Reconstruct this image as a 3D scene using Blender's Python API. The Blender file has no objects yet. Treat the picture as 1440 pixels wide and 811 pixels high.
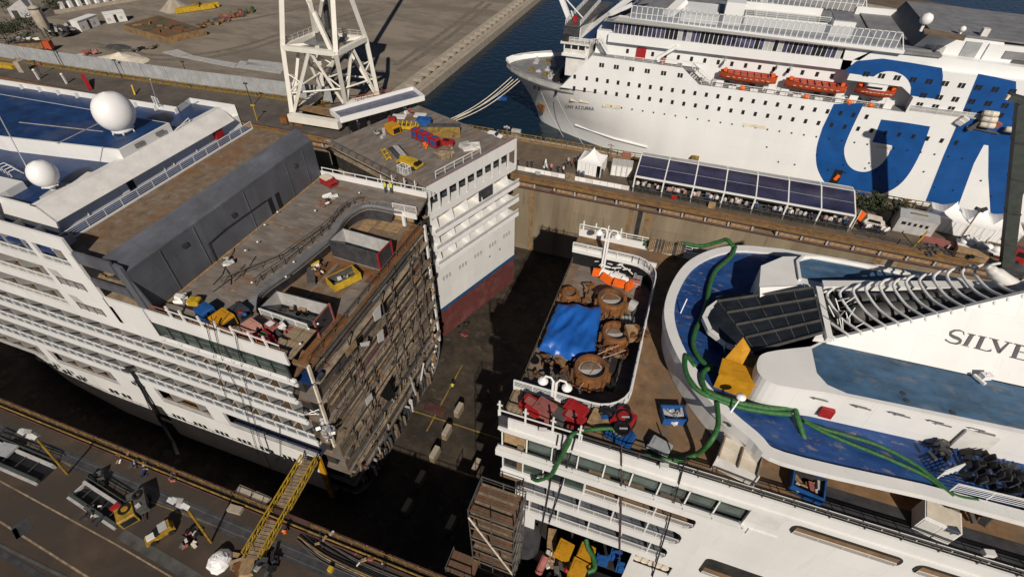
import bpy, bmesh, math, random
from mathutils import Vector, Matrix, noise
random.seed(7)
scene = bpy.context.scene
COL = scene.collection
rad = math.radians

# ---------------------------------------------------------------- camera
FPX = 718.5
PITCH, ROLL, YAW = rad(42.58), rad(0.83), rad(-18.8)
CAM = Vector((0, 0, 56))
_f = Vector((math.sin(YAW)*math.cos(PITCH), math.cos(YAW)*math.cos(PITCH), -math.sin(PITCH)))
_r = Vector((math.cos(YAW), -math.sin(YAW), 0)); _u = _r.cross(_f)
RT = _r*math.cos(ROLL) + _u*math.sin(ROLL); UP = -_r*math.sin(ROLL) + _u*math.cos(ROLL)
cd = bpy.data.cameras.new('camera'); cam = bpy.data.objects.new('camera', cd); COL.objects.link(cam)
cd.sensor_width = 36; cd.lens = 36*FPX/1440; cd.clip_start = .5; cd.clip_end = 4000
m3 = Matrix((RT, UP, -_f)).transposed()
cam.matrix_world = Matrix.Translation(CAM) @ m3.to_4x4()
scene.camera = cam

def at(px, py, x=None, y=None, z=None):
    """the point of the place seen at a photograph pixel, on a plane x=, y= or z="""
    v = RT*(px-720) - UP*(py-405.5) + _f*FPX
    if z is not None: t = (z-CAM.z)/v.z
    elif y is not None: t = (y-CAM.y)/v.y
    else: t = (x-CAM.x)/v.x
    return CAM + v*t

# ---------------------------------------------------------------- light
SUN_EL, SUN_AZ = rad(36), rad(293)
S = Vector((math.cos(SUN_AZ)*math.cos(SUN_EL), math.sin(SUN_AZ)*math.cos(SUN_EL), math.sin(SUN_EL)))
w = bpy.data.worlds.new('World'); scene.world = w; w.use_nodes = True
nt = w.node_tree; bg = nt.nodes['Background']
sky = nt.nodes.new('ShaderNodeTexSky'); sky.sky_type = 'NISHITA'; sky.sun_disc = False
sky.air_density = .45; sky.dust_density = .4; sky.sun_elevation = SUN_EL; sky.sun_rotation = math.atan2(S.x, S.y)
nt.links.new(sky.outputs[0], bg.inputs[0]); bg.inputs[1].default_value = 0.05
sl = bpy.data.lights.new('sun', 'SUN'); sl.energy = 5.0; sl.angle = rad(.5); sl.color = (1, .92, .81)
sun = bpy.data.objects.new('sun', sl); COL.objects.link(sun)
sun.rotation_euler = (-S).to_track_quat('-Z', 'Y').to_euler(); sun.location = (60, -120, 200)
scene.view_settings.view_transform = 'Standard'; scene.view_settings.look = 'None'
scene.view_settings.exposure = -0.24; scene.view_settings.gamma = 1
scene.cycles.max_bounces = 5

# ---------------------------------------------------------------- materials
def mat(name, col, rough=.6, metal=0, var=.15, vs=.8, col2=None, s2=.3, t=(.5, .62), stretch=(1, 1, 1), bump=0, spec=.4, fac2=1., col3=None, s3=1., t3=(.6, .7), seam=None):
    m = bpy.data.materials.new(name); m.use_nodes = True
    n = m.node_tree.nodes; L = m.node_tree.links; b = n['Principled BSDF']
    b.inputs['Roughness'].default_value = rough; b.inputs['Metallic'].default_value = metal
    b.inputs['Specular IOR Level'].default_value = spec
    tc = n.new('ShaderNodeTexCoord'); mp = n.new('ShaderNodeMapping'); mp.inputs['Scale'].default_value = stretch
    L.new(tc.outputs['Object'], mp.inputs[0])
    def nz(s, d=5):
        x = n.new('ShaderNodeTexNoise'); x.inputs['Scale'].default_value = s; x.inputs['Detail'].default_value = d
        x.inputs['Roughness'].default_value = .65; L.new(mp.outputs[0], x.inputs[0]); return x
    def mix(fac, a, c):
        x = n.new('ShaderNodeMix'); x.data_type = 'RGBA'
        if isinstance(fac, float): x.inputs[0].default_value = fac
        else: L.new(fac, x.inputs[0])
        for i, v in ((6, a), (7, c)):
            if isinstance(v, tuple): x.inputs[i].default_value = (*v, 1)
            else: L.new(v, x.inputs[i])
        return x.outputs[2]
    def ramp(src, a, c):
        x = n.new('ShaderNodeMapRange'); x.inputs[1].default_value = a; x.inputs[2].default_value = c; L.new(src, x.inputs[0]); return x.outputs[0]
    n1 = nz(vs)
    lo = tuple(max(0, c*(1-var*1.6)) for c in col); hi = tuple(min(1, c*(1+var)) for c in col)
    out = mix(ramp(n1.outputs[0], .3, .7), lo, hi)
    for cc, ss, tt in ((col2, s2, t), (col3, s3, t3)):
        if cc is not None:
            n2 = nz(ss, 7); r2 = ramp(n2.outputs[0], *tt)
            mm = n.new('ShaderNodeMath'); mm.operation = 'MULTIPLY'; mm.inputs[1].default_value = fac2; L.new(r2, mm.inputs[0])
            out = mix(mm.outputs[0], out, cc)
    if seam:     # plate joints: (axis pair, plate length, plate height, darkening)
        sx = n.new('ShaderNodeSeparateXYZ'); L.new(tc.outputs['Object'], sx.inputs[0]); cx = n.new('ShaderNodeCombineXYZ')
        L.new(sx.outputs['XYZ'.index(seam[0][0])], cx.inputs[0]); L.new(sx.outputs['XYZ'.index(seam[0][1])], cx.inputs[1])
        bt = n.new('ShaderNodeTexBrick'); L.new(cx.outputs[0], bt.inputs[0]); bt.inputs['Scale'].default_value = 1
        bt.inputs['Brick Width'].default_value = seam[1]; bt.inputs['Row Height'].default_value = seam[2]; bt.inputs['Mortar Size'].default_value = seam[4] if len(seam) > 4 else .03
        bt.inputs['Color1'].default_value = (1, 1, 1, 1); k = 1-seam[3]*.45; bt.inputs['Color2'].default_value = (k, k, k, 1); k = 1-seam[3]; bt.inputs['Mortar'].default_value = (k, k, k, 1)
        x = n.new('ShaderNodeMix'); x.data_type = 'RGBA'; x.blend_type = 'MULTIPLY'; x.inputs[0].default_value = 1; L.new(out, x.inputs[6]); L.new(bt.outputs[0], x.inputs[7]); out = x.outputs[2]
    L.new(out, b.inputs['Base Color'])
    if bump:
        bp = n.new('ShaderNodeBump'); bp.inputs['Strength'].default_value = bump; bp.inputs['Distance'].default_value = .05
        L.new(nz(vs*6).outputs[0], bp.inputs['Height']); L.new(bp.outputs[0], b.inputs['Normal'])
    return m

M = {}
M['white'] = mat('white_paint', (.72, .71, .69), .42, var=.05, vs=.25, col2=(.5, .44, .36), s2=.9, t=(.6, .85), stretch=(1, 1, .12), fac2=.55, seam=('XZ', 6, 2.4, .1))
M['ferry'] = mat('ferry_white', (.77, .77, .76), .4, var=.035, vs=.2, col2=(.56, .5, .42), s2=.7, t=(.66, .9), stretch=(1, 1, .1), fac2=.45, seam=('XZ', 6, 2.4, .06))
M['crane'] = mat('crane_white', (.7, .67, .6), .5, var=.06, vs=.5, col2=(.4, .26, .16), s2=1.6, t=(.66, .8), fac2=.6)
M['white_d'] = mat('white_dull', (.66, .64, .61), .5, var=.1, vs=.6, col2=(.42, .33, .25), s2=1.2, t=(.6, .8), fac2=.5)
M['bright'] = mat('white_clean', (.8, .79, .78), .4, var=.03)
M['cream'] = mat('cream', (.7, .62, .5), .6)
M['lgrey'] = mat('light_grey', (.42, .41, .4), .6, var=.15)
M['grey'] = mat('grey_paint', (.2, .2, .205), .55, var=.18, vs=.5)
M['wallgrey'] = mat('primer_grey', (.12, .126, .148), .5, var=.25, vs=.45, col2=(.085, .085, .09), s2=.6, stretch=(1, .4, .22), t=(.45, .7), seam=('YZ', 4.5, 3.1, .22), bump=.15)
M['dgrey'] = mat('dark_grey', (.05, .05, .055), .5, var=.3)
M['black'] = mat('black', (.012, .012, .014), .5, var=.3)
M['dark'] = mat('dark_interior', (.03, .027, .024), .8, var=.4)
M['glass'] = mat('dark_glass', (.02, .025, .03), .07, spec=.7, var=.3)
M['gglass'] = mat('green_glass', (.05, .075, .065), .08, spec=.7, var=.4, vs=.5)
M['pglass'] = mat('violet_glass', (.09, .085, .16), .1, spec=.8, var=.6, vs=.4)
M['rail'] = mat('rail_white', (.72, .72, .7), .45, var=.05)
M['dkrail'] = mat('rail_dark', (.1, .085, .07), .6)
M['rustdeck'] = mat('rusty_deck', (.19, .135, .09), .8, var=.25, vs=.9, col2=(.2, .085, .028), s2=.25, t=(.52, .68), bump=.3, col3=(.24, .205, .17), s3=.8, t3=(.56, .7), seam=('XY', 2.6, 7, .18, .03))
M['greydeck'] = mat('bare_deck', (.2, .172, .15), .75, var=.25, vs=.7, col2=(.19, .1, .045), s2=.45, t=(.52, .68), stretch=(.5, 1.4, 1), bump=.3, col3=(.27, .245, .22), s3=.9, t3=(.58, .68), seam=('YX', 6, 2.2, .18, .03))
M['orust'] = mat('orange_rust', (.21, .085, .024), .85, var=.4, vs=1.2, col2=(.1, .05, .028), s2=.6, bump=.3)
M['teak'] = mat('worn_teak', (.2, .12, .062), .8, var=.25, vs=.7, col2=(.14, .1, .07), s2=.4, bump=.2)
M['wood'] = mat('raw_wood', (.32, .21, .11), .8, var=.3, vs=1.5)
M['plank'] = mat('grey_plank', (.27, .2, .13), .85, var=.35, vs=1.4)
M['bluedeck'] = mat('blue_deck', (.03, .04, .075), .55, var=.3, vs=.7, col2=(.075, .08, .1), s2=.32, t=(.5, .66), fac2=.85, col3=(.16, .13, .1), s3=.25, t3=(.62, .74))
M['blueroof'] = mat('blue_roof', (.01, .037, .125), .42, var=.3, vs=.35, spec=.5, col2=(.085, .085, .1), s2=.1, t=(.55, .7), fac2=.7, col3=(.03, .07, .17), s3=.6, t3=(.5, .7))
M['bluescrape'] = mat('blue_scraped_deck', (.014, .058, .215), .5, var=.3, vs=.6, col2=(.25, .21, .17), s2=1.5, t=(.57, .66), stretch=(.55, 1.3, 1), fac2=.7, col3=(.03, .095, .26), s3=.5, t3=(.5, .65), seam=('XY', 2.4, 1.2, .25, .02))
M['blueworn'] = mat('blue_worn_deck', (.06, .13, .225), .5, var=.3, vs=.6, col2=(.24, .22, .19), s2=.7, t=(.54, .7), stretch=(.7, 1.3, 1), fac2=.6, seam=('XY', 3, 1.5, .25, .02))
M['gnvblue'] = mat('ferry_blue', (.008, .075, .27), .4, var=.15, vs=.3, seam=('XZ', 6, 2.4, .15))
M['stripe'] = mat('stripe_blue', (.01, .075, .2), .45, var=.1)
M['antifoul'] = mat('red_antifouling', (.12, .034, .031), .7, var=.15, vs=.6, col2=(.15, .055, .05), s2=.3, seam=('XZ', 5, 2.2, .15))
M['bootgrey'] = mat('hull_grey', (.11, .105, .105), .65, var=.2)
M['concrete'] = mat('dock_concrete', (.25, .2, .135), .9, var=.2, vs=.18, col2=(.15, .105, .065), s2=.3, t=(.5, .72), stretch=(1, 1, .12), bump=.2, col3=(.09, .07, .055), s3=.8, t3=(.62, .75), seam=('XZ', 8.7, 5.5, .28, .04))
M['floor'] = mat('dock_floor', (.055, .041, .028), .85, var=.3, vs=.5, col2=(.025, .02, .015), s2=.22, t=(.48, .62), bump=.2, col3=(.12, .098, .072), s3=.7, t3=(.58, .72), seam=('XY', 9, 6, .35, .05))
M['quay'] = mat('quay_asphalt', (.062, .043, .03), .9, var=.22, vs=.35, col2=(.042, .032, .025), s2=.14, t=(.46, .62), bump=.3, col3=(.105, .078, .056), s3=.5, t3=(.62, .75))
M['pier'] = mat('pier_paving', (.135, .1, .068), .9, var=.2, vs=.4, col2=(.09, .07, .055), s2=.14, t=(.5, .64), bump=.2)
M['road'] = mat('road_asphalt', (.105, .088, .074), .9, var=.15, vs=.4, col2=(.07, .06, .052), s2=.12)
M['yard'] = mat('yard_gravel', (.225, .19, .15), .95, var=.16, vs=.25, col2=(.165, .136, .106), s2=.05, t=(.42, .58), bump=.3, col3=(.25, .21, .165), s3=.035, t3=(.5, .6), stretch=(1, 2.2, 1))
M['stone'] = mat('pale_stone', (.36, .31, .245), .9, var=.15, vs=.6, col2=(.3, .25, .2), s2=.5)
M['coping'] = mat('rusty_coping', (.2, .13, .07), .85, var=.3, vs=.9, col2=(.26, .15, .05), s2=.5)
M['maroon'] = mat('maroon_pipe', (.08, .032, .028), .7, var=.3)
M['yellow'] = mat('yellow_paint', (.5, .32, .02), .5, var=.25, vs=1.5, col2=(.2, .13, .05), s2=1.4, t=(.6, .75))
M['qyellow'] = mat('grimy_yellow', (.34, .2, .018), .6, var=.3, vs=2, col2=(.1, .07, .03), s2=1.5, t=(.52, .7))
M['dyellow'] = mat('dirty_yellow', (.25, .16, .035), .7, var=.35, vs=1.5, col2=(.09, .06, .035), s2=1, t=(.5, .65))
M['ochre'] = mat('ochre_yellow', (.5, .24, .012), .5, var=.15, vs=1.2, col2=(.22, .12, .03), s2=1.3, t=(.64, .78))
M['red'] = mat('red_paint', (.33, .014, .016), .55, var=.2, vs=1.5, col2=(.14, .03, .025), s2=1.5, t=(.58, .74))
M['dred'] = mat('faded_red', (.3, .1, .085), .65, var=.2)
M['pink'] = mat('pink_tarp', (.5, .25, .2), .6)
M['blue'] = mat('blue_paint', (.014, .085, .28), .5, var=.25, vs=1.5, col2=(.03, .05, .1), s2=1.5, t=(.58, .74))
M['green'] = mat('green_hose', (.032, .135, .035), .5, var=.35, vs=4, col2=(.06, .1, .05), s2=2.5, t=(.55, .7), bump=.5)
M['dgreen'] = mat('dull_green', (.05, .09, .04), .8)
M['boat'] = mat('lifeboat_orange', (.47, .075, .02), .5, var=.12, vs=.6)
M['orange'] = mat('signal_orange', (.8, .13, .01), .5)
M['tarp'] = mat('blue_tarp', (.013, .105, .42), .38, var=.12, vs=.5, spec=.5, bump=.15)
M['skin'] = mat('skin', (.4, .24, .17), .6)
M['navy'] = mat('navy_cloth', (.02, .025, .05), .9)
M['hivis'] = mat('hi_vis', (.6, .6, .03), .7)
M['tyre'] = mat('tyre', (.015, .015, .015), .8)
M['steel'] = mat('dark_steel', (.1, .095, .09), .55, metal=.2, var=.25)
M['tin'] = mat('corrugated_tin', (.33, .34, .35), .5, var=.15, vs=.5)
M['steelgrey'] = mat('blue_grey_floor', (.13, .14, .2), .5, var=.25, vs=.6)
M['cutgrey'] = mat('cut_grey', (.16, .12, .088), .8, var=.3, vs=1.2, col2=(.1, .06, .035), s2=.8, t=(.5, .65))
M['boardlight'] = mat('weathered_board', (.3, .23, .16), .85, var=.25, vs=1.2, col2=(.17, .13, .09), s2=.7, t=(.5, .66))
M['cutrust'] = mat('cut_rust', (.13, .075, .045), .85, var=.35, vs=1.0, col2=(.17, .06, .022), s2=.6, t=(.5, .65))
M['slate'] = mat('slate_deck', (.13, .14, .165), .6, var=.25, vs=.8, col2=(.08, .085, .1), s2=.5)
M['track'] = mat('tyre_track', (.165, .136, .106), .95, var=.2, vs=.6)
M['cutplank'] = mat('cut_board', (.2, .15, .1), .85, var=.3, vs=1.2, col2=(.1, .075, .05), s2=.9, t=(.5, .66))
M['dkmast'] = mat('dark_green_mast', (.05, .058, .052), .6, var=.2)
M['leaf'] = mat('leaves', (.038, .05, .022), .8, var=.4, vs=1.5)
M['bark'] = mat('bark', (.1, .07, .05), .9)
M['foil'] = mat('foil', (.7, .7, .72), .25, metal=.6, var=.2, vs=3)
M['glassy'] = bpy.data.materials.new('clear_glass'); M['glassy'].use_nodes = True
_b = M['glassy'].node_tree.nodes['Principled BSDF']; _b.inputs['Base Color'].default_value = (.3, .33, .38, 1); _b.inputs['Alpha'].default_value = .32; _b.inputs['Roughness'].default_value = .1
M['solar'] = mat('canopy_panel', (.018, .02, .06), .14, spec=.6, var=.3, vs=.3)

def water_mat():
    m = bpy.data.materials.new('harbour_water'); m.use_nodes = True
    n = m.node_tree.nodes; L = m.node_tree.links; b = n['Principled BSDF']
    b.inputs['Base Color'].default_value = (.005, .016, .027, 1); b.inputs['Roughness'].default_value = .16
    tc = n.new('ShaderNodeTexCoord'); x = n.new('ShaderNodeTexNoise'); x.inputs['Scale'].default_value = .45; x.inputs['Detail'].default_value = 9
    L.new(tc.outputs['Object'], x.inputs[0]); bp = n.new('ShaderNodeBump'); bp.inputs['Strength'].default_value = .6; bp.inputs['Distance'].default_value = .35
    L.new(x.outputs[0], bp.inputs['Height']); L.new(bp.outputs[0], b.inputs['Normal']); return m
M['water'] = water_mat()

# ---------------------------------------------------------------- builders
WM = {}     # world matrix of every thing
def mkey(o): return o.name
class MB:
    def __init__(s): s.v = []; s.f = []
    def add(s, vs, fs):
        k = len(s.v); s.v += [Vector(v) for v in vs]; s.f += [tuple(i+k for i in f) for f in fs]; return s
    def box(s, x0, x1, y0, y1, z0, z1):
        return s.add([(x0, y0, z0), (x1, y0, z0), (x1, y1, z0), (x0, y1, z0), (x0, y0, z1), (x1, y0, z1), (x1, y1, z1), (x0, y1, z1)],
                     [(3, 2, 1, 0), (4, 5, 6, 7), (0, 1, 5, 4), (1, 2, 6, 5), (2, 3, 7, 6), (3, 0, 4, 7)])
    def obox(s, c, size, rz=0, rx=0, ry=0):
        mm = Matrix.Translation(c) @ Matrix.Rotation(rz, 4, 'Z') @ Matrix.Rotation(ry, 4, 'Y') @ Matrix.Rotation(rx, 4, 'X')
        a, b, d = size[0]/2, size[1]/2, size[2]/2; k = len(s.v)
        s.box(-a, a, -b, b, -d, d); s.v[k:] = [mm @ v for v in s.v[k:]]; return s
    def bar(s, p, q, wd=.1, ht=None, diag=False):
        p = Vector(p); q = Vector(q); d = q-p
        if d.length < 1e-6: return s
        ht = ht or wd; d.normalize(); u = Vector((0, 0, 1)) if abs(d.z) < .8 else Vector((0, 1, 0))
        a = d.cross(u).normalized(); b = a.cross(d).normalized(); a, b = (a*wd/2, b*ht/2) if not diag else ((a+b)*wd*.354, (b-a)*wd*.354)
        return s.add([p-a-b, p+a-b, p+a+b, p-a+b, q-a-b, q+a-b, q+a+b, q-a+b],
                     [(3, 2, 1, 0), (4, 5, 6, 7), (0, 1, 5, 4), (1, 2, 6, 5), (2, 3, 7, 6), (3, 0, 4, 7)])
    def tube(s, pts, r, n=6, cap=True):
        pts = [Vector(p) for p in pts]; rings = []; k = len(s.v); pa = None
        for i, p in enumerate(pts):
            d = (pts[min(i+1, len(pts)-1)] - pts[max(i-1, 0)]).normalized()
            if pa is None:
                u = Vector((0, 0, 1)) if abs(d.z) < .9 else Vector((1, 0, 0)); pa = d.cross(u).normalized()
            else: pa = (pa - d*pa.dot(d)).normalized()
            b = d.cross(pa); rr = r[i] if isinstance(r, (list, tuple)) else r
            for j in range(n):
                t = 2*math.pi*j/n; s.v.append(p + (pa*math.cos(t) + b*math.sin(t))*rr)
        for i in range(len(pts)-1):
            for j in range(n):
                a = k+i*n+j; c = k+i*n+(j+1) % n; s.f.append((a, c, c+n, a+n))
        if cap: s.f.append(tuple(k+j for j in reversed(range(n)))); s.f.append(tuple(k+(len(pts)-1)*n+j for j in range(n)))
        return s
    def ext(s, poly, vec):
        vec = Vector(vec); n = len(poly); k = len(s.v); s.v += [Vector(p) for p in poly]; s.v += [Vector(p)+vec for p in poly]
        s.f.append(tuple(k+i for i in reversed(range(n)))); s.f.append(tuple(k+n+i for i in range(n)))
        for i in range(n): s.f.append((k+i, k+(i+1) % n, k+n+(i+1) % n, k+n+i))
        return s
    def prism(s, xy, z0, z1): return s.ext([(x, y, z0) for x, y in xy], (0, 0, z1-z0))
    def poly(s, pts): k = len(s.v); s.v += [Vector(p) for p in pts]; s.f.append(tuple(range(k, k+len(pts)))); return s
    def lathe(s, c, prof, n=16, a0=0, a1=2*math.pi):
        k = len(s.v); c = Vector(c); full = abs(a1-a0-2*math.pi) < 1e-6; m = n if full else n+1
        for r, z in prof:
            for j in range(m):
                t = a0+(a1-a0)*j/n; s.v.append(c+Vector((r*math.cos(t), r*math.sin(t), z)))
        for i in range(len(prof)-1):
            for j in range(n):
                j2 = (j+1) % m if full else j+1
                s.f.append((k+i*m+j, k+i*m+j2, k+(i+1)*m+j2, k+(i+1)*m+j))
        return s
    def ball(s, c, r, n=14, zs=1., z0=-1.):
        prof = []
        for i in range(n//2+1):
            z = z0+(1-z0)*i/(n//2); z = min(1, z); prof.append((r*math.sqrt(max(1e-5, 1-z*z)), r*zs*z))
        return s.lathe(c, prof, n)
    def grid(s, pts, nu, nv):
        k = len(s.v); s.v += [Vector(p) for p in pts]
        for i in range(nu-1):
            for j in range(nv-1): s.f.append((k+i*nv+j, k+i*nv+j+1, k+(i+1)*nv+j+1, k+(i+1)*nv+j))
        return s
    def rail(s, path, h=1.1, bars=4, step=2., r=.04, top=.06, lean=(0, 0, 0)):
        path = [Vector(p) for p in path]; lean = Vector(lean)
        for b in range(bars):
            o = (Vector((0, 0, h))+lean)*((b+1)/bars); rr = top if b == bars-1 else r*.7
            for p, q in zip(path, path[1:]): s.bar(p+o, q+o, rr*1.6)
        for p, q in zip(path, path[1:]):
            nn = max(1, round((q-p).length/step))
            for i in range(nn+1):
                a = p.lerp(q, i/nn); s.bar(a, a+Vector((0, 0, h))+lean, r*2)
        return s
    def mesh(s, name, m, smooth=False):
        me = bpy.data.meshes.new(name); me.from_pydata([tuple(v) for v in s.v], [], s.f); me.materials.append(M[m] if isinstance(m, str) else m)
        bm = bmesh.new(); bm.from_mesh(me); bmesh.ops.recalc_face_normals(bm, faces=bm.faces); bm.to_mesh(me); bm.free()
        if smooth:
            me.polygons.foreach_set('use_smooth', [True]*len(me.polygons))
        return me
    def build(s, name, m, parent=None, smooth=False, local=False, label=None, kind=None):
        if parent is not None and not local:
            inv = WM[parent.name].inverted(); s.v = [inv @ v for v in s.v]
        o = bpy.data.objects.new(name, s.mesh(name, m, smooth)); COL.objects.link(o)
        if parent is not None: o.parent = parent; WM[o.name] = WM[parent.name]
        else: WM[o.name] = Matrix.Identity(4)
        if label: o['label'] = label
        if kind: o['kind'] = kind
        return o
def tag(o, label, cat, group=None):
    o['label'] = label; o['category'] = cat
    if group: o['group'] = group
    return o
def thing(name, label, cat, loc=(0, 0, 0), rz=0, group=None):
    o = bpy.data.objects.new(name, None); COL.objects.link(o); o.empty_display_size = .5
    o.location = loc; o.rotation_euler = (0, 0, rz); WM[o.name] = Matrix.Translation(Vector(loc)) @ Matrix.Rotation(rz, 4, 'Z')
    return tag(o, label, cat, group)
def piece(name, me, parent, mw, label=None):
    """one more object that shares mesh me, at world matrix mw, under parent"""
    o = bpy.data.objects.new(name, me); COL.objects.link(o); o.parent = parent
    o.matrix_local = WM[parent.name].inverted() @ mw
    if label: o['label'] = label
    return o
T = Matrix.Translation
def RZ(a): return Matrix.Rotation(a, 4, 'Z')
def kids(o): return KIDS.get(o.name, [])
KIDS = {}
def copy_tree(o, parent=None):
    c = o.copy(); COL.objects.link(c); c.parent = parent
    for ch in [x for x in o.children]: copy_tree(ch, c)
    return c
def place(proto, used, loc, rz, label=None, group=None, scale=None):
    o = copy_tree(proto) if used else proto
    o.location = loc; o.rotation_euler = (0, 0, rz)
    if scale: o.scale = (scale,)*3 if not isinstance(scale, tuple) else scale
    if label: o['label'] = label
    if group: o['group'] = group
    WM[o.name] = T(Vector(loc)) @ RZ(rz)
    return o
def struct(o): o['kind'] = 'structure'; return o
def rrect(x0, x1, y0, y1, r, n=5, corners=(1, 1, 1, 1)):
    pts = []
    for (cx, cy, a, on) in ((x1-r, y1-r, 0, corners[0]), (x0+r, y1-r, 90, corners[1]), (x0+r, y0+r, 180, corners[2]), (x1-r, y0+r, 270, corners[3])):
        if on: pts += [(cx+r*math.cos(rad(a+90*i/n)), cy+r*math.sin(rad(a+90*i/n))) for i in range(n+1)]
        else:
            pts.append((cx + (r if a in (0, 270) else -r), cy + (r if a in (0, 90) else -r)))
    return pts
def catmull(pts, n=6):
    pts = [Vector(p) for p in pts]; out = []
    for i in range(len(pts)-1):
        p0 = pts[max(i-1, 0)]; p1 = pts[i]; p2 = pts[i+1]; p3 = pts[min(i+2, len(pts)-1)]
        for k in range(n):
            t = k/n; out.append(.5*((2*p1)+(p2-p0)*t+(2*p0-5*p1+4*p2-p3)*t*t+(3*p1-p0-3*p2+p3)*t**3))
    out.append(pts[-1]); return out
# ================================================================ setting
YQ, YW, ZQ = 16.2, 90.2, -4.0     # near quay edge, far dock wall, level of the near quay
XB, YB = -69.8, 108.5        # harbour basin corner
FLZ = -18.0
g = MB()
g.poly([(-1500, -600, ZQ), (1500, -600, ZQ), (1500, YQ, ZQ), (-1500, YQ, ZQ)])
g.poly([(-1500, YW, 0), (1500, YW, 0), (1500, YB, 0), (XB, YB, 0), (XB, 1500, 0), (-1500, 1500, 0)])
g.poly([(-1500, YQ, 0), (-330, YQ, 0), (-330, YW, 0), (-1500, YW, 0)]); g.poly([(160, YQ, 0), (1500, YQ, 0), (1500, YW, 0), (160, YW, 0)])
struct(g.build('ground', 'quay'))
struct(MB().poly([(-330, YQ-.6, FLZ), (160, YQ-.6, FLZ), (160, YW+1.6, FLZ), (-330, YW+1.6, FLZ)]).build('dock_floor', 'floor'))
struct(MB().poly([(XB-1, YB-1, -2), (1500, YB-1, -2), (1500, 1500, -2), (XB-1, 1500, -2)]).build('water', 'water'))
struct(MB().box(-1500, XB-.01, YB-2.2, YB+3, .002, .006).build('road_strip', 'road'))
struct(MB().poly([(-1500, YW+2.5, .004), (-62, YW+2.5, .004), (-62, 107, .004), (-1500, 107, .004)]).build('road', 'road'))
struct(MB().poly([(-62, YW+1.8, .005), (400, YW+1.8, .005), (400, YB-1.2, .005), (-62, YB-1.2, .005)]).build('pier_pavement', 'pier'))
struct(MB().poly([(-1500, 109.6, .008), (XB-5.2, 109.6, .008), (XB-5.2, 1500, .008), (-1500, 1500, .008)]).build('yard', 'yard'))
# quay walls of the basin
struct(MB().box(XB-1.2, XB, YB, 800, -4, .25).build('basin_wall', 'stone'))
struct(MB().box(XB, 400, YB-1, YB, -4, .2).build('pier_wall', 'stone'))
# dock side walls
dw = struct(MB().box(-330, 160, YW, YW+1.2, FLZ, -1.5).build('dock_wall', 'concrete'))
for x in (-3.5, 41.5, -26.5, -66): MB().box(x-.45, x+.45, YW-.12, YW+.0, FLZ, -1.5).build('ladder_recess', 'dark' if x > -20 else 'coping', dw)
for x in (-5.4, -1.8, 39.6, 43.4): MB().box(x-.55, x+.55, YW-.05, YW+.02, FLZ+2, -1.5).build('rust_streak_plate', 'coping', dw)
struct(MB().box(-330, 160, YQ-1.0, YQ, FLZ, ZQ-.02).build('near_dock_wall', 'concrete'))
# gallery below the far coping: posts, pipe, beam
gb = struct(MB().box(-330, 160, YW+1.2, YW+1.6, FLZ, -.3).build('gallery_wall', 'coping'))
cop = struct(MB().box(-330, 160, YW-.25, YW+1.8, -.32, .14).build('dock_coping', 'coping'))
for n, yy, zz, r in (('service_pipe', YW-.35, -1.45, .2), ('service_pipe', YW-.3, -.1, .13), ('cable_tray', YW+.9, .32, .16)):
    MB().tube([(-330, yy, zz), (160, yy, zz)], r, 6).build(n, 'maroon' if n == 'service_pipe' else 'orust', cop)
pm = MB().box(-.16, .16, -.16, .16, -1.5, -.3).mesh('gallery_post', 'lgrey')
for i in range(40): piece('gallery_post', pm, cop, T((-100+i*4.35, YW+.1, 0)))
pm = MB().box(-1.75, 1.75, -.06, .06, -1.4, -.55).mesh('gallery_board', 'wood')
for i in range(39):
    if random.random() < .8: piece('gallery_board', pm, cop, T((-97.8+i*4.35, YW+.35, 0)))
MB().box(-330, 160, YW-.2, YW+.1, .145, .2).build('yellow_edge', 'dyellow', cop)
# dock floor markings
struct(MB().box(-330, 160, 41.5, 41.75, FLZ+.004, FLZ+.008).build('floor_marking', 'dyellow'))
mk = MB()
a = at(650, 513, z=FLZ); b = at(600, 606, z=FLZ)
mk.ext([(a.x-.12, a.y, FLZ+.009), (b.x-.12, b.y, FLZ+.009), (b.x+.12, b.y, FLZ+.009), (a.x+.12, a.y, FLZ+.009)], (0, 0, .004))
struct(mk.build('floor_marking', 'dyellow'))
# keel blocks in two rows
kb = thing('keel_block', '', 'keel block'); MB().box(-.42, .42, -1.05, 1.05, 0, 1.3).build('base', 'concrete', kb, local=True); MB().box(-.4, .4, -1.0, 1.0, 1.3, 1.7).build('timber_cap', 'stone', kb, local=True)
KB = [((645, 572), 'keel block nearest the midship section, tallest-looking in the sunlit floor'), ((628, 603), 'keel block at the edge of the sunlit floor, second of the left row'), ((611, 634), 'keel block third of the left row, just inside the dark shadow'),
      ((591, 669), 'keel block fourth of the left row on the dark dock floor'), ((572, 709), 'keel block nearest the quay in the left row on the dark floor'), ((670, 652), 'keel block farther of the two in the right row beside the scaffold'), ((634, 733), 'keel block nearer of the two in the right row beside the scaffold')]
for i, (p, lb) in enumerate(KB): place(kb, i > 0, at(*p, z=FLZ+1.7) - Vector((0, 0, 1.7)), rad(-3), lb, 'keel blocks on the dock floor')
# far pier across the basin
fp = [at(1150, -4, z=1.2), at(1440, 47, z=1.2)]
d = (fp[1]-fp[0]).normalized(); nrm = Vector((-d.y, d.x, 0))
a = fp[0]-d*60; b = fp[1]+d*300
struct(MB().prism([(p.x, p.y) for p in (a, b, b+nrm*26, a+nrm*26)], -5, 1.2).build('far_pier', 'pier'))
struct(MB().prism([(p.x, p.y) for p in (a-nrm*.02, b-nrm*.02, b+nrm*2.2, a+nrm*2.2)], -5, 1.5).build('far_pier_kerb', 'stone'))
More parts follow.
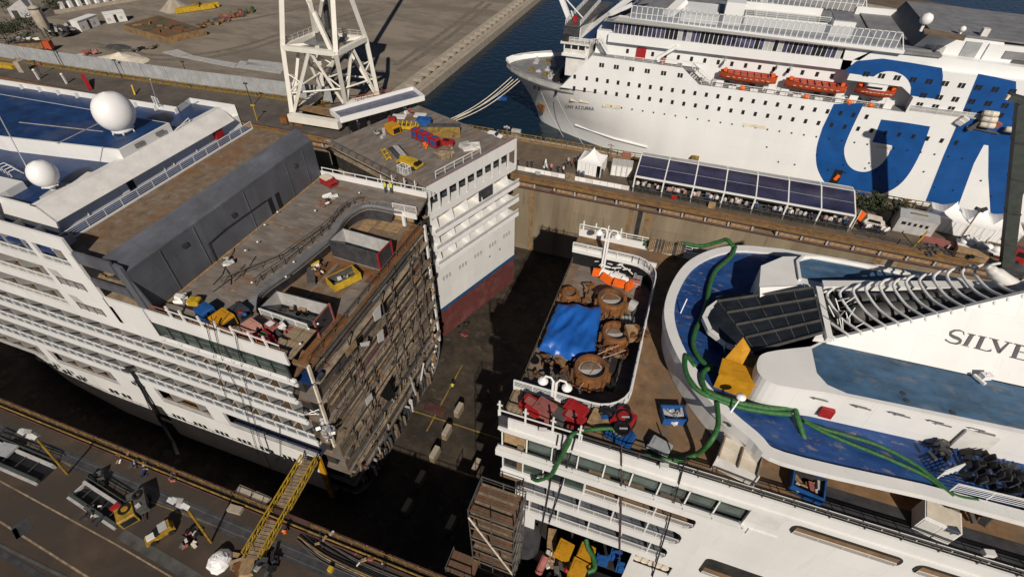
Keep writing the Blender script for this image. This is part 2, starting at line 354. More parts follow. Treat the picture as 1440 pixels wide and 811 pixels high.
# near quay: rails, lines, kerb strips
for (p0, p1, w, m, z) in (((-200, 13.1), (200, 13.1), .16, 'steel', .03), ((-200, 12.3), (200, 12.3), .16, 'steel', .03), ((-200, 2.6), (200, 2.6), .3, 'steel', .03)):
    struct(MB().box(p0[0], p1[0], p0[1]-w/2, p0[1]+w/2, ZQ+.004, ZQ+z).build('crane_rail', m))
struct(MB().box(-200, 200, 11.9, 13.5, ZQ+.003, ZQ+.007).build('rail_bed', 'dgrey'))
def strip(pts, w, m, name, z=.012):
    pts = [at(*p, z=ZQ) for p in pts]; mb = MB()
    for p, q in zip(pts, pts[1:]):
        n_ = Vector((-(q-p).y, (q-p).x, 0)).normalized()*w/2
        mb.ext([(p-n_)+Vector((0, 0, .004)), (q-n_)+Vector((0, 0, .004)), (q+n_)+Vector((0, 0, .004)), (p+n_)+Vector((0, 0, .004))], (0, 0, z))
    return struct(mb.build(name, m))
strip([(-60, 645), (0, 676), (165, 766), (260, 822)], .16, 'plank', 'kerb_line')
strip([(-60, 715), (0, 733), (90, 790), (130, 815)], .2, 'plank', 'kerb_line')
strip([(-40, 760), (0, 775), (60, 812)], .5, 'dgrey', 'crane_track')
strip([(170, 750), (220, 780), (290, 822)], 1.1, 'steel', 'steel_plate_track')
strip([(185, 695), (345, 755)], .12, 'dyellow', 'yellow_line')
strip([(10, 610), (100, 655)], .12, 'dyellow', 'yellow_line')
# ================================================================ forward half of the white cruise ship
L = thing('cruise_ship', 'forward half of a white cruise ship with two white radomes, cut open across its decks', 'cruise ship', (-60, 39, FLZ+1.7))
YN, YF, XC = 24.0, 52.4, -31.1
PD, PROM = 13.0, 15.2
# hull: loft over stations
def hull_prof(b, zk, zt, rb):
    yc = 38.2; pts = [(yc-b, zt)]
    for i in range(5):
        t = rad(90*i/4); pts.append((yc-b+rb*(1-math.cos(t)), zk+rb*(1-math.sin(t))))
    pts += [(2*yc-y, z) for y, z in reversed(pts)]
    return pts
st = [(-35.2, 14.2, 2.4), (-60, 14.2, 2.4), (-74, 14.1, 2.8), (-86, 13.2, 4), (-98, 11, 6), (-112, 7, 6), (-126, 1.5, 1.4)]
mb = MB(); prof = [[(x, y, z) for y, z in hull_prof(b, -17.4, -5.4, r)] for x, b, r in st]
mb.grid([p for pr in prof for p in pr], len(prof), len(prof[0])); hull = mb.build('hull', 'white', L, smooth=False)
MB().prism([(-35, 26.7), (-74, 26.7), (-112, 31), (-112, 46), (-74, 51), (-35, 51)], -17, 12.4).build('deckhouse_core', 'lgrey', L)
MB().prism([(-44.5, 26.7), (-74, 26.7), (-74, 51), (-44.5, 51)], 12.4, 14.8).build('deckhouse_core', 'lgrey', L)
# lower hull plate edge at the cut, orange primer strip
MB().ext([(-35.1, 23.95, -5.4), (-34.2, 23.95, -5.4), (-35.1, 23.95, -17.4), (-35.9, 23.95, -17.4)], (0, .3, 0)).build('primer_edge', 'ochre', L)
SL = [10.7, 7.1, 3.0, -1.7, -5.8]
def band(z0, z1, x0, x1, name='side_plating', m='white', y0=YN, th=.22): return MB().box(x0, x1, y0, y0+th, z0, z1).build(name, m, L)
# balcony rows on the near side
part_m = {}
def partition(h):
    k = round(h, 2)
    if k not in part_m: part_m[k] = MB().ext([(0, .45, 0), (0, 2.6, 0), (0, 2.6, h), (0, .15, h), (0, .15, 1.1)], (.1, 0, 0)).mesh('balcony_partition', 'lgrey')
    return part_m[k]
door_m = MB().box(-.9, .9, -.03, .03, .1, 2.3).mesh('balcony_door', 'glass')
mat_m = MB().box(-1.25, 1.25, .5, 2.4, 0, .05).mesh('balcony_floor', 'teak')
def balcony_row(zf, zt, x0, x1, solid, ra, pitch=3.25, warm=True):
    MB().box(x0, x1, YN, 26.7, zf-.3, zf).build('deck_slab', 'white_d', L)
    MB().box(x0, x1, YN-.06, YN+.16, zf-.35, zf+solid*.62).build('balcony_front', 'white', L)
    rr = MB().box(x0, x1, YN+.02, YN+.05, zf+solid*.62+.08, ra-.12); r = rr.build('rail_glass', 'glassy', L)
    mb = MB().box(x0, x1, YN-.05, YN+.12, ra-.12, ra)
    n = int((x1-x0)/1.6)
    for i in range(n+1): mb.box(x0+i*1.6-.05, x0+i*1.6+.05, YN-.04, YN+.1, zf+solid*.62, ra)
    mb.build('balcony_rail', 'rail', L)
    n = int((x1-x0)/pitch)
    for i in range(n):
        x = x1-pitch*(i+.5)
        piece('balcony_partition', partition(zt-zf), L, T((x, YN, zf)))
        piece('balcony_floor', mat_m, L, T((x+pitch/2, YN, zf)))
        piece('balcony_door', door_m, L, T((x+pitch/2, 26.66, zf)))
balcony_row(SL[1], 10.9, -108, -33.7, 1.1, 9.0)
balcony_row(SL[2], 6.9, -108, -33.5, 1.1, 4.8)
balcony_row(SL[3], 2.8, -108, -33.3, 1.3, .5)
band(10.55, 10.99, -108, -32.4); band(6.95, 7.3, -108, -33.5); band(2.85, 3.2, -108, -33.4)
# row of separate openings above the hull
zz0, zz1 = -5.4, -2.0
band(zz1, -1.4, -108, -33.4, th=.25)
for x0, x1 in ((-82.3, -80.5), (-68, -60.2), (-51.2, -48.5)): MB().box(x0, x1, YN, YN+.3, zz0-.05, zz1).build('side_plating', 'white', L)
for k, (x0, x1) in enumerate(((-108, -82.3), (-80.5, -68), (-60.2, -51.2), (-48.5, -34.2))):
    mb = MB().box(x0, x1, YN+.05, YN+.14, -5.4, -5.1).box(x0, x1, YN, YN+.18, -4.75, -4.62); mb.build('balcony_rail', 'lgrey', L)
    MB().box(x0, x1, YN+.3, 26.6, -5.5, -5.35).build('deck_slab', 'teak' if k < 3 else 'bluedeck', L)
    if k < 3:
        n = max(2, int((x1-x0)/3.1))
        for i in range(n): piece('balcony_partition', partition(3.4), L, T((x0+(i+.55)*(x1-x0)/n, YN, -5.4)))
# upper rows, left of the primer-grey block
X1 = -57.4
def win_row(z0, z1, spans, xe, xs=-108, deep=True, floor='teak'):
    xs_ = [xs]+[v for s_ in spans for v in s_]+[xe]
    for i in range(0, len(xs_), 2):
        if xs_[i+1]-xs_[i] > .05: MB().box(xs_[i], xs_[i+1], YN, YN+.25, z0, z1).build('side_plating', 'white', L)
    for a, b in spans:
        MB().box(a, b, YN+.25, 27, z0-.1, z0).build('deck_slab', floor, L)
        MB().rail([(a, YN+.1, z0), (b, YN+.1, z0)], .85, 4, 1.5, .03).build('balcony_rail', 'rail', L)
        n = int((b-a)/3.2)
        for i in range(n): piece('balcony_partition', partition(z1-z0), L, T((a+(i+.6)*(b-a)/max(n, 1), YN, z0)))
win_row(19.9, 22.4, [(-108, -63.0), (-62.2, -57.9)], -56.6, floor='bluedeck')
win_row(16.1, 18.7, [(-108, -63.6)], -56.4); win_row(12.1, 14.8, [(-108, -64.4)], -56.0)
for z0, z1 in ((16.1, 18.6), (12.1, 14.6)):
    MB().ext([(-63.0, YN-.02, z1), (-61.6, YN-.02, z1), (-61.0, YN-.02, z0+1.4), (-58.4, YN-.02, z0+1.4), (-58.4, YN-.02, z0+.3), (-62.6, YN-.02, z0+.3)], (0, .05, 0)).build('recess_panel', 'lgrey', L)
    MB().rail([(-62.4, YN-.06, z0+.3), (-58.5, YN-.06, z0+.3)], 1.1, 4, 1.3, .03).build('balcony_rail', 'dkrail', L)
for z0, z1, xe in ((22.4, 24.3, -56.3), (18.7, 19.9, -56.6), (14.8, 16.1, -56.4), (11.0, 12.1, -50.8)): band(z0, z1, -108, xe, th=.25)
MB().ext([(-56.6, YN, 16.1), (-50.8, YN, 16.1), (-50.8, YN, 12.101), (-56.6, YN, 12.101)], (0, .25, 0)).build('side_plating', 'white', L)
MB().box(-108, -57, 26.9, 51, 11, 21.2).build('deckhouse_core', 'white_d', L)
# glazed band under the bulwark
for i in range(9):
    x0 = -50.6+i*1.97; MB().box(x0+.05, x0+1.9, YN+.12, YN+.2, 11.7, 14.4).build('window_pane', 'gglass', L)
MB().box(-50.8, -32.9, YN+.25, YN+2.2, 11.2, 11.5).build('deck_slab', 'teak', L)
mb = MB()
for i in range(10): mb.box(-50.7+i*1.97-.07, -50.7+i*1.97+.07, YN+.02, YN+.22, 11.6, 14.5)
mb.build('window_mullion', 'dgrey', L)
band(11.35, 11.75, -50.8, -32.4); MB().box(-50.8, -32.4, YN-.35, YN, 11.3, 11.55).build('ledge', 'white', L)
MB().rail([(-50, YN-.3, 11.55), (-33, YN-.3, 11.55)], .9, 2, 2.4, .03).build('ledge_rail', 'rail', L)
bul = MB().box(-50.4, -32.2, YN-.05, YN+.15, 14.4, 16.3).build('bulwark', 'white', L)
MB().box(-50.4, -32.2, YN+.15, YN+.5, 16.0, 16.15).build('bulwark_shelf', 'coping', bul)
# promenade deck with the pool opening
oval = [at(*p, z=PROM) for p in [(553, 297), (520, 291), (500, 298), (486, 310), (473, 330), (450, 350), (413, 380), (380, 403), (365, 418), (362, 432)]]
oc = [(p.x, p.y) for p in catmull(oval, 4)] + [(-39.6, 28.5)]
ring = [(-50.3, YN+.1), (-32.3, YN+.1), (-32.5, 28.3)] + list(reversed(oc)) + [(-31.8, 52.2), (-32.4, 56.2), (-50.3, 56.2)]
MB().prism(ring, PROM-.35, PROM).build('promenade_deck', 'greydeck', L)
mb = MB(); cl = [Vector((x, y, PROM)) for x, y in oc]
k = 0
for p, q in zip(cl, cl[1:]):
    d = (q-p); n_ = Vector((d.y, -d.x, 0)).normalized()
    n_ = n_ if (p+n_-Vector((-33, 40, PROM))).length > (p-Vector((-33, 40, PROM))).length else -n_
    mb.add([p+Vector((0, 0, .42)), q+Vector((0, 0, .42)), q+n_*1.1+Vector((0, 0, .12)), p+n_*1.1+Vector((0, 0, .12)), p-Vector((0, 0, .5)), q-Vector((0, 0, .5))], [(0, 1, 2, 3), (0, 4, 5, 1)])
mb.build('pool_coaming', 'grey', L)
mb = MB()
for p, q in zip(cl, cl[1:]): mb.add([p-Vector((0, 0, .5)), q-Vector((0, 0, .5)), (q.x-.7, q.y, PD), (p.x-.7, p.y, PD)], [(0, 1, 2, 3)])
mb.build('pool_wall', 'dgrey', L)
off = [p+Vector((-1.5 if i < len(cl)-6 else -.8, .6, .05)) for i, p in enumerate(cl)][4:-6:2]
MB().rail(off, 1.0, 3, 2.2, .03).build('deck_rail', 'dkrail', L)
MB().rail([(-46.5+1.2*0, 31, PROM), (-43, 37, PROM), (-41.8, 44, PROM), (-41.5, 50, PROM)], .95, 2, 2.0, .035).build('deck_rail', 'dkrail', L)
lm = MB().ball((0, 0, 0), .13, 6).mesh('work_lamp', 'bright')
for p in ((413, 368), (345, 352), (372, 316), (390, 298), (362, 340), (402, 389), (443, 296), (505, 271), (447, 455), (434, 462), (422, 483), (354, 397)): piece('work_lamp', lm, L, T(at(*p, z=PROM+.6)))
# pool deck and its rust plates
MB().prism([(-43.5, 25.3), (XC, 25.3), (XC, 52.2), (-43.5, 53.5)], PD-.45, PD).build('pool_deck', 'rustdeck', L)
for i, (x0, x1, y0, y1, m) in enumerate(((-32.9, -31.12, 25.6, 52, 'orust'), (-37.2, -32.95, 40.2, 41.5, 'orust'), (-39.3, -37.2, 37, 41, 'orust'), (-34, -31.3, 33.2, 39, 'greydeck'), (-36.5, -34.3, 33.0, 34.5, 'orust'), (-39.8, -38, 48.2, 51, 'wood'), (-37.5, -34, 49.5, 51.8, 'wood'))):
    MB().box(x0, x1, y0, y1, PD+.004*(i+1), PD+.03+.004*i).build('deck_plate', m, L)
MB().box(-38.2, -37.8, 33.5, 41, PD+.05, PD+.12).build('deck_plate', 'greydeck', L)
MB().rail([(-31.4, 25.6, PD), (-31.4, 52, PD)], 1.05, 2, 2.3, .035).build('edge_rail', 'dkrail', L)
MB().rail([(-39, 28.45, PROM), (-32.6, 28.2, PROM)], 1.0, 5, 1.7, .035).build('deck_rail', 'rail', L)
MB().rail([(-35.6, 51.9, PROM), (-32, 52.1, PROM)], 1.0, 5, 1.7, .035).build('deck_rail', 'rail', L)
MB().box(-36, -31.9, 51.7, 51.95, PROM-.8, PROM+.05).build('deck_beam', 'white', L); MB().bar((-33.9, 51.6, PD), (-33.9, 51.6, PROM-.5), .4).build('deck_pillar', 'white', L)
MB().box(-36.5, -33, 52.6, 52.8, PD, PROM-.5).build('plywood_wall', 'wood', L)
# planks at the near corner
pm = MB().box(-.22, .22, -2.1, 2.1, 0, .1).mesh('plank', 'plank')
for i in range(6): piece('plank', pm, L, T((-34.3+.46*i, 26.3, PROM+.05+.02*(i % 3))) @ RZ(rad(-4+2*(i % 3))))
# stern-side far bulwark
MB().box(-50.3, -32.4, 56.1, 56.3, PROM, PROM+.9).build('bulwark', 'white', L)
MB().rail([(-50, 56.2, PROM+.9), (-32.6, 56.2, PROM+.9)], .6, 1, 1.9, .04).build('bulwark_rail', 'rail', L)
sm = MB().bar((0, 0, 0), (0, 0, 1.9), .13).bar((0, 0, 1.1), (.0, .5, 1.1), .08).mesh('stanchion', 'rail')
for p in ((538, 262), (553, 262), (570, 266), (585, 270)): piece('stanchion', sm, L, T(at(*p, z=PROM)))
sm = MB().bar((0, 0, -.6), (-.25, .1, 1.6), .17).mesh('stanchion', 'rail')
for x in (-46.6, -44.8, -42.4, -40.3, -38.2, -36, -34.2): piece('stanchion', sm, L, T((x, YN+.1, 16.2)))
MB().rail([(-49.8, YN+.35, 15.3), (-33, YN+.35, 15.3)], 1.6, 2, 3, .035).build('bulwark_rail', 'dred', L)
MB().bar((-38.4, YN+.1, 17.6), (-32.6, YN+.1, 17.2), .1).bar((-47, YN+.1, 17.3), (-38.4, YN+.1, 16.9), .1).build('top_rail', 'rail', L)
# primer-grey wall with its sloped top
XW = -50.3
sec = [(XW, PROM-.1), (XW, 21.25), (XW-2.3, 22.6), (XW-2.3, 21.3), (XW-.3, 20.9), (XW-.3, PROM-.1)]
MB().ext([(x, 24.5, z) for x, z in sec], (0, 31.5, 0)).build('grey_wall', 'wallgrey', L)
MB().box(XW-.02, XW+.03, 46.2, 47.0, PROM+.1, PROM+2.5).box(XW-.02, XW+.03, 44.7, 45.5, PROM+.1, PROM+2.6).build('door_opening', 'black', L)
MB().box(XW+.0, XW+.25, 24.5, 56, PROM, PROM+.12).build('wall_foot', 'wood', L)
for y, z in ((31, 19.5), (38.5, 18.8), (51, 19.2)): MB().box(XW, XW+.18, y, y+.7, z, z+.5).build('wall_vent', 'dgrey', L)
for y in (28.5, 33.2, 41.4, 49.6, 53.4): MB().box(XW, XW+.07, y, y+.12, PROM+.1, 21).build('wall_stiffener', 'wallgrey', L)
MB().tube([(XW+.12, 34, PROM+.2), (XW+.12, 34.1, 18), (XW+.12, 37, 18.2), (XW+.12, 44.4, 17.9)], .05, 5).build('wall_cable', 'black', L)
MB().ext([(XW, 24.2, 22), (XW+.1, 24.2, 15.6), (XW-1.2, 24.2, 15.6), (XW-.9, 24.2, 18), (XW-1.4, 24.2, 22.3)], (0, .35, 0)).build('corner_frame', 'wallgrey', L)
MB().ext([(XW+.05, 24.4, 20), (XW+1.2, 24.4, 15.3), (XW+.05, 24.4, 15.3)], (0, .15, 0)).build('gusset', 'wallgrey', L)
for z0, z1 in ((21.0, 22.6), (17.8, 18.9)): MB().box(-56.4, XW-.9, YN+.02, YN+.3, z0, z1).build('grey_band', 'wallgrey', L)
MB().box(-56.4, XW-1.3, 26.8, 27, 15.4, 21).build('recess_wall', 'wood', L)
MB().box(-56.4, XW-.5, 24.3, 27, 18.3, 18.6).box(-56.4, XW-.5, 24.3, 27, 15.6, 16.05).build('deck_slab', 'plank', L)
for i in range(16):
    z = random.choice((16.1, 18.65)); x = random.uniform(-56, -52); MB().obox((x, random.uniform(24.8, 26.3), z+random.uniform(.15, .5)), (random.uniform(1, 2.6), .25, random.uniform(.15, .3)), random.uniform(-.3, .3), 0, random.uniform(-.3, .3)).build('loose_timber', random.choice(('wood', 'plank', 'steel')), L)
# upper rusty deck, rail and blue walkway
MB().box(-60.2, XW-2.3, 24.5, 55.8, 20.9, 21.4).build('upper_deck', 'rustdeck', L)
MB().prism([(-60.2, 24.3), (-60.2, 55.8), (-62, 55.8), (-95, 51.5), (-108, 50), (-108, 24.3)], 20.95, 21.42).build('walkway_deck', 'blueroof', L)
MB().rail([(-60.25, 24.4, 21.42), (-60.25, 55.6, 21.42)], 1.15, 5, 2.3, .025, .05).build('walkway_rail', 'rail', L)
MB().box(-60.35, -60.15, 24.4, 55.6, 21.42, 21.6).build('kerb', 'white', L)
# deck house with the sloped white brow
YH0, YH1 = 27.0, 54.2
far = [at(*p, z=24.7) for p in ((330, 148), (266, 138), (248, 151), (140, 134), (30, 117))]; far = [Vector((-63.4, YH1, 24.7))]+far; far.append(far[-1]+(far[-1]-far[-2])*.45)
MB().prism([(-62.5, YH0), (-62.5, YH1)]+[(p.x, p.y-.05) for p in far[1:]]+[(far[-1].x, YH0)], 21.4, 23.2).build('deckhouse', 'white_d', L)
MB().ext([(-61.7, YH0-.1, 23.1), (-63.5, YH0-.1, 24.7), (-64.4, YH0-.1, 24.7), (-64.4, YH0-.1, 23.1)], (0, YH1-YH0+.2, 0)).build('brow', 'white_d', L)
MB().ext([(-62.4, YH0-.12, 21.5), (-61.7, YH0-.12, 23.1), (-63.5, YH0-.12, 24.7), (-108, YH0-.12, 24.7), (-108, YH0-.12, 21.5)], (0, .2, 0)).build('house_side', 'white', L)
MB().prism([(-64.4, YH0+.1), (-64.4, YH1-.1)]+[(p.x, p.y) for p in far[1:]]+[(far[-1].x, YH0+.1)], 23.6, 23.9).build('roof_deck', 'blueroof', L)
MB().box(-62.52, -62.45, 36.2, 37.1, 21.5, 23.0).build('doorway', 'black', L); MB().box(-62.48, -62.4, 35.2, 36.1, 21.5, 23.0).build('door', 'white', L)
MB().box(-62.5, -61.9, 50.5, 51.8, 21.7, 22.9).build('fire_cabinet', 'red', L)
for y in (30.5, 41.5, 43, 47): MB().bar((-62.4, y, 21.5), (-62.4, y, 23.1), .1).build('pipe', 'rail', L)
a = at(167, 211, z=25.9); b = at(238, 173, z=25.9); c = at(0, 192, z=25.9); d = at(120, 150, z=25.9)
MB().prism([(a.x, a.y), (b.x, b.y), (b.x-40, b.y-1.5), (-108, c.y-1.0), (c.x, c.y)], 23.8, 25.9).build('raised_house', 'white', L)
MB().prism([(a.x-.25, a.y+.2), (b.x-.25, b.y-.2), (b.x-40, b.y-1.7), (-108, c.y-.8), (c.x, c.y+.2)], 25.9, 25.94).build('raised_roof', 'blueroof', L)
mb = MB()
for (p, q) in (((27, 172), (145, 185)), ((80, 202), (140, 173)), ((0, 205), (90, 219))):
    p = at(*p, z=25.97 if q != (90, 219) else 23.95); q = at(*q, z=25.97 if q != (90, 219) else 23.95); mb.bar(p, q, .12, .04)
mb.build('roof_seam', 'lgrey', L)
for p in ((196, 203), (225, 187)): MB().obox(at(*p, x=a.x+.35*0+ (b.x-a.x)*.5+.12), (.06, 1.3, .5)).build('vent_grille', 'grey', L)
MB().rail([(b.x+.2, b.y, 24.2), (-63.9, b.y+3, 24.8)], .5, 1, 2).build('cable_duct', 'rail', L)
mb = MB()
for p, q in zip(far, far[1:]): MB().ext([p-Vector((0, 0, 4.4)), q-Vector((0, 0, 4.4)), q, p], (0, .15, 0)).build('house_side', 'white', L)
for k in range(9): p = far[3].lerp(far[5], k/8); MB().box(p.x-.1, p.x+.1, p.y-.5, p.y, 23.9, 24.6).build('bulwark_stay', 'rail', L)
# near roof details: small raised hatch house and chair rack
hh = [at(*p, z=24.8) for p in ((-60, 262), (0, 248), (32, 255), (8, 268), (-60, 300))]
MB().prism([(p.x, p.y) for p in hh], 23.9, 24.8).build('hatch_house', 'white', L)
mb = MB()
for i in range(4): p = at(2+5*i, 240+3*i, z=23.9); mb.tube([p, p+Vector((0, 0, .7)), p+Vector((.5, .5, .9)), p+Vector((.9, .9, .2))], .05, 5)
mb.build('chair_rack', 'rail', L)
MB().obox(at(105, 262, z=24.2), (.7, 5.5, .6), rad(14)).build('cable_duct', 'white_d', L)
MB().obox(at(80, 271, z=24.2), (1.2, 3.2, .7), rad(14)).build('life_raft_locker', 'lgrey', L)
# radomes: dome, skirt, pedestal legs
def radome(px, py, rpx, zc, zb, name):
    c = at(px, py, z=zc); r = rpx*((c-CAM).dot(_f))/FPX*.97
    mb = MB().ball(c, r, 28, z0=-.82)      # the dome is a little taller than wide
    for v in mb.v: v.x = c.x+(v.x-c.x)*.86; v.y = c.y+(v.y-c.y)*.95
    o = mb.build(name, 'bright', L, True)
    MB().lathe((c.x, c.y, 0), [(r*.54, zc-r*.92), (r*.5, zc-r*.75)], 20).build('skirt', 'white_d', o, True)
    MB().lathe((c.x, c.y, 0), [(r*.5, zc-r*.98), (r*.5, zc-r*.86)], 20).build('base_ring', 'lgrey', o)
    for k_ in range(6):
        t = k_*math.pi/3+.3; MB().bar((c.x+r*.5*math.cos(t), c.y+r*.5*math.sin(t), zc-r*.9), (c.x+r*.55*math.cos(t), c.y+r*.55*math.sin(t), zb), .13).build('leg', 'rail', o)
    return c, r
radome(160, 157, 28.5, 28.5, 25.9, 'radome')
c, r = radome(60, 244, 20, 26.6, 25.1, 'radome')
MB().bar((c.x, c.y, 23.9), (c.x, c.y, 25.4), .35).build('mast_post', 'white', L)
MB().tube([at(-8, 150, z=36), at(40, 240, z=27)], .05, 5).build('stay_wire', 'rail', L)
MB().tube([at(223, 150, z=24.4), at(211, 112, z=31)], .06, 5).build('whip_aerial', 'rail', L)
MB().rail([at(218, 147, z=24.7), at(226, 150, z=24.7)], 1.2, 4, .6, .04).build('aerial_base', 'rail', L)
# hull windows, door recess, chute
wm = MB().ext([(-.28, -.04, -.42), (.28, -.04, -.42), (.28, -.04, .42), (-.28, -.04, .42)], (0, .1, 0)).mesh('window', 'black')
for x in (-59.3, -55.4, -51.5, -47.6, -43.8, -40, -36.8):
    for k in (-.85, 0, .85): piece('window', wm, L, T((x+k, YN, -8.9)))
for x in (-69, -71.5, -78.3, -81.4, -84.6, -87.8):
    for k in (-.5, .5): piece('window', wm, L, T((x+k, YN if x > -75 else YN+.25*((-75-x)/6)**1.3, -8.4)))
MB().box(-64.3, -61.9, YN-.03, YN+.1, -11.2, -7.7).build('shell_door', 'dark', L)
MB().box(-65, -62.6, YN-.03, YN+.1, -15.3, -12.4).build('shell_door', 'dark', L)
MB().tube([at(186, 523, y=23.8), at(225, 590, y=23.5), at(243, 620, y=21.5), at(250, 640, y=18.6)], .22, 6).build('drain_chute', 'black', L)
MB().tube([at(186, 523, y=23.8), at(173, 519, y=24.0)], .25, 6).build('chute_head', 'dgrey', L)
for ps in (((296, 440), (310, 500), (340, 560), (363, 640)), ((330, 470), (345, 540), (364, 620), (380, 655), (366, 690)), ((288, 450), (300, 500), (318, 560)), ((393, 600), (394, 640), (388, 647))):
    MB().tube([at(*p, y=YN-.25) for p in ps], .045, 4).build('hanging_cable', 'black', L)
# ---- the cut face of the forward half
random.seed(11)
cutz = [PD, 10.5, 7.0, 2.95, -1.5, -5.6, -9.2, -12.6]
yend = [52.0, 52.0, 52.0, 52.0, 52.0, 51.8, 51.6, 50.6]
for i, z in enumerate(cutz[1:]):
    MB().box(-36, XC, 24.9, yend[i+1], z-.3, z).build('deck_edge', 'greydeck', L)
    MB().box(XC-.0, XC+.1, 25.0, yend[i+1], z-.34, z-.0).build('edge_flange', ('boardlight', 'boardlight', 'cutplank', 'boardlight', 'cutplank', 'cutgrey', 'steel')[i], L)
    yy = 25.2
    while yy < yend[i+1]-1 and i < 6:            # staging boards laid along each deck edge
        ln = random.uniform(5, 10); MB().box(XC+.12, XC+random.choice((.5, .55, .6)), yy, min(yend[i+1], yy+ln-.06), z-.02+.04*(i % 2), z+.06+.04*(i % 2)).build('staging_board', random.choice(('boardlight', 'boardlight', 'cutplank')), L); yy += ln
cols = ['cutgrey', 'cutgrey', 'cutplank', 'cutgrey', 'cutplank', 'cutgrey', 'cutrust']
for i in range(len(cutz)-1):
    zt, zb = cutz[i]-.34, cutz[i+1]+.01; yy = 25.2; end = yend[i]-.1; ht = zt-zb
    while yy < end-.3:
        wdt = min(random.uniform(3.5, 9.5), end-yy); xo = XC-random.choice((.3, .4, .5, .65)); mm = random.choice(cols)
        if i == 1 and 30 < yy < 43: mm = random.choice(('wood', 'cutplank'))
        if i == 2 and 31 < yy < 44: mm = random.choice(('orust', 'dred', 'rustdeck'))
        if i == 4 and 34 < yy < 38: mm = 'wood'
        MB().box(xo-.1, xo, yy, yy+wdt-.04, zb, zt if random.random() < .95 else zb+ht*.75).build('bulkhead_panel', mm, L)
        if random.random() < .12: MB().box(xo-1.2, XC-.6, yy+wdt-.08, yy+wdt, zb, zt).build('bulkhead', random.choice(('cutgrey', 'cutplank', 'steel', 'dgrey')), L)
        for k in range(random.choice((1, 2, 3))):     # ledges, ducts and pipes along the wall
            h = zb+ht*random.uniform(.25, .95); MB().box(xo, xo+random.uniform(.06, .2), yy+.1, yy+wdt-.1, h, h+random.uniform(.08, .3)).build('duct', random.choice(('cutgrey', 'steel', 'lgrey', 'dgrey', 'orust')), L)
        for k in range(random.choice((0, 0, 1))):
            y_ = yy+random.uniform(.2, max(.3, wdt-.2)); MB().bar((XC+.02, y_, zb), (XC+.02, y_, zt), random.uniform(.08, .15)).build('frame_post', random.choice(('steel', 'dkrail', 'dgrey')), L)
        if random.random() < .55:
            s_ = random.uniform(.3, .8); MB().box(XC+.1, XC+.5, yy+.2, yy+.2+s_*1.6, zb, zb+s_).build('stored_box', random.choice(('steel', 'cutgrey', 'wood', 'dgrey', 'cutplank')), L)
        yy += wdt
    for k in range(3):      # long pipe runs and ledges, level with the decks
        h = zb+ht*(.3+.22*k)+random.uniform(-.15, .15); a = 25.3+random.uniform(0, 8); b = end-random.uniform(0, 8)
        MB().box(XC-.25, XC+random.uniform(-.1, .12), a, b, h, h+random.uniform(.08, .26)).build('pipe_run', random.choice(('boardlight', 'steel', 'cutplank', 'dgrey')), L)
    for k in range(3):
        y0 = random.uniform(26, 51); MB().tube([(XC+.08, y0, zt+.3), (XC+.14, y0+random.uniform(-.3, .3), (zt+zb)/2), (XC+.2, y0+random.uniform(-.8, .8), zb+.2)], .035, 4).build('hanging_cable', 'black', L)
    if 0 < i < 6:
        for (a, b) in ((25.5, 34), (35, 43), (44, 51.5)): MB().rail([(XC+.5, a, zb), (XC+.5, b, zb)], 1., 2, 2.1, .022, .03).build('staging_rail', 'dkrail', L)
MB().ext([(XC-.1, 25.0, 13.4), (XC+.12, 25.0, 13.4), (XC-.3, 24.5, -2), (XC-.55, 24.5, -2)], (0, .35, 0)).build('shell_edge', 'cream', L)
MB().ext([(XC-.15, 52.1, 13.2), (XC+.12, 52.1, 13.2), (XC+.12, 52.3, -11.5), (XC-.15, 52.3, -11.5)], (0, .4, 0)).build('shell_edge', 'white', L)
pr = hull_prof(14.2, -17.2, -8, 5)[1:]; mb = MB()
for (y0, z0), (y1, z1) in zip(pr, pr[1:]): mb.ext([(-36, y0, z0), (-36, y1, z1), (XC, y1, z1), (XC, y0, z0)], (0, 0, .25))
mb.build('bilge_plating', 'bootgrey', L)
def keelz(y): return -17+max(0, abs(y-38.2)-9.5)*1.1
for i in range(60):      # torn double bottom: frames and brackets
    y = 25.6+i*.44+random.uniform(-.1, .1); z0 = keelz(y); z1 = min(-12.8, z0+random.uniform(1.6, 3.6))
    if z1-z0 > .4: MB().obox((XC-random.uniform(0, .5), y, (z0+z1)/2), (random.uniform(.3, .9), random.uniform(.08, .4), z1-z0), 0, random.uniform(-.12, .12)).build('floor_frame', random.choice(('steel', 'cutgrey', 'cutplank', 'lgrey', 'rustdeck', 'dgrey')), L)
for i in range(40):
    z = random.uniform(-15.5, 6); y = 52.0-max(0, -11.5-z)*.55-random.uniform(0, 2.2)*(z < -4)
    MB().obox((XC+random.uniform(-.2, .2), y, z), (.25, random.uniform(.2, .5), random.uniform(.2, .6)), 0, random.uniform(-.5, .5)).build('torn_bracket', random.choice(('cream', 'lgrey', 'cutgrey', 'wood', 'white_d')), L)
for i in range(34):
    y = random.uniform(27, 51); z = random.uniform(-13, -3); MB().bar((XC+.1, y, z), (XC+.2, y+random.uniform(-.7, .7), z-random.uniform(.6, 1.8)), random.uniform(.08, .22)).build('torn_stiffener', random.choice(('cutgrey', 'lgrey', 'steel', 'rustdeck', 'cutplank')), L)
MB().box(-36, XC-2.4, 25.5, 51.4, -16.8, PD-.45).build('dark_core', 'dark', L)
for y in (31, 38.5, 41, 46, 48.5): MB().bar((XC+.62, y, -6), (XC+.65, y, 12.5), .12).build('staging_upright', 'dkrail', L)
def sheet(pts, m, name='hung_sheet'): 
    MB().ext([at(*p, x=XC+.98) for p in pts], (.05, 0, 0)).build(name, m, L)
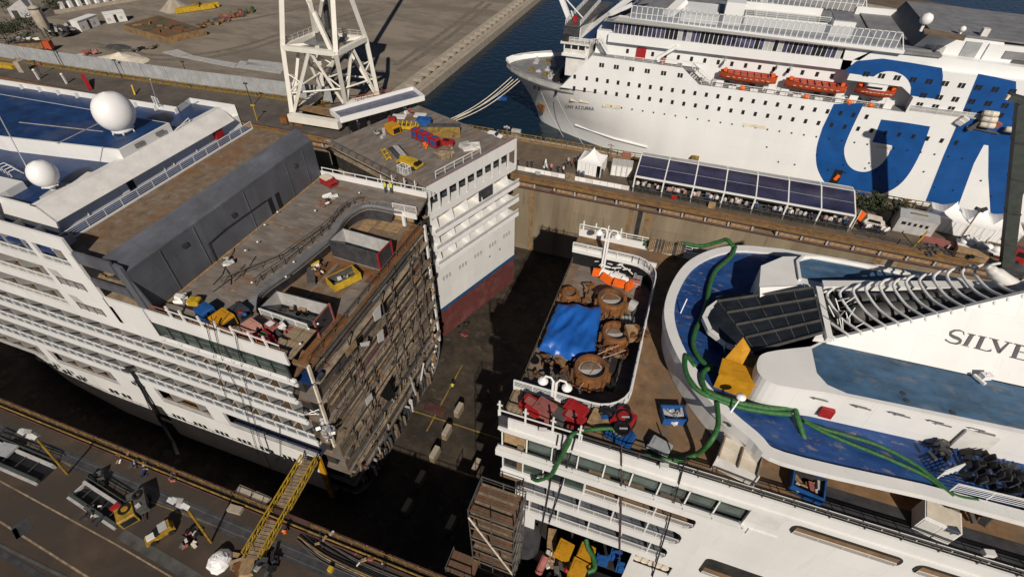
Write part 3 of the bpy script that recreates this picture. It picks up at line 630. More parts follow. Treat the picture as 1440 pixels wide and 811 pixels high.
sheet([(524, 440), (534, 428), (536, 446), (527, 452)], 'white_d'); sheet([(530, 470), (538, 462), (540, 478), (532, 482)], 'white_d'); sheet([(506, 482), (520, 479), (518, 486), (508, 487)], 'bright')
sheet([(513, 562), (522, 552), (524, 560), (516, 570)], 'white_d'); sheet([(484, 494), (500, 477), (502, 486), (488, 502)], 'wood', 'plywood_sheet')
sheet([(534, 556), (546, 536), (556, 556), (546, 564)], 'black', 'dark_hole')
for (p, q) in (((585, 555), (577, 530)), ((592, 535), (596, 510))): MB().bar(at(*p, x=XC+.6), at(*q, x=XC+.4), .24).build('loose_girder', 'lgrey', L)
mb = MB(); c = at(458, 605, x=XC-.4); random.seed(3)
for i in range(26): mb.obox(c+Vector((random.uniform(-.5, .5), random.uniform(-.5, .7), random.uniform(-1.4, 1.4))), (.5, .35, .4), random.random()*3, random.random()*3)
mb.build('foil_lagging', 'foil', L, kind='stuff')
c = at(425, 585, y=24.6)
for i in range(14): MB().tube([c+Vector((random.uniform(-1.2, .5), random.uniform(0, 1.4), random.uniform(-.3, .3))), c+Vector((random.uniform(.6, 2.0), random.uniform(0, 1.4), random.uniform(-.3, .5)))], .06, 4).build('bent_pipe', 'rail', L)
for z, m in ((10.55, 'blueroof'), (7.05, 'greydeck'), (3.0, 'greydeck'), (-1.4, 'cutplank')): MB().box(-36, XC+.05, 24.7, 26.9, z, z+.12).build('deck_end', m, L)
# ================================================================ aft half of the cruise ship
random.seed(21)
R = thing('cruise_ship', 'aft half of a white cruise ship, SILVER lettering on its casing, blue top deck', 'cruise ship', (20, 39, FLZ+1.7))
N2, F2, XR, XE = 24.4, 53.8, -9.4, 75
def plate(x0, x1, z0, z1, y=N2, th=.25, m='white', name='side_plating'): return MB().box(x0, x1, y, y+th, z0, z1).build(name, m, R)
# hull and side
mb = MB(); prof = [[(x, y+.8, z) for y, z in hull_prof(14.2, -17.2, -11, 3)] for x in (-7.6, XE)]
mb.grid([p for q in prof for p in q], 2, len(prof[0])); mb.build('hull', 'white', R)
MB().box(-7, XE, 37.5, 51.5, -16.5, 12.5).build('deckhouse_core', 'white_d', R); MB().box(2.2, XE, 37.5, 51.5, 12.5, 14.9).build('deckhouse_core', 'white_d', R)
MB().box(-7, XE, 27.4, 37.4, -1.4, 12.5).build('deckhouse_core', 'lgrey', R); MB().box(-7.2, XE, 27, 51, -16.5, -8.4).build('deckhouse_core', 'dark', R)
MB().box(-7.6, -7, 24.6, 52, -16.6, 12).build('cut_bulkhead', 'rustdeck', R)
plate(XR+.9, 45, 14.9, 16.4, N2-.05, .2, name='bulwark'); MB().box(XR, XR+.9, N2-.05, N2+.15, 14.9, 16.5).build('bulwark_end', 'dgrey', R)
MB().box(XR, 45, N2-.25, N2-.02, 14.55, 14.9).build('ledge', 'white', R)
# upper glazed band
for i in range(9):
    x0 = XR+.3+i*2.45; o = MB().box(x0+.08, x0+2.37, N2+.4, N2+.5, 11.6, 14.4).build('window_pane', 'wood' if i == 0 else 'gglass', R)
mb = MB().box(XR+.1, 12.9, N2+.05, N2+.12, 13.9, 14.0)
for i in range(10): mb.box(XR+.3+i*2.45-.06, XR+.3+i*2.45+.06, N2+.05, N2+.2, 11.5, 14.6)
mb.build('window_mullion', 'rail', R)
MB().box(XR+.3, 12.9, N2+.7, N2+3.0, 11.3, 11.5).build('cabin_floor', 'plank', R)
plate(12.9, XE, 11.2, 14.6)
MB().box(XR-.2, 13.2, N2-.5, N2+.25, 10.4, 11.4).build('ledge', 'white', R)
MB().rail([(XR, N2-.45, 11.4), (13, N2-.45, 11.4)], .5, 1, 2.45, .03).build('ledge_rail', 'rail', R)
# second glazed band (three panes) and the wooden balcony beside it
for i in range(4): MB().box(XR+.4+i*2.1, XR+2.4+i*2.1, N2+.25, N2+.35, 7.2, 10.2).build('window_pane', 'gglass' if i % 2 else 'glass', R)
mb = MB()
for i in range(5): mb.box(XR+.3+i*2.1, XR+.42+i*2.1, N2+.05, N2+.3, 7, 10.4)
mb.build('window_mullion', 'rail', R)
def hole_row(z0, z1, x0, x1, floor, bottom, rails=4, mid=()):
    """a plated strip with a rounded long opening"""
    MB().box(x0, x1, N2+.25, 27.4, z0-.25, z0).build('deck_slab', floor, R)
    MB().rail([(x0, N2+.12, z0), (x1-.1, N2+.12, z0)], 1.0, rails, 2.2, .022, .04).build('balcony_rail', 'rail', R)
    for i, xx in enumerate(mid): MB().box(xx-.07, xx+.07, N2+.1, 27.3, z0, z1).build('balcony_partition', 'white_d', R)
    MB().box(x0, x1, 27.3, 27.38, z0, z1).build('cabin_front', 'glass', R)
    mb = MB().ext([(x1+.05, N2, z1+.02), (x1-.9, N2, z1+.02), (x1-.28, N2, z1-.28), (x1+.05, N2, z1-.9)], (0, .25, 0)).ext([(x1+.05, N2, z0-.02), (x1-.9, N2, z0-.02), (x1-.28, N2, z0+.28), (x1+.05, N2, z0+.9)], (0, .25, 0))
    mb.build('corner_plate', 'white', R)
hole_row(7.3, 9.9, -.7, 9.7, 'teak', 0, 4, (-.7, 2.7, 6.1)); hole_row(3.4, 6.1, -7.6, 9.3, 'slate', 0, 4, (-7.6, -4.2, -.8, 2.6, 6)); hole_row(-.6, 2.1, -7.0, 8.8, 'slate', 0, 4, (-6, -2.8, .6, 4, 7))
plate(9.7, XE, 7.3, 11.2, N2+.002); plate(XR+.3, XE, 6.1, 7.3); plate(9.3, XE, 3.4, 6.1, N2+.002); plate(-7.6, XE, 2.1, 3.4); plate(8.8, XE, -.6, 2.1, N2+.002); plate(-7.4, XE, -1.8, -.6); plate(-8.6, -.7, 10.2, 10.5)
MB().box(-9.3, -7.4, N2-.1, N2+2.4, 5.6, 6.1).build('deck_end', 'rustdeck', R); MB().rail([(-9.2, N2, 6.1), (-5, N2, 6.1)], 1, 5, 1.5, .035).build('balcony_rail', 'rail', R)
# big loading opening with machinery behind
MB().box(-7.6, -5.2, N2, N2+.25, -11, -1.8).build('side_plating', 'white', R)
MB().box(5.7, 6.1, N2, N2+.25, -11, -1.8).build('side_plating', 'white', R); MB().box(6.1, 10, N2, N2+.25, -11, -4.2).build('side_plating', 'white', R); plate(10, XE, -11, -1.8)
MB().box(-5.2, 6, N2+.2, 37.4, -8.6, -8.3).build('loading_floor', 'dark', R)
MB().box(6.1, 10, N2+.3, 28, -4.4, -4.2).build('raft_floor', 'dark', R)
rm = MB().tube([(0, 0, 0), (0, 1.5, 0)], .62, 12).mesh('life_raft', 'cream')
for i in range(5): piece('life_raft', rm, R, T((6.55+i*.72, N2+.3, -3.3)) @ Matrix.Scale(.75, 4, (1, 0, 0)))
# openings in the plain side farther aft
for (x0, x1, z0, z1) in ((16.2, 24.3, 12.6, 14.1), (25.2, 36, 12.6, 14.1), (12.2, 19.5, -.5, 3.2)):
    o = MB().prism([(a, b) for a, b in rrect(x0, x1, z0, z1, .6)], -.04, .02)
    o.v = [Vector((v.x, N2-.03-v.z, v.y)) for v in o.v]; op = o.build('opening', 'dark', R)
    MB().box(x0+.3, x1-.3, N2-.085, N2-.075, z0+.1, z1-.25 if z1 > 5 else z0+1.6).build('opening_floor', 'teak', op)
    MB().rail([(x0+.3, N2-.12, z0+.05), (x1-.3, N2-.12, z0+.05)], .6, 4, 2, .018, .03).build('opening_rail', 'rail', op)
MB().box(12.9, 15.5, N2-.03, N2+.01, 12.2, 14.3).build('shell_hatch', 'white_d', R); MB().box(13.6, 15.9, N2-.12, N2, 10.2, 11.2).build('rub_plate', 'white', R)
# promenade deck with the pool well
well = [(x, y) for x, y in rrect(-11.9, 1.4, 28.6, 51.6, 3.2, 6, (1, 0, 0, 1))]
well = [p for p in well if p[0] > -9]; well = [(XR, 51.6)] + sorted([p for p in well if p[1] > 40], key=lambda p: -p[1]*1+p[0]*.0) + sorted([p for p in well if p[1] <= 40], key=lambda p: -p[1]) + [(XR, 28.6)]
ring = [(XR, N2+.1), (XE, N2+.1), (XE, 55), (XR, 55)] + well
MB().prism(ring, PROM-.3, PROM).build('promenade_deck', 'teak', R)
wl = [Vector((x, y, PROM)) for x, y in well]
mb = MB()
for p, q in zip(wl, wl[1:]): mb.add([p, q, (q.x, q.y, PD-.1), (p.x, p.y, PD-.1)], [(0, 1, 2, 3)])
mb.build('pool_wall', 'black', R)
mb = MB()
for p, q in zip(wl, wl[1:]): mb.bar(p+Vector((0, 0, .0)), q+Vector((0, 0, .0)), .3, .4)
mb.build('pool_kerb', 'white', R)
MB().rail(wl, 1.25, 6, 1.8, .04, .07).build('pool_rail', 'rail', R)
MB().prism([(XR+.1, 27), (1.9, 27), (1.9, 53), (XR+.1, 53)], PD-.4, PD).build('pool_deck', 'greydeck', R)
MB().box(XR+.05, XR+1.2, 27.2, 52.6, PD+.004, PD+.05).build('deck_plate', 'rustdeck', R)
MB().box(-7.6, -.2, 33, 45, PD-.04, PD+.008).build('pool_pit', 'dark', R)
MB().rail([(XR+.15, 28.6, PD), (XR+.15, 51.6, PD)], 1.0, 1, 3, .03).build('edge_rail', 'dkrail', R)
for i in range(4): piece('plank', pm, R, T((XR+.4+.45*i, 26.6, PROM+.06+.02*(i % 2))) @ RZ(rad(-3+3*(i % 2))))
# rails and bulwarks of the promenade
MB().rail([(XR, N2+.05, 16.4), (-1.8, N2+.05, 16.4)], .9, 1, 2.6, .06).build('bulwark_rail', 'rail', R)
sm2 = MB().bar((0, 0, 0), (0, -.05, 2.3), .16).bar((-.25, 0, 1.7), (.25, 0, 1.7), .1).mesh('stanchion', 'rail')
for x in (-9.3, -6.9, -4.4, -2.0): piece('stanchion', sm2, R, T((x, N2+.1, 16.3)))
MB().rail([(-1.8, N2+.05, 16.4), (45, N2+.05, 16.4)], .8, 2, 2.4, .035).build('bulwark_rail', 'steel', R)
MB().rail([(5.3, N2+.45, PROM), (45, N2+.45, PROM)], 1.5, 3, 2.4, .03).build('deck_rail', 'rail', R)
MB().box(XR, 40, 54.9, 55.15, PROM, PROM+1.0).build('bulwark', 'white', R)
MB().rail([(XR, 55, PROM+1), (7, 55, PROM+1)], .8, 2, 2.0, .04).build('bulwark_rail', 'rail', R)
for p in ((821, 318), (838, 322), (855, 326), (873, 330)):
    q = at(*p, y=55.2); piece('stanchion', sm2, R, T((q.x, 55.2, PROM)))
MB().box(XR, 1.2, 51.7, 51.95, PROM, PROM+.55).build('pool_bulwark', 'white', R)
# double-headed deck lamps
def deck_lamp(base, h, dx):
    o = MB().bar(base, base+Vector((0, 0, h)), .22).bar(base+Vector((.3, 0, 0)), base+Vector((.3, 0, h)), .22).build('lamp_post', 'bright', R)
    for s_ in (-1, 1):
        c0 = base+Vector((.15+s_*.15, 0, h)); MB().tube([c0, c0+Vector((s_*.25, 0, .5)), c0+Vector((s_*.8, 0, .5)), c0+Vector((s_*1.0, 0, .1))], .1, 6).build('lamp_arm', 'bright', o)
        MB().lathe(c0+Vector((s_*1.0, 0, -.35)), [(.5, 0), (.48, .15), (.3, .38), (.05, .5)], 12).build('lamp_shade', 'bright', o)
deck_lamp(at(776, 560, z=PROM), 2.6, 1); deck_lamp(at(845, 382, z=PD), 6.2, 1)
# blue scraped deck: white-rimmed curved front
near = [at(*p, z=18.9) for p in ((1440, 734), (1300, 700), (1100, 653), (1052, 618), (1000, 570), (950, 500), (933, 440), (950, 390), (980, 362), (1030, 348), (1100, 353), (1280, 384))]
rim = catmull(near[1:-1], 5); rim = [Vector((45, near[1].y+.6, 18.9))]+rim+[Vector((45, 57.2, 18.9))]
rim = [Vector((p.x, p.y, 18.9)) for p in rim]
cen = Vector((20, 40.5, 18.9))
def inset(pts, d):
    out = []
    for i, p in enumerate(pts):
        t = (pts[min(i+1, len(pts)-1)]-pts[max(i-1, 0)]).normalized(); n_ = Vector((-t.y, t.x, 0))
        if (p+n_-cen).length > (p-n_-cen).length: n_ = -n_
        out.append(p+n_*d)
    return out
inn = inset(rim, 1.0); inn[0].x = inn[-1].x = 45; low = inset(rim, .5); low[0].x = low[-1].x = 45
MB().prism([(p.x, p.y) for p in inset(rim, .3)], 18.55, 18.9).build('top_deck', 'bluescrape', R)
mb = MB()
for i in range(len(rim)-1):
    a, b, c, d = rim[i], rim[i+1], inn[i+1], inn[i]; up = Vector((0, 0, .32)); dn = Vector((0, 0, -.75))
    wdt = .0
    pass
up = Vector((0, 0, .32)); rows = []
for i in range(len(rim)): rows += [rim[i]-Vector((0, 0, .2 if rim[i].x > 12 and rim[i].y < 40 else .75)), rim[i]+up, inn[i]+up, inn[i]]
mb.grid(rows, len(rim), 4); mb.build('deck_rim', 'white', R)
mb = MB()
for i in range(len(rim)-1):
    if rim[i].x > 12.5 and rim[i].y < 40: continue
    mb.add([low[i]+Vector((0, 0, -.75)), low[i+1]+Vector((0, 0, -.75)), low[i+1]+Vector((0, 0, -3.6)), low[i]+Vector((0, 0, -3.6))], [(0, 1, 2, 3)])
mb.build('curved_front', 'white_d', R)
MB().box(12, 45, 29.6, 29.9, PROM, 18.5).build('house_side', 'wood', R); MB().box(11.5, 16.4, 24.9, 28.0, PROM+.003, PROM+.02).build('teak_deck', 'teak', R)
for x in (16.8, 21, 26): MB().bar((x, 29.2, PROM), (x+.3, 27.3, 18.4), .25).build('deck_bracket', 'dgrey', R)
MB().box(16, 45, 27.2, 27.3, PROM+.002, PROM+.02).build('waterway', 'dgrey', R); MB().box(16.5, 45, 24.9, 28.0, PROM+.004, PROM+.03).build('dark_deck_cover', 'dgrey', R)
# near upper house: white wall, curved end, worn blue roof
ZH = 22.3
hs = [at(*p, z=ZH) for p in ((1140, 487), (1075, 497), (1064, 512), (1066, 535), (1080, 556), (1100, 565))]
hs = catmull([Vector((15.2, 36.6, ZH)), Vector((11.6, 34.6, ZH)), Vector((10.8, 33.2, ZH)), Vector((11.0, 31.8, ZH)), Vector((12.4, 31.2, ZH)), Vector((16, 31.75, ZH))], 4)+[Vector((45, 33.6, ZH)), Vector((45, 38, ZH)), Vector((16, 37.4, ZH))]
MB().prism([(p.x, p.y) for p in hs], 18.9, ZH).build('upper_house', 'white', R)
wb = [at(*p, z=ZH+.02) for p in ((1137, 487), (1165, 483), (1300, 515), (1440, 549))]
wl2 = [Vector((15.3, 36.3, 0)), Vector((16.3, 37.4, 0)), Vector((45, 38, 0)), Vector((45, 33.9, 0)), Vector((30, 33.1, 0)), Vector((17.6, 32.2, 0)), Vector((16.2, 32.6, 0)), Vector((15.5, 33.6, 0))]
MB().prism([(p.x, p.y) for p in wl2], ZH+.004, ZH+.03).build('worn_roof', 'blueworn', R)
MB().obox(at(1162, 580, y=31.6), (1.0, .35, 1.0)).build('fire_cabinet', 'red', R)
for p in ((1155, 560), (1215, 573), (1270, 585), (1328, 599), (1390, 612)):
    q = at(*p, y=31.7); MB().box(q.x-.6, q.x+.5, 31.5+.03*(q.x-16), 31.6+.03*(q.x-16), q.z-.04, q.z+.04).add([(q.x-.9, 31.5+.03*(q.x-16), q.z), (q.x-.5, 31.5+.03*(q.x-16), q.z+.15), (q.x-.5, 31.5+.03*(q.x-16), q.z-.15)], [(0, 1, 2)]).build('arrow_mark', 'grey', R)
q = at(1365, 622, y=32.4); MB().box(q.x-1.1, q.x+1.1, 32.1, 32.3, 19.3, 21.6).build('house_door', 'white_d', R)
# far upper house, mirror side
fh = [Vector((11.0, 43.2, 0)), Vector((15.5, 45.2, 0)), Vector((45, 44.8, 0)), Vector((45, 51.2, 0)), Vector((16, 50.2, 0)), Vector((13.4, 49.2, 0)), Vector((11.2, 46.8, 0))]
MB().prism([(p.x, p.y) for p in fh], 18.9, ZH).build('upper_house', 'white', R)
MB().prism([(14.9, 46.2), (45, 45.4), (45, 50.9), (16.2, 49.8), (14.9, 48.8)], ZH+.004, ZH+.03).build('worn_roof', 'blueworn', R)
mb = MB(); pth = [Vector((14.8, 45.6, ZH)), Vector((14.7, 48.6, ZH)), Vector((15.4, 49.8, ZH)), Vector((17, 50.3, ZH)), Vector((45, 51.1, ZH))]
for p, q in zip(pth, pth[1:]): mb.bar(p+Vector((0, 0, .1)), q+Vector((0, 0, .1)), .25, .4)
mb.build('roof_kerb', 'white', R)
MB().ext([(11.0, 43.0, 20.5), (15.6, 45.0, 20.5), (15.6, 45.0, 22.5), (11.0, 43.0, 22.5)], (.3, -.9, -.9)).build('bevel_wall', 'white', R)
# glazed skylight
sk = [at(1010, 424, z=20.6), at(1143, 405, z=23.2), at(1158, 468, z=23.2), at(1062, 494, z=20.9)]
MB().prism([(p.x, p.y) for p in (at(1003, 428, z=19), at(1150, 404, z=20), at(1168, 474, z=20), at(1052, 500, z=19), at(1004, 472, z=19), at(990, 447, z=19))], 18.9, 20.2).build('skylight_base', 'dgrey', R)
cb = [at(*p, z=20.3) for p in ((1012, 424), (996, 436), (990, 448), (998, 466), (1022, 484), (1058, 499))]
mb = MB()
for p, q in zip(cb, cb[1:]): mb.bar(p, q, .45, .5)
mb.build('skylight_kerb', 'white', R)
def bil(u, v): return sk[0].lerp(sk[1], u).lerp(sk[3].lerp(sk[2], u), v)
for i in range(5):
    for j in range(4):
        if i == 0 and j in (0,): pass
        u0, u1, v0, v1 = (i+.05)/5, (i+.95)/5, (j+.06)/4, (j+.94)/4
        MB().ext([bil(u0, v0), bil(u1, v0), bil(u1, v1), bil(u0, v1)], (0, 0, .06)).build('skylight_pane', 'glass', R)
mb = MB()
for i in range(6): mb.bar(bil(i/5, 0), bil(i/5, 1), .1, .16)
for j in range(5):
    mb.bar(bil(0, j/4)+Vector((0, 0, .1)), bil(1, j/4)+Vector((0, 0, .1)), .14, .24)
mb.build('skylight_frame', 'steel', R)
tipn = [at(1010, 424, z=20.6), at(996, 437, z=20.4), at(992, 448, z=20.35), at(1000, 465, z=20.4), at(1022, 481, z=20.6), at(1062, 494, z=20.9)]
for p, q in zip(tipn, tipn[1:]): MB().ext([p, q, (bil(0, .5)+bil(.0, .5))/2], (0, 0, .05)).build('skylight_pane', 'glass', R)
MB().bar(at(1150, 405, z=23.3), at(1166, 478, z=22.8), .5, .5).build('skylight_end', 'white', R)
MB().ext([at(1145, 475, z=22.6), at(1166, 478, z=22.6), at(1160, 455, z=23), ], (0, 0, -.4)).build('skylight_end', 'white', R)
# casing with the lettering
b0 = Vector((16.5, 37.45, ZH)); bx = Vector((45, 38.3, ZH)); SLP = .6
def on_casing(px, py):
    v = RT*(px-720)-UP*(py-405.5)+_f*FPX; n_ = (bx-b0).cross(Vector((0, SLP, 1))).normalized()
    t = (b0-CAM).dot(n_)/v.dot(n_); return CAM+v*t
t0 = on_casing(1166, 478); t1 = on_casing(1440, 412); t2 = t1+(t1-t0)*.6
MB().ext([b0, bx, t2, t1, t0], (0, .4, -.1)).build('funnel_casing', 'white', R)
cn = (bx-b0).cross(Vector((0, SLP, 1))).normalized(); cn = -cn if cn.z < 0 else cn
def letter(polys, k):
    mb = MB()
    for pl in polys: mb.ext([on_casing(*p)+cn*.01 for p in pl], cn*.05)
    mb.build('letter', 'dgrey', R)
def cz(pts): return [(1140+x/4.507, 340+y/4.507) for x, y in pts]
def stroke(pts, w):
    a = []; b = []
    for i, p in enumerate(pts):
        q0 = pts[max(i-1, 0)]; q1 = pts[min(i+1, len(pts)-1)]; dx, dy = q1[0]-q0[0], q1[1]-q0[1]; l = math.hypot(dx, dy)
        ww = w[i]/2; a.append((p[0]-dy/l*ww, p[1]+dx/l*ww)); b.append((p[0]+dy/l*ww, p[1]-dx/l*ww))
    return [[a[i], a[i+1], b[i+1], b[i]] for i in range(len(pts)-1)]
S_ = [(972, 588), (968, 570), (945, 560), (912, 560), (886, 572), (886, 588), (905, 600), (935, 612), (950, 624), (944, 638), (920, 645), (885, 638), (862, 625), (853, 618)]
letter([cz(q) for q in stroke(S_, [4, 6, 9, 11, 15, 18, 21, 21, 18, 15, 11, 9, 8, 10])], 0)
letter([cz(q) for q in ([(1010, 583), (1036, 588), (993, 657), (967, 652)], [(998, 577), (1046, 588), (1043, 593), (995, 582)], [(958, 650), (1003, 662), (1000, 666), (955, 654)])], 1)
letter([cz(q) for q in ([(1078, 598), (1104, 604), (1070, 675), (1044, 670)], [(1066, 592), (1114, 602), (1111, 607), (1063, 597)], [(1036, 668), (1075, 676), (1115, 688), (1112, 694), (1032, 673)], [(1112, 694), (1118, 688), (1146, 680), (1140, 694)])], 2)
letter([cz(q) for q in ([(1150, 614), (1178, 620), (1205, 690), (1196, 706), (1184, 703)], [(1134, 606), (1192, 620), (1190, 625), (1132, 611)], [(1196, 706), (1188, 690), (1252, 634), (1262, 638)], [(1232, 628), (1280, 640), (1278, 645), (1230, 633)])], 3)
letter([cz(q) for q in ([(1304, 650), (1332, 656), (1300, 735), (1272, 728)], [(1290, 641), (1400, 668), (1396, 676), (1288, 647)], [(1262, 725), (1380, 752), (1378, 759), (1260, 731)], [(1318, 690), (1360, 700), (1358, 706), (1316, 696)])], 4)
# rib cage over the uptakes
ends = [(150, 612), (240, 592), (320, 575), (400, 557), (480, 541), (560, 521), (640, 501), (730, 485), (815, 465), (895, 444), (985, 423), (1075, 404), (1165, 383), (1250, 361), (1345, 340)]
tops = [(45, 350), (75, 318), (155, 298), (235, 286), (320, 269), (400, 256), (490, 239), (575, 234), (655, 216), (740, 206), (830, 186), (915, 171), (1010, 155), (1090, 147), (1170, 140)]
for i, (e, tp) in enumerate(zip(ends, tops)):
    e_ = (1140+e[0]/4.507, 340+e[1]/4.507); tt = (1140+tp[0]/4.507, 340+tp[1]/4.507)
    B = on_casing(*e_); y1 = B.y
    k1 = (tt[0]-11+.0, tt[1]+12); k2 = (tt[0]-6, tt[1]+2)
    m1 = (e_[0]*.45+k1[0]*.55-2, e_[1]*.45+k1[1]*.55+6)
    pts = [B+Vector((0, .3, -.6)), B, at(*m1, y=y1+1.9), at(*k1, y=y1+4.0), at(*k2, y=y1+5.0), at(*tt, y=y1+5.6), at(tt[0]+6, tt[1]-1, y=y1+6.0)]
    MB().tube(catmull(pts, 4), .13, 6).build('rib', 'rail', R, True)
MB().prism([(16.2, 38), (45, 41), (45, 45.2), (16.2, 45)], 19.2, 22.4).build('uptake_floor', 'dark', R)
MB().bar((16.4, 44.2, 23.4), (45, 46.5, 30), .9, .5).build('cage_beam', 'white', R)
for k in range(5): MB().bar((19+4*k, 43.6+.3*k, 22.2), (19+4*k, 44.6+.3*k, 24+.9*k), .3).build('cage_post', 'lgrey', R)
for (p, q, r) in (((18.5, 41.2, 22.9), (29, 43.2, 26.2), .95), ((21, 42.8, 24), (32, 44.5, 27), .8), ((18.5, 43.4, 22.8), (24, 44, 24), .75)):
    MB().tube([p, Vector(p).lerp(Vector(q), .05), q], [r*.6, r, r], 12).build('uptake_pipe', 'steel', R, True)
MB().tube(catmull([at(1388, 374, y=44.5), at(1398, 382, y=44.3), at(1416, 395, y=44.2), at(1444, 411, y=44.2), at(1480, 428, y=44.2)], 5), [.25]*3+[.4]*3+[.55]*15, 14).build('uptake_cowl', 'white_d', R, True)
mb = MB(); random.seed(5)
for k in range(16): q = Vector((17+random.random()*1.5, 39+random.random()*4, 22.6+random.random())); mb.tube([q, q+Vector((random.uniform(-.8, .8), random.uniform(-.8, .8), .9))], .05, 4)
mb.build('wire_tangle', 'rail', R)
# small fittings on the blue deck
q = at(1026, 581, z=18.95); o = MB().bar(q, q+Vector((.3, .3, 2)), .12).build('vent_post', 'bright', R); MB().ball(q+Vector((.3, .3, 2.1)), .42, 10, .6).build('vent_cap', 'bright', o, True)
q = at(957, 440, z=18.95); MB().bar(q, q+Vector((.2, .3, 1.8)), .1).build('vent_post', 'bright', R)
q = at(1380, 535, z=ZH); MB().obox(q+Vector((0, 0, .6)), (.8, .5, .5), .4).bar(q, q+Vector((0, 0, .9)), .2).obox(q+Vector((-.4, -.3, .35)), (.25, 1, .2), .6).build('floodlight', 'bright', R)
sp = MB().lathe((0, 0, 0), [(.02, .0), (.22, .01), (.22, .04), (.02, .05)], 10).mesh('deck_ring', 'dgrey')
for p in ((1025, 447+150), (957, 455), (957, 475), (1270, 553), (1275, 563), (1340, 580)): piece('deck_ring', sp, R, T(at(*p, z=18.93 if p[0] < 1100 else ZH+.04)))
# aft rail and dark stack of loungers
MB().rail([at(1335, 690, z=19.2), at(1440, 715, z=19.2), at(1520, 735, z=19.2)], 1.1, 5, 2, .035).build('deck_rail', 'rail', R)
MB().rail([at(1318, 672, z=19.2), at(1345, 662, z=19.2)], 1.1, 6, .5, .04).build('deck_gate', 'rail', R)
MB().rail([(16, 27.25, 18.6), (30, 27.5, 18.6)], .35, 1, 3, .05).build('lip_rail', 'rail', R)
# ================================================================ midship section standing askew in the dock
random.seed(31)
pa, pb, pc, pd_ = Vector((-33.0, 57.4, 0)), Vector((-25.75, 76.7, 0)), Vector((-48.6, 85.4, 0)), Vector((-55.8, 66.2, 0))
ux = (pb-pa).normalized(); uy = (pd_-pa).normalized(); uy = (uy-ux*uy.dot(ux)).normalized(); LX, LY = 20.6, 24.6
ang = math.atan2(ux.y, ux.x)
ms = thing('ship_section', 'white midship section standing askew by the far dock wall, red bottom and blue stripe', 'ship section', (pa.x, pa.y, FLZ+1.2), ang)
def sec(mb, name, m, parent=None, **k):
    """local: u along the balcony side, v inward, z absolute"""
    mb.v = [Vector((v.x, v.y, v.z-(FLZ+1.2))) for v in mb.v]; return mb.build(name, m, parent or ms, local=True, **k)
def _par(o): WM[o.name] = WM[ms.name]; return o
TOPZ = 15.5
sec(MB().box(0, LX, 0, LY, -9.0, -.2), 'hull', 'white'); sec(MB().box(-.015, LX+.015, -.015, LY+.015, -9.75, -9), 'waterline_stripe', 'stripe'); sec(MB().box(0, LX, 0, LY, -16.2, -9.75), 'bottom_plating', 'antifoul')
sec(MB().box(.8, LX-.1, 2.2, LY-1, -.2, 14.6), 'core', 'cream')
sec(MB().box(-.01, LX, .0, LY, 14.6, 15.0), 'top_deck', 'greydeck')
sec(MB().box(-.3, -.02, .4, LY-.4, -12, 14.5), 'cut_bulkhead', 'dark')
for z in (-2, 1.5, 4.6, 7.7, 11, 14.3): sec(MB().box(-.9, .0, .3, LY-.3, z-.15, z+.1), 'staging_walk', 'plank')
sec(MB().rail([(-.2, .4, 15), (-.2, LY, 15)], 1.1, 3, 2, .035), 'deck_rail', 'dkrail')
sec(MB().box(0, LX, -.15, .1, 14.3, 16.2), 'bulwark', 'white'); sec(MB().box(0, LX, .1, 1.3, 15.0, 15.9), 'walkway_top', 'grey')
sec(MB().rail([(3, 1.2, 15.9), (13, 1.2, 15.9)], 1.1, 2, 2.2, .04), 'deck_rail', 'rail')
sec(MB().rail([(0, .0, 16.2), (LX, .0, 16.2)], .12, 1, 4, .03), 'bulwark_cap', 'dred')
sec(MB().box(0, LX, 0, 2.2, 10.9, 11.3), 'deck_slab', 'white'); sec(MB().box(0, LX, 2.1, 2.2, 11.3, 14.4), 'window_wall', 'dark')
for i in range(10):
    o = sec(MB().box(.25+i*2.05, 2.0+i*2.05, 1.6, 1.7, 11.6, 14.2), 'window_pane', 'glass')
for i in range(11): sec(MB().box(i*2.04, .3+i*2.04, -.12, .15, 11.2, 14.35), 'pillar', 'white')
sec(MB().box(0, LX, -.15, .1, 10.4, 11.5), 'side_band', 'white')
def mid_row(z0, z1, gap=None):
    sec(MB().box(0, LX, -.9, 2.2, z0-.3, z0), 'deck_slab', 'white'); sec(MB().box(0, LX, -.95, -.8, z0-.35, z0+.35), 'slab_edge', 'bright')
    sec(MB().box(.1, LX, -.85, -.8, z0+.35, z0+1.05), 'rail_glass', 'lgrey'); sec(MB().box(0, LX, -.9, -.78, z0+1.05, z0+1.13), 'balcony_rail', 'rail')
    for i in range(6): sec(MB().ext([(1.2+3.4*i, -.6, z0), (1.2+3.4*i, 2.2, z0), (1.2+3.4*i, 2.2, z1), (1.2+3.4*i, .2, z1)], (.12, 0, 0)), 'balcony_partition', 'bright')
    for i in range(6): sec(MB().box(2.2+3.4*i, 3.3+3.4*i, 2.1, 2.19, z0+.1, z1-.3), 'balcony_door', 'bright' if i % 2 else 'white_d')
mid_row(7.7, 10.4); mid_row(4.5, 7.3); mid_row(1.3, 4.1)
o = sec(MB().box(11, 14.3, -.2, .1, 8.3, 10.4), 'hoarding', 'dgrey'); 
sec(MB().box(0, 1.5, -.02, 2, -.2, 1.1), 'side_band', 'white'); sec(MB().box(12.3, 13.2, -.02, 2, -.2, 1.1), 'pillar', 'white'); sec(MB().box(LX-.4, LX, -.02, 2, -.2, 1.1), 'pillar', 'white')
sec(MB().box(1, 6.5, -.05, .3, -.2, 1.1), 'white_cover', 'bright')
sec(MB().rail([(.3, .05, -.2), (LX, .05, -.2)], 1., 3, 1.6, .04), 'balcony_rail', 'dkrail')
wmm = MB().box(-.25, .25, -.06, .02, -.45, .45).mesh('window', 'lgrey')
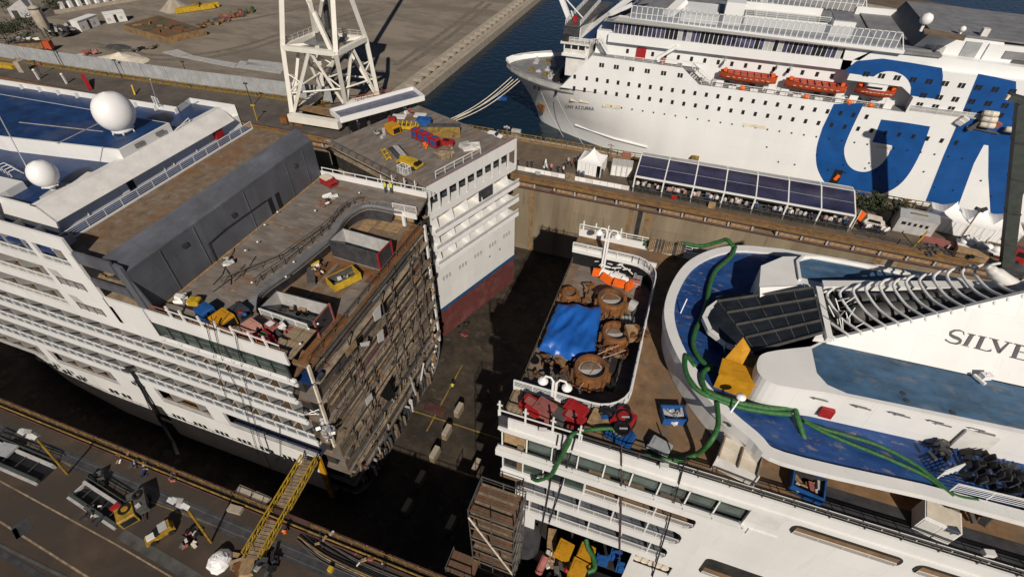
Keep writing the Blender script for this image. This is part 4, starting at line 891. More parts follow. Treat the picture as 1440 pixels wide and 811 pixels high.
for gx in (1.4, 5.4, 9.4, 13.4, 17.4):
    for k in (0, .75, 1.5): piece('window', wmm, ms, WM[ms.name] @ T((gx+k, -.0, -2.6-(FLZ+1.2))))
wm3 = MB().box(-.2, .2, -.05, .02, -.2, .2).mesh('scupper', 'grey')
for gx in (13.3, 16.2): piece('scupper', wm3, ms, WM[ms.name] @ T((gx, -.0, -5-(FLZ+1.2))))
sec(MB().rail([(-.5, .3, 15), (-.5, -2.0, 15.2)], 1.2, 3, .8, .04), 'corner_gate', 'rail')
for (u, v, zz) in ((-1.5, 4, 5), (-1.8, 9, 3), (-1.4, 1, 8)): sec(MB().obox((u, v, zz), (1.3, 1.6, .15), .2, .4), 'torn_sheet', 'white_d')
for i in range(7): sec(MB().bar((-.8, .4+.25*(i % 2), -13+i*3.3), (-1.5-.2*(i % 3), .6, -12+i*3.4), .35), 'torn_bracket', 'white_d')
# ================================================================ white and blue ferry moored beyond the pier
random.seed(41)
V = thing('ferry', 'white ferry with big blue GNV letters and orange lifeboats, moored beyond the pier', 'ferry', (20, 124, -2))
YG, YG2, YC = 110.5, 137.5, 124.0
# bow: stations by fraction, half breadth by level
lv = [-2.5, 1, 4, 7, 10, 12.4]
stem = [-35.0, -36.3, -38.0, -40.2, -42.6, -44.6]
def hb(x, k):
    s_ = stem[k]; full = (8, 4, -2, -8, -15, -19)[k]; t = min(1, max(0, (x-s_)/(full-s_))); return 13.5*math.sin(t*math.pi/2)**(.8, .8, .76, .7, .62, .58)[k]
us = [0, .02, .06, .12, .2, .3, .42, .55, .7, .85, 1]
side = []
for u in us:
    for k in range(6): x = stem[k]+(9-stem[k])*u**1.15; side.append((x, YC-hb(x, k), lv[k]))
mb = MB().grid(side, len(us), 6).grid([(x, 2*YC-y, z) for x, y, z in side], len(us), 6); bow = mb.build('bow', 'ferry', V, True)
# parallel hull, with the letter panels let into it as flush plates
MB().box(9, 95, YG, YG+.3, -2.5, 12.4).build('hull', 'ferry', V); MB().box(9, 95, YG2-.3, YG2, -2.5, 24).build('hull', 'ferry', V)
def side_poly(pts, th=.3, m='ferry', name='side_plating', off=0., par=None):
    return MB().ext([(x, YG-off, z) for x, z in pts], (0, th, 0)).build(name, m, par or V)
side_poly([(-27, 12.4), (-20.8, 19.8), (-2.2, 19.6), (1.6, 16.8), (95, 16.8), (95, 12.4)])
side_poly([(38.6, 16.8), (95, 16.8), (95, 24.3), (27, 24.3), (27, 21.2), (36.0, 21.2), (38.6, 19.6)])
# fore deck
fd = [(stem[5]+.5, YC)]
xs = [-43.5, -41.5, -39, -36, -33, -30, -27, -24]
MB().prism([(-44, YC)]+[(x, YC-hb(x, 5)+.25) for x in xs]+[(x, YC+hb(x, 5)-.25) for x in reversed(xs)], 11.0, 11.2).build('fore_deck', 'grey', V)
mb = MB()
for k in range(14): x = random.uniform(-39, -29); y = YC+random.uniform(-.6, .6)*hb(x, 5); mb.tube([(x, y, 11.2), (x, y, 11.2+random.uniform(.5, 1.2))], .28, 7).box(x-.6, x+.6, y-.3, y+.3, 11.2, 11.6)
mb.build('mooring_gear', 'lgrey', V)
mb = MB()
for x, y in ((-37, 121), (-35, 128), (-33, 119)): mb.box(x-.5, x+.5, y-.4, y+.4, 11.2, 12)
mb.build('mooring_winch', 'dyellow', V)
MB().tube([(-29.5, 116, 12), (-29.5, 131, 12)], .9, 8).build('windlass', 'black', V)
mb = MB()
for i in range(len(xs)-1):
    for s_ in (-1, 1): mb.ext([(xs[i], YC+s_*(hb(xs[i], 5)-.25), 12.4), (xs[i+1], YC+s_*(hb(xs[i+1], 5)-.25), 12.4), (xs[i+1], YC+s_*(hb(xs[i+1], 5)-.25), 11.2), (xs[i], YC+s_*(hb(xs[i], 5)-.25), 11.2)], (0, -.08*s_, 0))
mb.build('bulwark', 'lgrey', V)
# superstructure front and decks
MB().ext([(-27, YG+.3, 12.3), (-20.8, YG+.3, 19.8), (-20.8, YG+.3, 19.4), (-26.4, YG+.3, 12.3)], (0, 26.4, 0)).build('house_front', 'white_d', V)
MB().box(-20.5, 95, YG+.3, YG2-.3, 12, 12.3).build('inner_deck', 'grey', V)
MB().box(-20.8, 40, 113.6, 135, 12.4, 24.0).build('deckhouse', 'ferry', V); MB().box(-21.5, 0, YG+.2, 136, 19.2, 19.5).build('boat_deck', 'grey', V); MB().box(0, 40, YG+.25, 114, 16.5, 16.8).build('boat_deck', 'grey', V)
MB().box(39, 95, YG+.3, YG2-.3, 16, 24.2).build('deckhouse', 'ferry', V)
MB().rail([(2, YG+.1, 16.8), (34, YG+.1, 16.8)], 1.0, 3, 2, .03).build('deck_rail', 'rail', V); MB().rail([(-16, YG+.15, 19.6), (-2.5, YG+.15, 19.6)], .9, 3, 2, .03).build('deck_rail', 'rail', V)
MB().box(39, 50, YG-.05, YG+.02, 17.3, 18.3).build('side_gallery', 'lgrey', V)
MB().rail([(39, YG-.07, 17.3), (50, YG-.07, 17.3)], 1, 2, 2.2, .035).build('gallery_rail', 'rail', V)
# window bands
MB().box(-18.2, 27, 112.4, 112.9, 22.3, 24.0).build('white_band', 'ferry', V); MB().box(-17.4, 25, 113.2, 113.5, 24.0, 26.5).build('window_wall', 'dark', V)
for i in range(50):
    x = -17.2+i*.84
    if x > 24.3: break
    MB().box(x+.06, x+.78, 112.75, 112.85, 24.05, 26.45).build('window_pane', random.choice(('pglass', 'pglass', 'pglass', 'glass', 'lgrey')) if i not in (20, 21, 23, 24, 40) else 'black', V)
mb = MB()
for i in range(51): mb.box(-17.2+i*.84-.05, -17.2+i*.84+.05, 112.7, 112.95, 24, 26.5)
mb.build('window_mullion', 'rail', V, kind='stuff')
side2 = MB().ext([(25, 112.4, 26.5), (30, 112.4, 26.5), (26.4, 112.4, 22.3), (25.6, 112.4, 22.3)], (0, .5, 0)).build('white_band', 'ferry', V)
MB().ext([(-18.5, 112.1, 26.4), (-17.5, 111.4, 26.9), (-16.5, 111.4, 27.4), (34, 111.4, 26.9), (34, 111.4, 26.3), (27, 112.1, 26.0)], (0, 1.4, 0)).build('roof_edge', 'ferry', V)
MB().box(-19, 40, 112, 136, 26.2, 26.6).build('sun_deck', 'grey', V)
def windbreak(x0, x1, y, z0, z1, n):
    MB().box(x0, x1, y-.02, y+.02, z0+.1, z1-.1).build('windbreak_glass', 'glassy', V)
    mb = MB().box(x0, x1, y-.07, y+.07, z1-.1, z1).box(x0, x1, y-.05, y+.05, (z0+z1)/2-.04, (z0+z1)/2+.04)
    for i in range(n+1): x = x0+(x1-x0)*i/n; mb.box(x-.07, x+.07, y-.07, y+.07, z0, z1)
    mb.bar((x1, y, z1-.05), (x1+1.3, y, z0), .14)
    mb.build('windbreak_frame', 'rail', V)
windbreak(-14.2, 32.5, 111.8, 26.9, 29.6, 46); windbreak(4, 30, 135.6, 26.9, 29.8, 24)
# sweeping white arch at the front, mast arch, deck houses on top
mb = MB(); arc = catmull([(-14.4, 111.9, 29.6), (-16.5, 112.3, 28.4), (-18.6, 113.5, 27.2), (-17, 118, 28.2), (-14, 124, 30)], 5)
for p, q in zip(arc, arc[1:]): mb.bar(p, q, .9, .7)
mb.build('front_arch', 'ferry', V)
MB().ext([(-18, 113, 26.6), (-14.5, 112.4, 29.4), (-11, 123, 29.6), (-15, 124, 26.8)], (0, 0, .3)).build('bridge_roof', 'pglass', V)
a = at(962, 0, y=122); b = at(930, 30, y=119); MB().bar(b, a, 2.4, 1.0).build('mast_arch', 'bright', V)
for (p0, p1, y0, y1, z1, m) in ((-5, 2.0, 116, 126, 28.0, 'ferry'), (3, 6.5, 117, 128, 30.5, 'ferry'), (7, 22, 118.5, 119, 28.2, 'ferry'), (22.3, 26.0, 116.5, 123, 29.2, 'ferry'), (7, 22, 130, 130.4, 28.1, 'ferry')):
    MB().box(p0, p1, y0, y1, 26.6, z1).build('top_house', m, V)
MB().prism([(22.4, 117), (26, 117), (26, 123.5), (22.4, 123.5)], 29.2, 29.35).build('house_roof', 'grey', V)
MB().rail([(7, 118.7, 28.2), (22, 118.7, 28.2)], 1, 3, 2, .04).build('deck_rail', 'rail', V); MB().rail([(-12, 114, 26.6), (-5, 114.5, 26.6)], 1, 3, 1.2, .04).build('deck_rail', 'rail', V)
MB().box(9, 21, 119.2, 130, 26.62, 26.75).build('deck_cover', 'tin', V); 
q = at(1030, 30, z=27); MB().bar(q, q+Vector((0, 0, 3)), .35).build('signal_mast', 'bright', V)
mb = MB()
for k in range(8): mb.obox(q+Vector((random.uniform(-1.6, 1.6), random.uniform(-.6, .6), 1.6+random.random()*1.6)), (1.0, .5, .4), random.random())
mb.build('radar_gear', 'bright', V)
MB().box(30, 38.5, 113, 135.5, 26.2, 26.9).build('sun_deck', 'grey', V); MB().box(29, 42, 135, 135.6, 26.6, 28).build('far_bulwark', 'ferry', V)
# funnel house aft
MB().ext([(35.2, 114.5, 26.0), (37.4, 114.5, 29.6), (48.5, 114.5, 29.0), (50.5, 114.5, 25.4), (50.5, 114.5, 24.2), (35.2, 114.5, 24.2)], (0, 21, 0)).build('funnel_house', 'ferry', V)
MB().ext([(37.3, 114.3, 29.66), (60, 114.3, 29.0), (60, 114.3, 28.8), (37.3, 114.3, 29.4)], (0, 21.4, 0)).build('house_roof', 'grey', V)
MB().ext([(35.1, 114.45, 26.0), (37.3, 114.45, 29.62), (37.5, 114.45, 29.62), (35.3, 114.45, 26.0)], (0, 21.1, 0)).build('sloped_end', 'steel', V)
MB().box(46.6, 75, 114.2, 136, 24.2, 28.6).build('funnel_house', 'ferry', V); MB().box(43.2, 45.6, 114.35, 114.49, 24.7, 28.6).build('grey_panel', 'tin', V); MB().box(49.3, 75, 114.05, 114.19, 26.6, 27.8).build('louvre', 'grey', V); MB().box(51, 75, 114.0, 114.2, 24.3, 26.5).build('grey_panel', 'steel', V)
for x in (37.6, 39.3): MB().box(x, x+1.4, 114.38, 114.48, 25.4, 27.4).build('louvre', 'lgrey', V)
for x in (36.4, 37.1, 37.8): MB().lathe((x, 113.7, 24.3), [(.3, 0), (.32, .5), (.05, .9)], 6).build('vent_cowl', 'dgrey', V)
MB().ext([(30, 112.4, 26.5), (95, 112.4, 25), (95, 112.4, 24.2), (27, 112.4, 24.2)], (0, 20, 0)).build('upper_side', 'ferry', V)
c = at(1303, 27, z=31); MB().ball(c, 1.0, 14, z0=-.7).build('satellite_dome', 'bright', V, True); MB().bar(c-Vector((0, 0, 2)), c, .4).build('dome_post', 'rail', V)
c = at(1354, 41, z=30.4); MB().ball(c, .5, 10).build('satellite_dome', 'bright', V, True); MB().bar(c-Vector((0, 0, 1.5)), c, .25).build('dome_post', 'rail', V)
MB().obox(at(1384, 47, z=29.8), (1, 1, 1.6)).build('roof_locker', 'white_d', V); MB().ext([at(1298, 40, z=29.75), at(1360, 50, z=29.75), at(1355, 58, z=29.75), at(1300, 48, z=29.75)], (0, 0, .03)).build('rust_patch', 'rustdeck', V)
# bridge wing at the bow end
bw = [at(*p, z=20.2) for p in ((793, 80), (831, 82), (842, 70), (800, 66))]
MB().box(-27.2, -22.0, 110.2, 113.4, 19.2, 19.7).build('wing_deck', 'ferry', V); MB().box(-26.9, -22.3, 110.5, 113.2, 19.7, 20.6).build('wing_front', 'white_d', V); MB().box(-26.8, -22.4, 110.6, 113.1, 20.6, 21.6).build('wing_glass', 'glass', V)
for x in (-26.9, -25.4, -23.9, -22.4): MB().box(x, x+.2, 110.45, 113.2, 20.6, 21.6).build('wing_pillar', 'bright', V)
MB().box(-27.6, -21.4, 110.1, 136.5, 21.6, 22.0).build('bridge_roof', 'white_d', V); MB().box(-27.3, -26.0, 110.3, 112, 22, 23).build('wing_box', 'dark', V)
MB().rail([(-25.8, 110.2, 22), (-21.5, 110.2, 22), (-19, 112, 22)], 1, 4, 1, .04).build('deck_rail', 'rail', V)
MB().box(-26.4, -21.6, 111, 136, 15, 21.6).build('bridge_front', 'white_d', V)
MB().prism([(-27.6, 112.5), (-24.5, 112.5), (-21.5, 134), (-27.6, 134)], 24.2, 24.5).build('monkey_deck', 'steel', V)
MB().prism([(-23.8, 113.5), (-20.5, 113.5), (-18, 131), (-22, 131)], 22.02, 22.2).build('blue_deck', 'blueroof', V); MB().box(-24.5, -24.2, 113, 133, 22, 24).build('white_wall', 'ferry', V)
MB().box(-27.7, -24.3, 112.5, 112.8, 22.0, 24.3).build('wing_box', 'dgrey', V); MB().rail([(-27.5, 113, 24.5), (-27.5, 133, 24.5)], 1, 4, 1.4, .05).build('deck_rail', 'rail', V); MB().rail([(-24.4, 113, 24.5), (-24.4, 133, 24.5)], 1, 4, 1.4, .05).build('deck_rail', 'rail', V)
a = at(803, 33, y=117.5); b = at(788, -6, y=117.5); MB().bar(a, b, .9, .9).build('foremast', 'ferry', V); MB().bar(at(822, 28, y=119), at(797, 0, y=118), .2).bar(at(812, 36, y=117), at(803, 15, y=117), .2).build('mast_stay', 'rail', V)
MB().obox(at(809, 27, z=25.2), (.9, .6, 1.2)).build('red_locker', 'red', V)
# stairs
for (p, q) in (((842, 56), (854, 74)), ((974, 96), (998, 118))):
    a, b = at(*p, y=111.5), at(*q, y=111.2); mb = MB().bar(a, b, .12).bar(a+Vector((0, 1, 0)), b+Vector((0, 1, 0)), .12).bar(a+Vector((0, 0, 1)), b+Vector((0, 0, 1)), .1)
    for k in range(9): c = a.lerp(b, k/8); mb.box(c.x-.15, c.x+.15, c.y, c.y+1, c.z-.03, c.z+.03).bar(c, c+Vector((0, 0, 1)), .06)
    mb.build('stair', 'rail', V)
q = at(901, 76, y=113.4); MB().box(q.x-.9, q.x+1.0, 113.2, 113.58, 19.5, 21.6).build('red_door', 'red', V)
a, b = at(953, 65, y=112.2), at(923, 83, y=111.5); MB().bar(b, a, .5).build('davit_beam', 'ferry', V); MB().lathe(at(932, 87, y=111.3)-Vector((0, 0, .5)), [(.5, 0), (.5, 1), (.05, 1.4)], 8).build('fog_horn', 'dred', V)
for x0, x1 in ((-8, -3), (-3, 2)): MB().obox(((x0+x1)/2, 112, 20.1), (4, .8, .7)).build('rescue_gear', 'bright', V)
# windows
w1 = MB().box(-.28, .28, -.05, .04, -.42, .42).mesh('window', 'black'); w2 = MB().box(-.5, -.05, -.05, .04, -.42, .42).box(.05, .5, -.05, .04, -.42, .42).mesh('double_window', 'black'); w3 = MB().box(-.15, .15, -.05, .04, -.15, .15).mesh('porthole', 'black')
def hy(x, z): return YG if x > -19 or z > 12.4 else YC-hb(x, 4)
for i in range(26): piece('window', w1, V, T((-24+i*2.26+(.0 if i < 1 else .4), hy(-24, 13), 15.1)))
for i in range(32): piece('window', w1, V, T((-23.9+i*2.35, hy(-23.9+i*2.35, 12.45), 12.35+.3)))
for i in range(30):
    x = -15.3+i*2.3; piece('porthole', w3, V, T((x, YG if x > 9 else YC-hb(x, 4)-.02, 9.9)))
for x in (-18.5, -15.4, -12.2, -9, -5.7, -2.4): piece('double_window', w2, V, T((x, YG, 18.2)))
for i in range(16):
    piece('double_window', w2, V, T((29.6+i*2.5, YG, 22.6)))
    if i > 3: piece('double_window', w2, V, T((29.9+i*2.5, YG, 20.2)))
    if i > 3: piece('double_window', w2, V, T((30.1+i*2.5, YG, 17.9+.6)))
for i in range(16): piece('window', w1, V, T((-14+i*2.6, 113.58, 20.6)))
for x in (37, 39, 33): piece('porthole', w3, V, T((x, YG, 5)))
for i in range(14): piece('porthole', w3, V, T((18+i*3.2, YG, 3.4 if i % 3 else 6.2)))
mb = MB(); 
for p in ((735, 130), (752, 123), (758, 125), (782, 130)):
    q = None
    best = min(((at(*p, y=YC-hb(x, 4)), x) for x in [-43+.25*k for k in range(100)]), key=lambda t: abs(t[0].x-t[1])); q = best[0]
    piece('hawse_hole', w1, V, T(q+Vector((0, -.15, 0))))
best = min(((at(761, 151, y=YC-hb(x, 2)), x) for x in [-38+.25*k for k in range(100)]), key=lambda t: abs(t[0].x-t[1]))[0]
MB().obox(best+Vector((0, -.1, 0)), (2.2, .5, 1.6), -.6).build('anchor_pocket', 'orust', V)
# ---- painted letters on the side (flat print, laid on the plating)
def c4(pts): return [(1060+x/3.003, y/3.003) for x, y in pts]
def paint(px, name='painted_letter', m='gnvblue', off=.012):
    pts = [at(*p, y=YG-off) for p in px]; return MB().ext([tuple(p) for p in pts], (0, .008, 0)).build(name, m, V)
def sm(pts): return [(v.x, v.y) for v in catmull([(x, y, 0) for x, y in pts], 5)]
paint(c4([(338, 440)]+sm([(290, 540), (266, 620), (264, 690), (283, 745), (318, 790), (370, 812), (440, 822), (525, 822), (595, 795), (650, 742), (702, 650), (745, 535)])+[(640, 518), (538, 505), (500, 600), (585, 615)]+sm([(568, 655), (542, 690), (510, 713), (470, 726), (430, 720), (402, 700), (386, 668), (382, 630), (394, 590), (416, 540), (440, 490), (466, 436)])))
paint(c4(sm([(385, 308), (408, 280), (436, 258)])+[(545, 248), (660, 265), (795, 288)]+sm([(799, 320), (795, 365), (780, 420)])+[(720, 413), (660, 404)]+sm([(664, 372), (655, 345), (632, 320), (598, 305), (562, 302), (530, 310), (505, 325)])))
paint(c4([(948, 312), (1030, 328), (1108, 345), (1108, 450), (1104, 575), (1000, 560), (930, 690), (860, 880), (800, 865), (725, 850), (800, 660), (870, 500)]))
paint(c4([(992, 562), (1106, 576), (1180, 620), (1150, 800), (1085, 925), (1000, 910), (990, 740)]))
bfont = None
cu = bpy.data.curves.new('ferry_name', 'FONT'); cu.body = 'GNV AZZURRA'; cu.size = 1.25; cu.extrude = 0; cu.space_character = 1.1
to = bpy.data.objects.new('tmp', cu); COL.objects.link(to); bpy.context.view_layer.update()
me = bpy.data.meshes.new_from_object(to.evaluated_get(bpy.context.evaluated_depsgraph_get())); bpy.data.objects.remove(to)
me.materials.clear(); me.materials.append(M['navy'])
def onbow(p, k): return min(((at(*p, y=YC-hb(x, k)), x) for x in [-30+.1*j for j in range(300)]), key=lambda t: abs(t[0].x-t[1]))[0]
from mathutils.bvhtree import BVHTree
wdt = max(v.co.x for v in me.vertices); hgt = max(v.co.y for v in me.vertices)
bvh = BVHTree.FromPolygons([WM[V.name] @ v.co for v in bow.data.vertices], [tuple(p.vertices) for p in bow.data.polygons])
def bowhit(px, py):
    d = RT*(px-720)-UP*(py-405.5)+_f*FPX; d.normalize(); h = bvh.ray_cast(CAM, d); return h[0] if h[0] is not None else onbow((px, py), 3)
inv = WM[V.name].inverted()
for v in me.vertices:        # the name follows the curve of the bow plating
    u, w_ = v.co.x/wdt, v.co.y/hgt; q = bowhit(794.5+u*41-w_*.3, 152.2+u*3.2-w_*4.6); v.co = inv @ (q+(CAM-q).normalized()*.06)
piece('name_lettering', me, V, WM[V.name])
for (p, q) in (((802, 138), (812, 144)), ((815, 140), (828, 146)), ((848, 145), (872, 154)), ((1045, 173), (1078, 182)), ((1233, 204), (1253, 211))):
    a, b = (bowhit(*p), bowhit(*q)) if p[0] < 1000 else (at(*p, y=YG), at(*q, y=YG)); e = (CAM-a).normalized()*.05
    MB().ext([a+e, Vector((b.x, b.y, a.z))+e, b+e, Vector((a.x, a.y, b.z))+e], (0, -.01, 0)).build('primer_patch', 'cream', V)
# belt, draught mark, shell door
MB().tube([(-24, YC-hb(-24, 1)-.3, 1.6), (-14, YC-hb(-14, 1)-.25, 1.5), (-6, YC-hb(-6, 1)-.2, 1.6)], .3, 6).build('rubbing_strake', 'ferry', V)
MB().box(32, 33.6, YG-.05, YG+.02, -.6, 3.8).build('pilot_door', 'black', V); MB().obox((32.9, YG-.2, 2.2), (.7, .3, 1.2), 0, 0, .3).build('door_flag', 'orange', V)
MB().box(48, 58, YG-.03, YG+.02, 13, 16.7).build('mooring_recess', 'gnvblue', V)
# life-raft canisters on a rack, winch gear
rt = thing('raft_rack', 'white life raft canisters stacked on a sloping rack at the ferry side', 'life rafts', (53, 110, 16.8))
for i, p in enumerate(((1393, 160), (1391, 168), (1388, 176), (1424, 183))):
    q = at(*p, y=109.6); o = MB().tube([q+Vector((-1.1, 0, 0)), q+Vector((1.1, 0, 0))], .5, 12).build('canister', 'cream', rt, True); MB().tube([q+Vector((-.2, 0, 0)), q+Vector((.2, 0, 0))], .53, 12).build('strap', 'lgrey', o)
q = at(1378, 172, y=109.9); MB().bar(q+Vector((-1, 0, -1.6)), q+Vector((1, 0, 1.4)), .8, .4).bar(q+Vector((-1.4, .4, -1.2)), q+Vector((4, .4, -1.6)), .3).build('rack_frame', 'steel', rt)
for p in ((1350, 172), (1356, 168), (1402, 175)): q = at(*p, y=110); MB().obox(q, (1.2, .5, .9), 0, .3, .4).build('winch', 'white_d' if p[0] < 1400 else 'dred', rt)
# ---- lifeboats hung from davits
def lifeboat(loc, ln, lab, roof=None):
    t = thing('lifeboat', lab, 'lifeboat', loc, 0, 'lifeboats along the ferry side')
    n = 15; sec_ = []
    for i in range(n):
        u = -1+2*i/(n-1); w_ = 1.5*max(.02, 1-abs(u)**3.2)**.75; k = .35*abs(u)**2.5
        for (yy, zz) in ((0, -1.15+k*.9), (-.55, -1.0+k*.8), (-.9, -.4+k*.6), (-1, .35+k*.7)): sec_.append((u*ln/2*(1 if zz > -.9 else .96), yy*w_, zz))
    MB().grid(sec_, n, 4).grid([(x, -y, z) for x, y, z in sec_], n, 4).build('hull', 'boat', t, local=True, smooth=True)
    rim_ = [sec_[i*4+3] for i in range(n)]
    mb = MB().tube(rim_, .09, 5).tube([(x, -y, z) for x, y, z in rim_], .09, 5); mb.build('gunwale', 'red', t, local=True)
    MB().prism([(x*.97, y*.93) for x, y, z in rim_]+[(x*.97, -y*.93) for x, y, z in reversed(rim_)], .1, .14).build('floor', 'boat', t, local=True)
    if roof:
        MB().prism(rrect(-ln*.3, ln*.22, -1.2, 1.2, .4), .14, 1.3).build('cabin', roof, t, local=True); MB().prism(rrect(-ln*.3, ln*.1, -1.22, -1.19, .01), .5, .9).build('cabin_window', 'black', t, local=True)
    else:
        bm_ = MB().box(-.15, .15, -1.3, 1.3, .3, .4).mesh('thwart', 'dred')
        for i in range(7): piece('thwart', bm_, t, WM[t.name] @ T((-ln*.36+i*ln*.12, 0, 0)) @ Matrix.Scale(.86 if i in (0, 6) else 1, 4, (0, 1, 0)))
    for i in range(8): MB().obox((-ln*.35+i*ln*.1, -1.5, -.05), (.5, .06, .08)).build('grab_loop', 'cream', t, local=True)
    for sx in (-.42, .42): MB().box(sx*ln-.3, sx*ln+.3, -.3, .3, .3, 1.0).build('hook_gear', 'orange', t, local=True)
    for sx in (-.46, .46):
        MB().box(sx*ln-.25, sx*ln+.25, 2.2, 2.9, -1.8, 2.1).box(sx*ln-.2, sx*ln+.2, .1, 2.6, 1.7, 2.1).build('davit', 'bright', t, local=True)
        MB().box(sx*ln-.7, sx*ln+.7, -.6, -.4, -2.9, -1.3).build('davit_frame', 'bright', t, local=True)
for (p0, p1, lab, roof) in (((1012, 104), (1093, 112), 'long open orange lifeboat nearest the bow of the ferry', None), ((1104, 114), (1190, 127), 'long open orange lifeboat in the middle of the ferry side', None), ((1204, 122), (1258, 133), 'short red and orange rescue boat with white cabin, under the big white arch', 'ferry')):
    a, b = at(*p0, y=111.6), at(*p1, y=111.6); c = (a+b)/2; lifeboat((c.x, 111.6, c.z+.1), (b-a).length*.99, lab, roof)
q = [(1043, 127), (1196, 140), (1223, 150), (1133, 137)]
for p in q: c = at(*p, y=110.9); MB().ball((c.x, c.y, 17.2), .55, 10).build('raft_pod', 'orange', V)
for p in ((1030, 122), (1060, 128), (1120, 136), (1150, 142)): c = at(*p, y=110.9); MB().box(c.x-.7, c.x+.7, 110.7, 111.1, 16.9, 17.3).build('raft_canister', 'bright', V)
for k in range(14): x = 2+k*2.4; MB().obox((x, 112.6, 17.2), (.9, .6, .8), random.random()*.4).build('deck_gear', random.choice(('steel', 'lgrey', 'white_d', 'dgrey')), V)
# mooring lines
for i, (p, q, s_) in enumerate((((722, 106), (628, 170), 0), ((724, 110), (632, 171), .2), ((733, 112), (641, 170), .3), ((732, 108), (636, 167), .1))):
    a = at(*p, y=122 if i < 2 else 119); b = at(*q, z=.5); pts = [a.lerp(b, t/10)-Vector((0, 0, 1.2*math.sin(math.pi*t/10))) for t in range(11)]
    tag(MB().tube(pts, .09, 5).build('mooring_line', 'cream'), ('taut pale mooring line from the ferry bow to the quay corner, topmost of four', 'pale mooring line from the ferry bow, second from the top', 'pale mooring line from the ferry bow, lowest of four', 'pale mooring line from the ferry bow, third from the top')[i], 'rope', 'mooring lines off the ferry bow')
for (p, q) in (((762, 130), (793, 192)), ((783, 135), (823, 206))):
    a = onbow(p, 4); b = at(*q, z=.4); pts = [a.lerp(b, t/8)-Vector((0, .3, .6*math.sin(math.pi*t/8))) for t in range(9)]
    tag(MB().tube(pts, .06, 5).build('mooring_line', 'lgrey'), 'thin mooring line down the ferry bow, the one nearer the tip' if p[0] < 770 else 'thin mooring line down the ferry bow to the pier beside the white tent', 'rope', 'spring lines down the ferry side')
# ================================================================ portal crane on the dock road
random.seed(51)
def cpx(x, y): return (380+x/4.504, y/4.504)
K = thing('portal_crane', 'tall white portal crane straddling the dock road, its boom out of view', 'crane', (-86, 104, 0))
zb, zt = 3.2, 16.8
base = {'nl': at(*cpx(140, 720), z=zb), 'nr': at(*cpx(475, 650), z=zb), 'fr': at(*cpx(680, 600), z=zb), 'fl': at(*cpx(330, 560), z=zb)}
base['nl'] = at(*cpx(135, 710), z=zb); 
top = {'nl': at(*cpx(78, 300), z=zt), 'nr': at(*cpx(415, 340), z=zt), 'fr': at(*cpx(605, 245), z=zt), 'fl': at(*cpx(285, 215), z=zt)}
up = {'nl': at(*cpx(70, 0), z=26), 'nr': at(*cpx(395, 0), z=26), 'fr': at(*cpx(515, 0), z=26), 'fl': at(*cpx(250, 10), z=25)}
for k in base:
    MB().bar(base[k], top[k], .95, diag=True).build('leg', 'crane', K); d = (up[k]-top[k]); MB().bar(top[k], top[k]+d*1.6, 1.0, diag=True).build('tower_leg', 'crane', K)
def br(a, b, w_, n='brace', m='crane'): MB().bar(a, b, w_, diag=n != 'portal_beam').build(n, m, K)
order = ['nl', 'nr', 'fr', 'fl']
for a, b in zip(order, order[1:]+order[:1]):
    br(top[a], top[b], 1.05, 'portal_beam'); mid = (top[a]+top[b])/2; br(mid, base[a].lerp(base[b], .04), .62); br(mid, base[b].lerp(base[a], .04), .62); br(base[a].lerp(top[a], .3), mid.lerp(base[a], .5), .3); br(base[b].lerp(top[b], .3), mid.lerp(base[b], .5), .3); br(base[a].lerp(top[a], .62), mid.lerp(base[a], .5), .25); br(base[b].lerp(top[b], .62), mid.lerp(base[b], .5), .25)
    la, lb = base[a].lerp(top[a], .42), base[b].lerp(top[b], .42)
    br(base[a].lerp(top[a], .3), base[b].lerp(top[b], .3), .35)
br(top['nl'], top['fr'], .6); br(top['nr'], top['fl'], .6)
br(top['nr']-Vector((.5, 0, 1)), top['nr']+(up['fl']-top['nr'])*1.25, .85, 'back_stay'); br(top['fl']+(top['nr']-top['fl'])*.3, up['nl'].lerp(up['fr'], .4), .7, 'back_stay')
br(at(*cpx(300, 215), z=zt), at(*cpx(330, 0), z=26), .7, 'back_stay')
MB().prism([(p.x, p.y) for p in (top['nl'].lerp(top['fr'], .25), top['nr'].lerp(top['fl'], .3), top['fr'].lerp(top['nl'], .2), top['fl'].lerp(top['nr'], .2))], zt+.2, zt+.6).build('portal_floor', 'grey', K)
MB().rail([top['nl']+Vector((0, 0, .5)), top['fl']+Vector((0, 0, .5)), top['fr']+Vector((0, 0, .5))], 1.2, 2, 2, .07).build('portal_rail', 'lgrey', K)
c = sum((top[k] for k in top), Vector())/4
for k in range(9): MB().obox(c+Vector((random.uniform(-2, 2), random.uniform(-1.5, 2), random.uniform(.8, 1.6))), (random.uniform(.8, 2.2), random.uniform(.8, 2), random.uniform(.8, 2.4)), random.random()).build('machinery', random.choice(('steel', 'dgrey', 'lgrey', 'black')), K)
MB().bar(c+Vector((0, 2, 0)), c+Vector((.5, 4, 18)), .9).build('slewing_column', 'dgrey', K)
MB().bar(c+Vector((0, 2, 14)), c+Vector((-14, 50, 44)), 1.6, 1.8).build('jib', 'crane', K); MB().box(c.x-4, c.x+4, c.y-6, c.y+5, c.z+15, c.z+20).build('machine_house', 'crane', K)
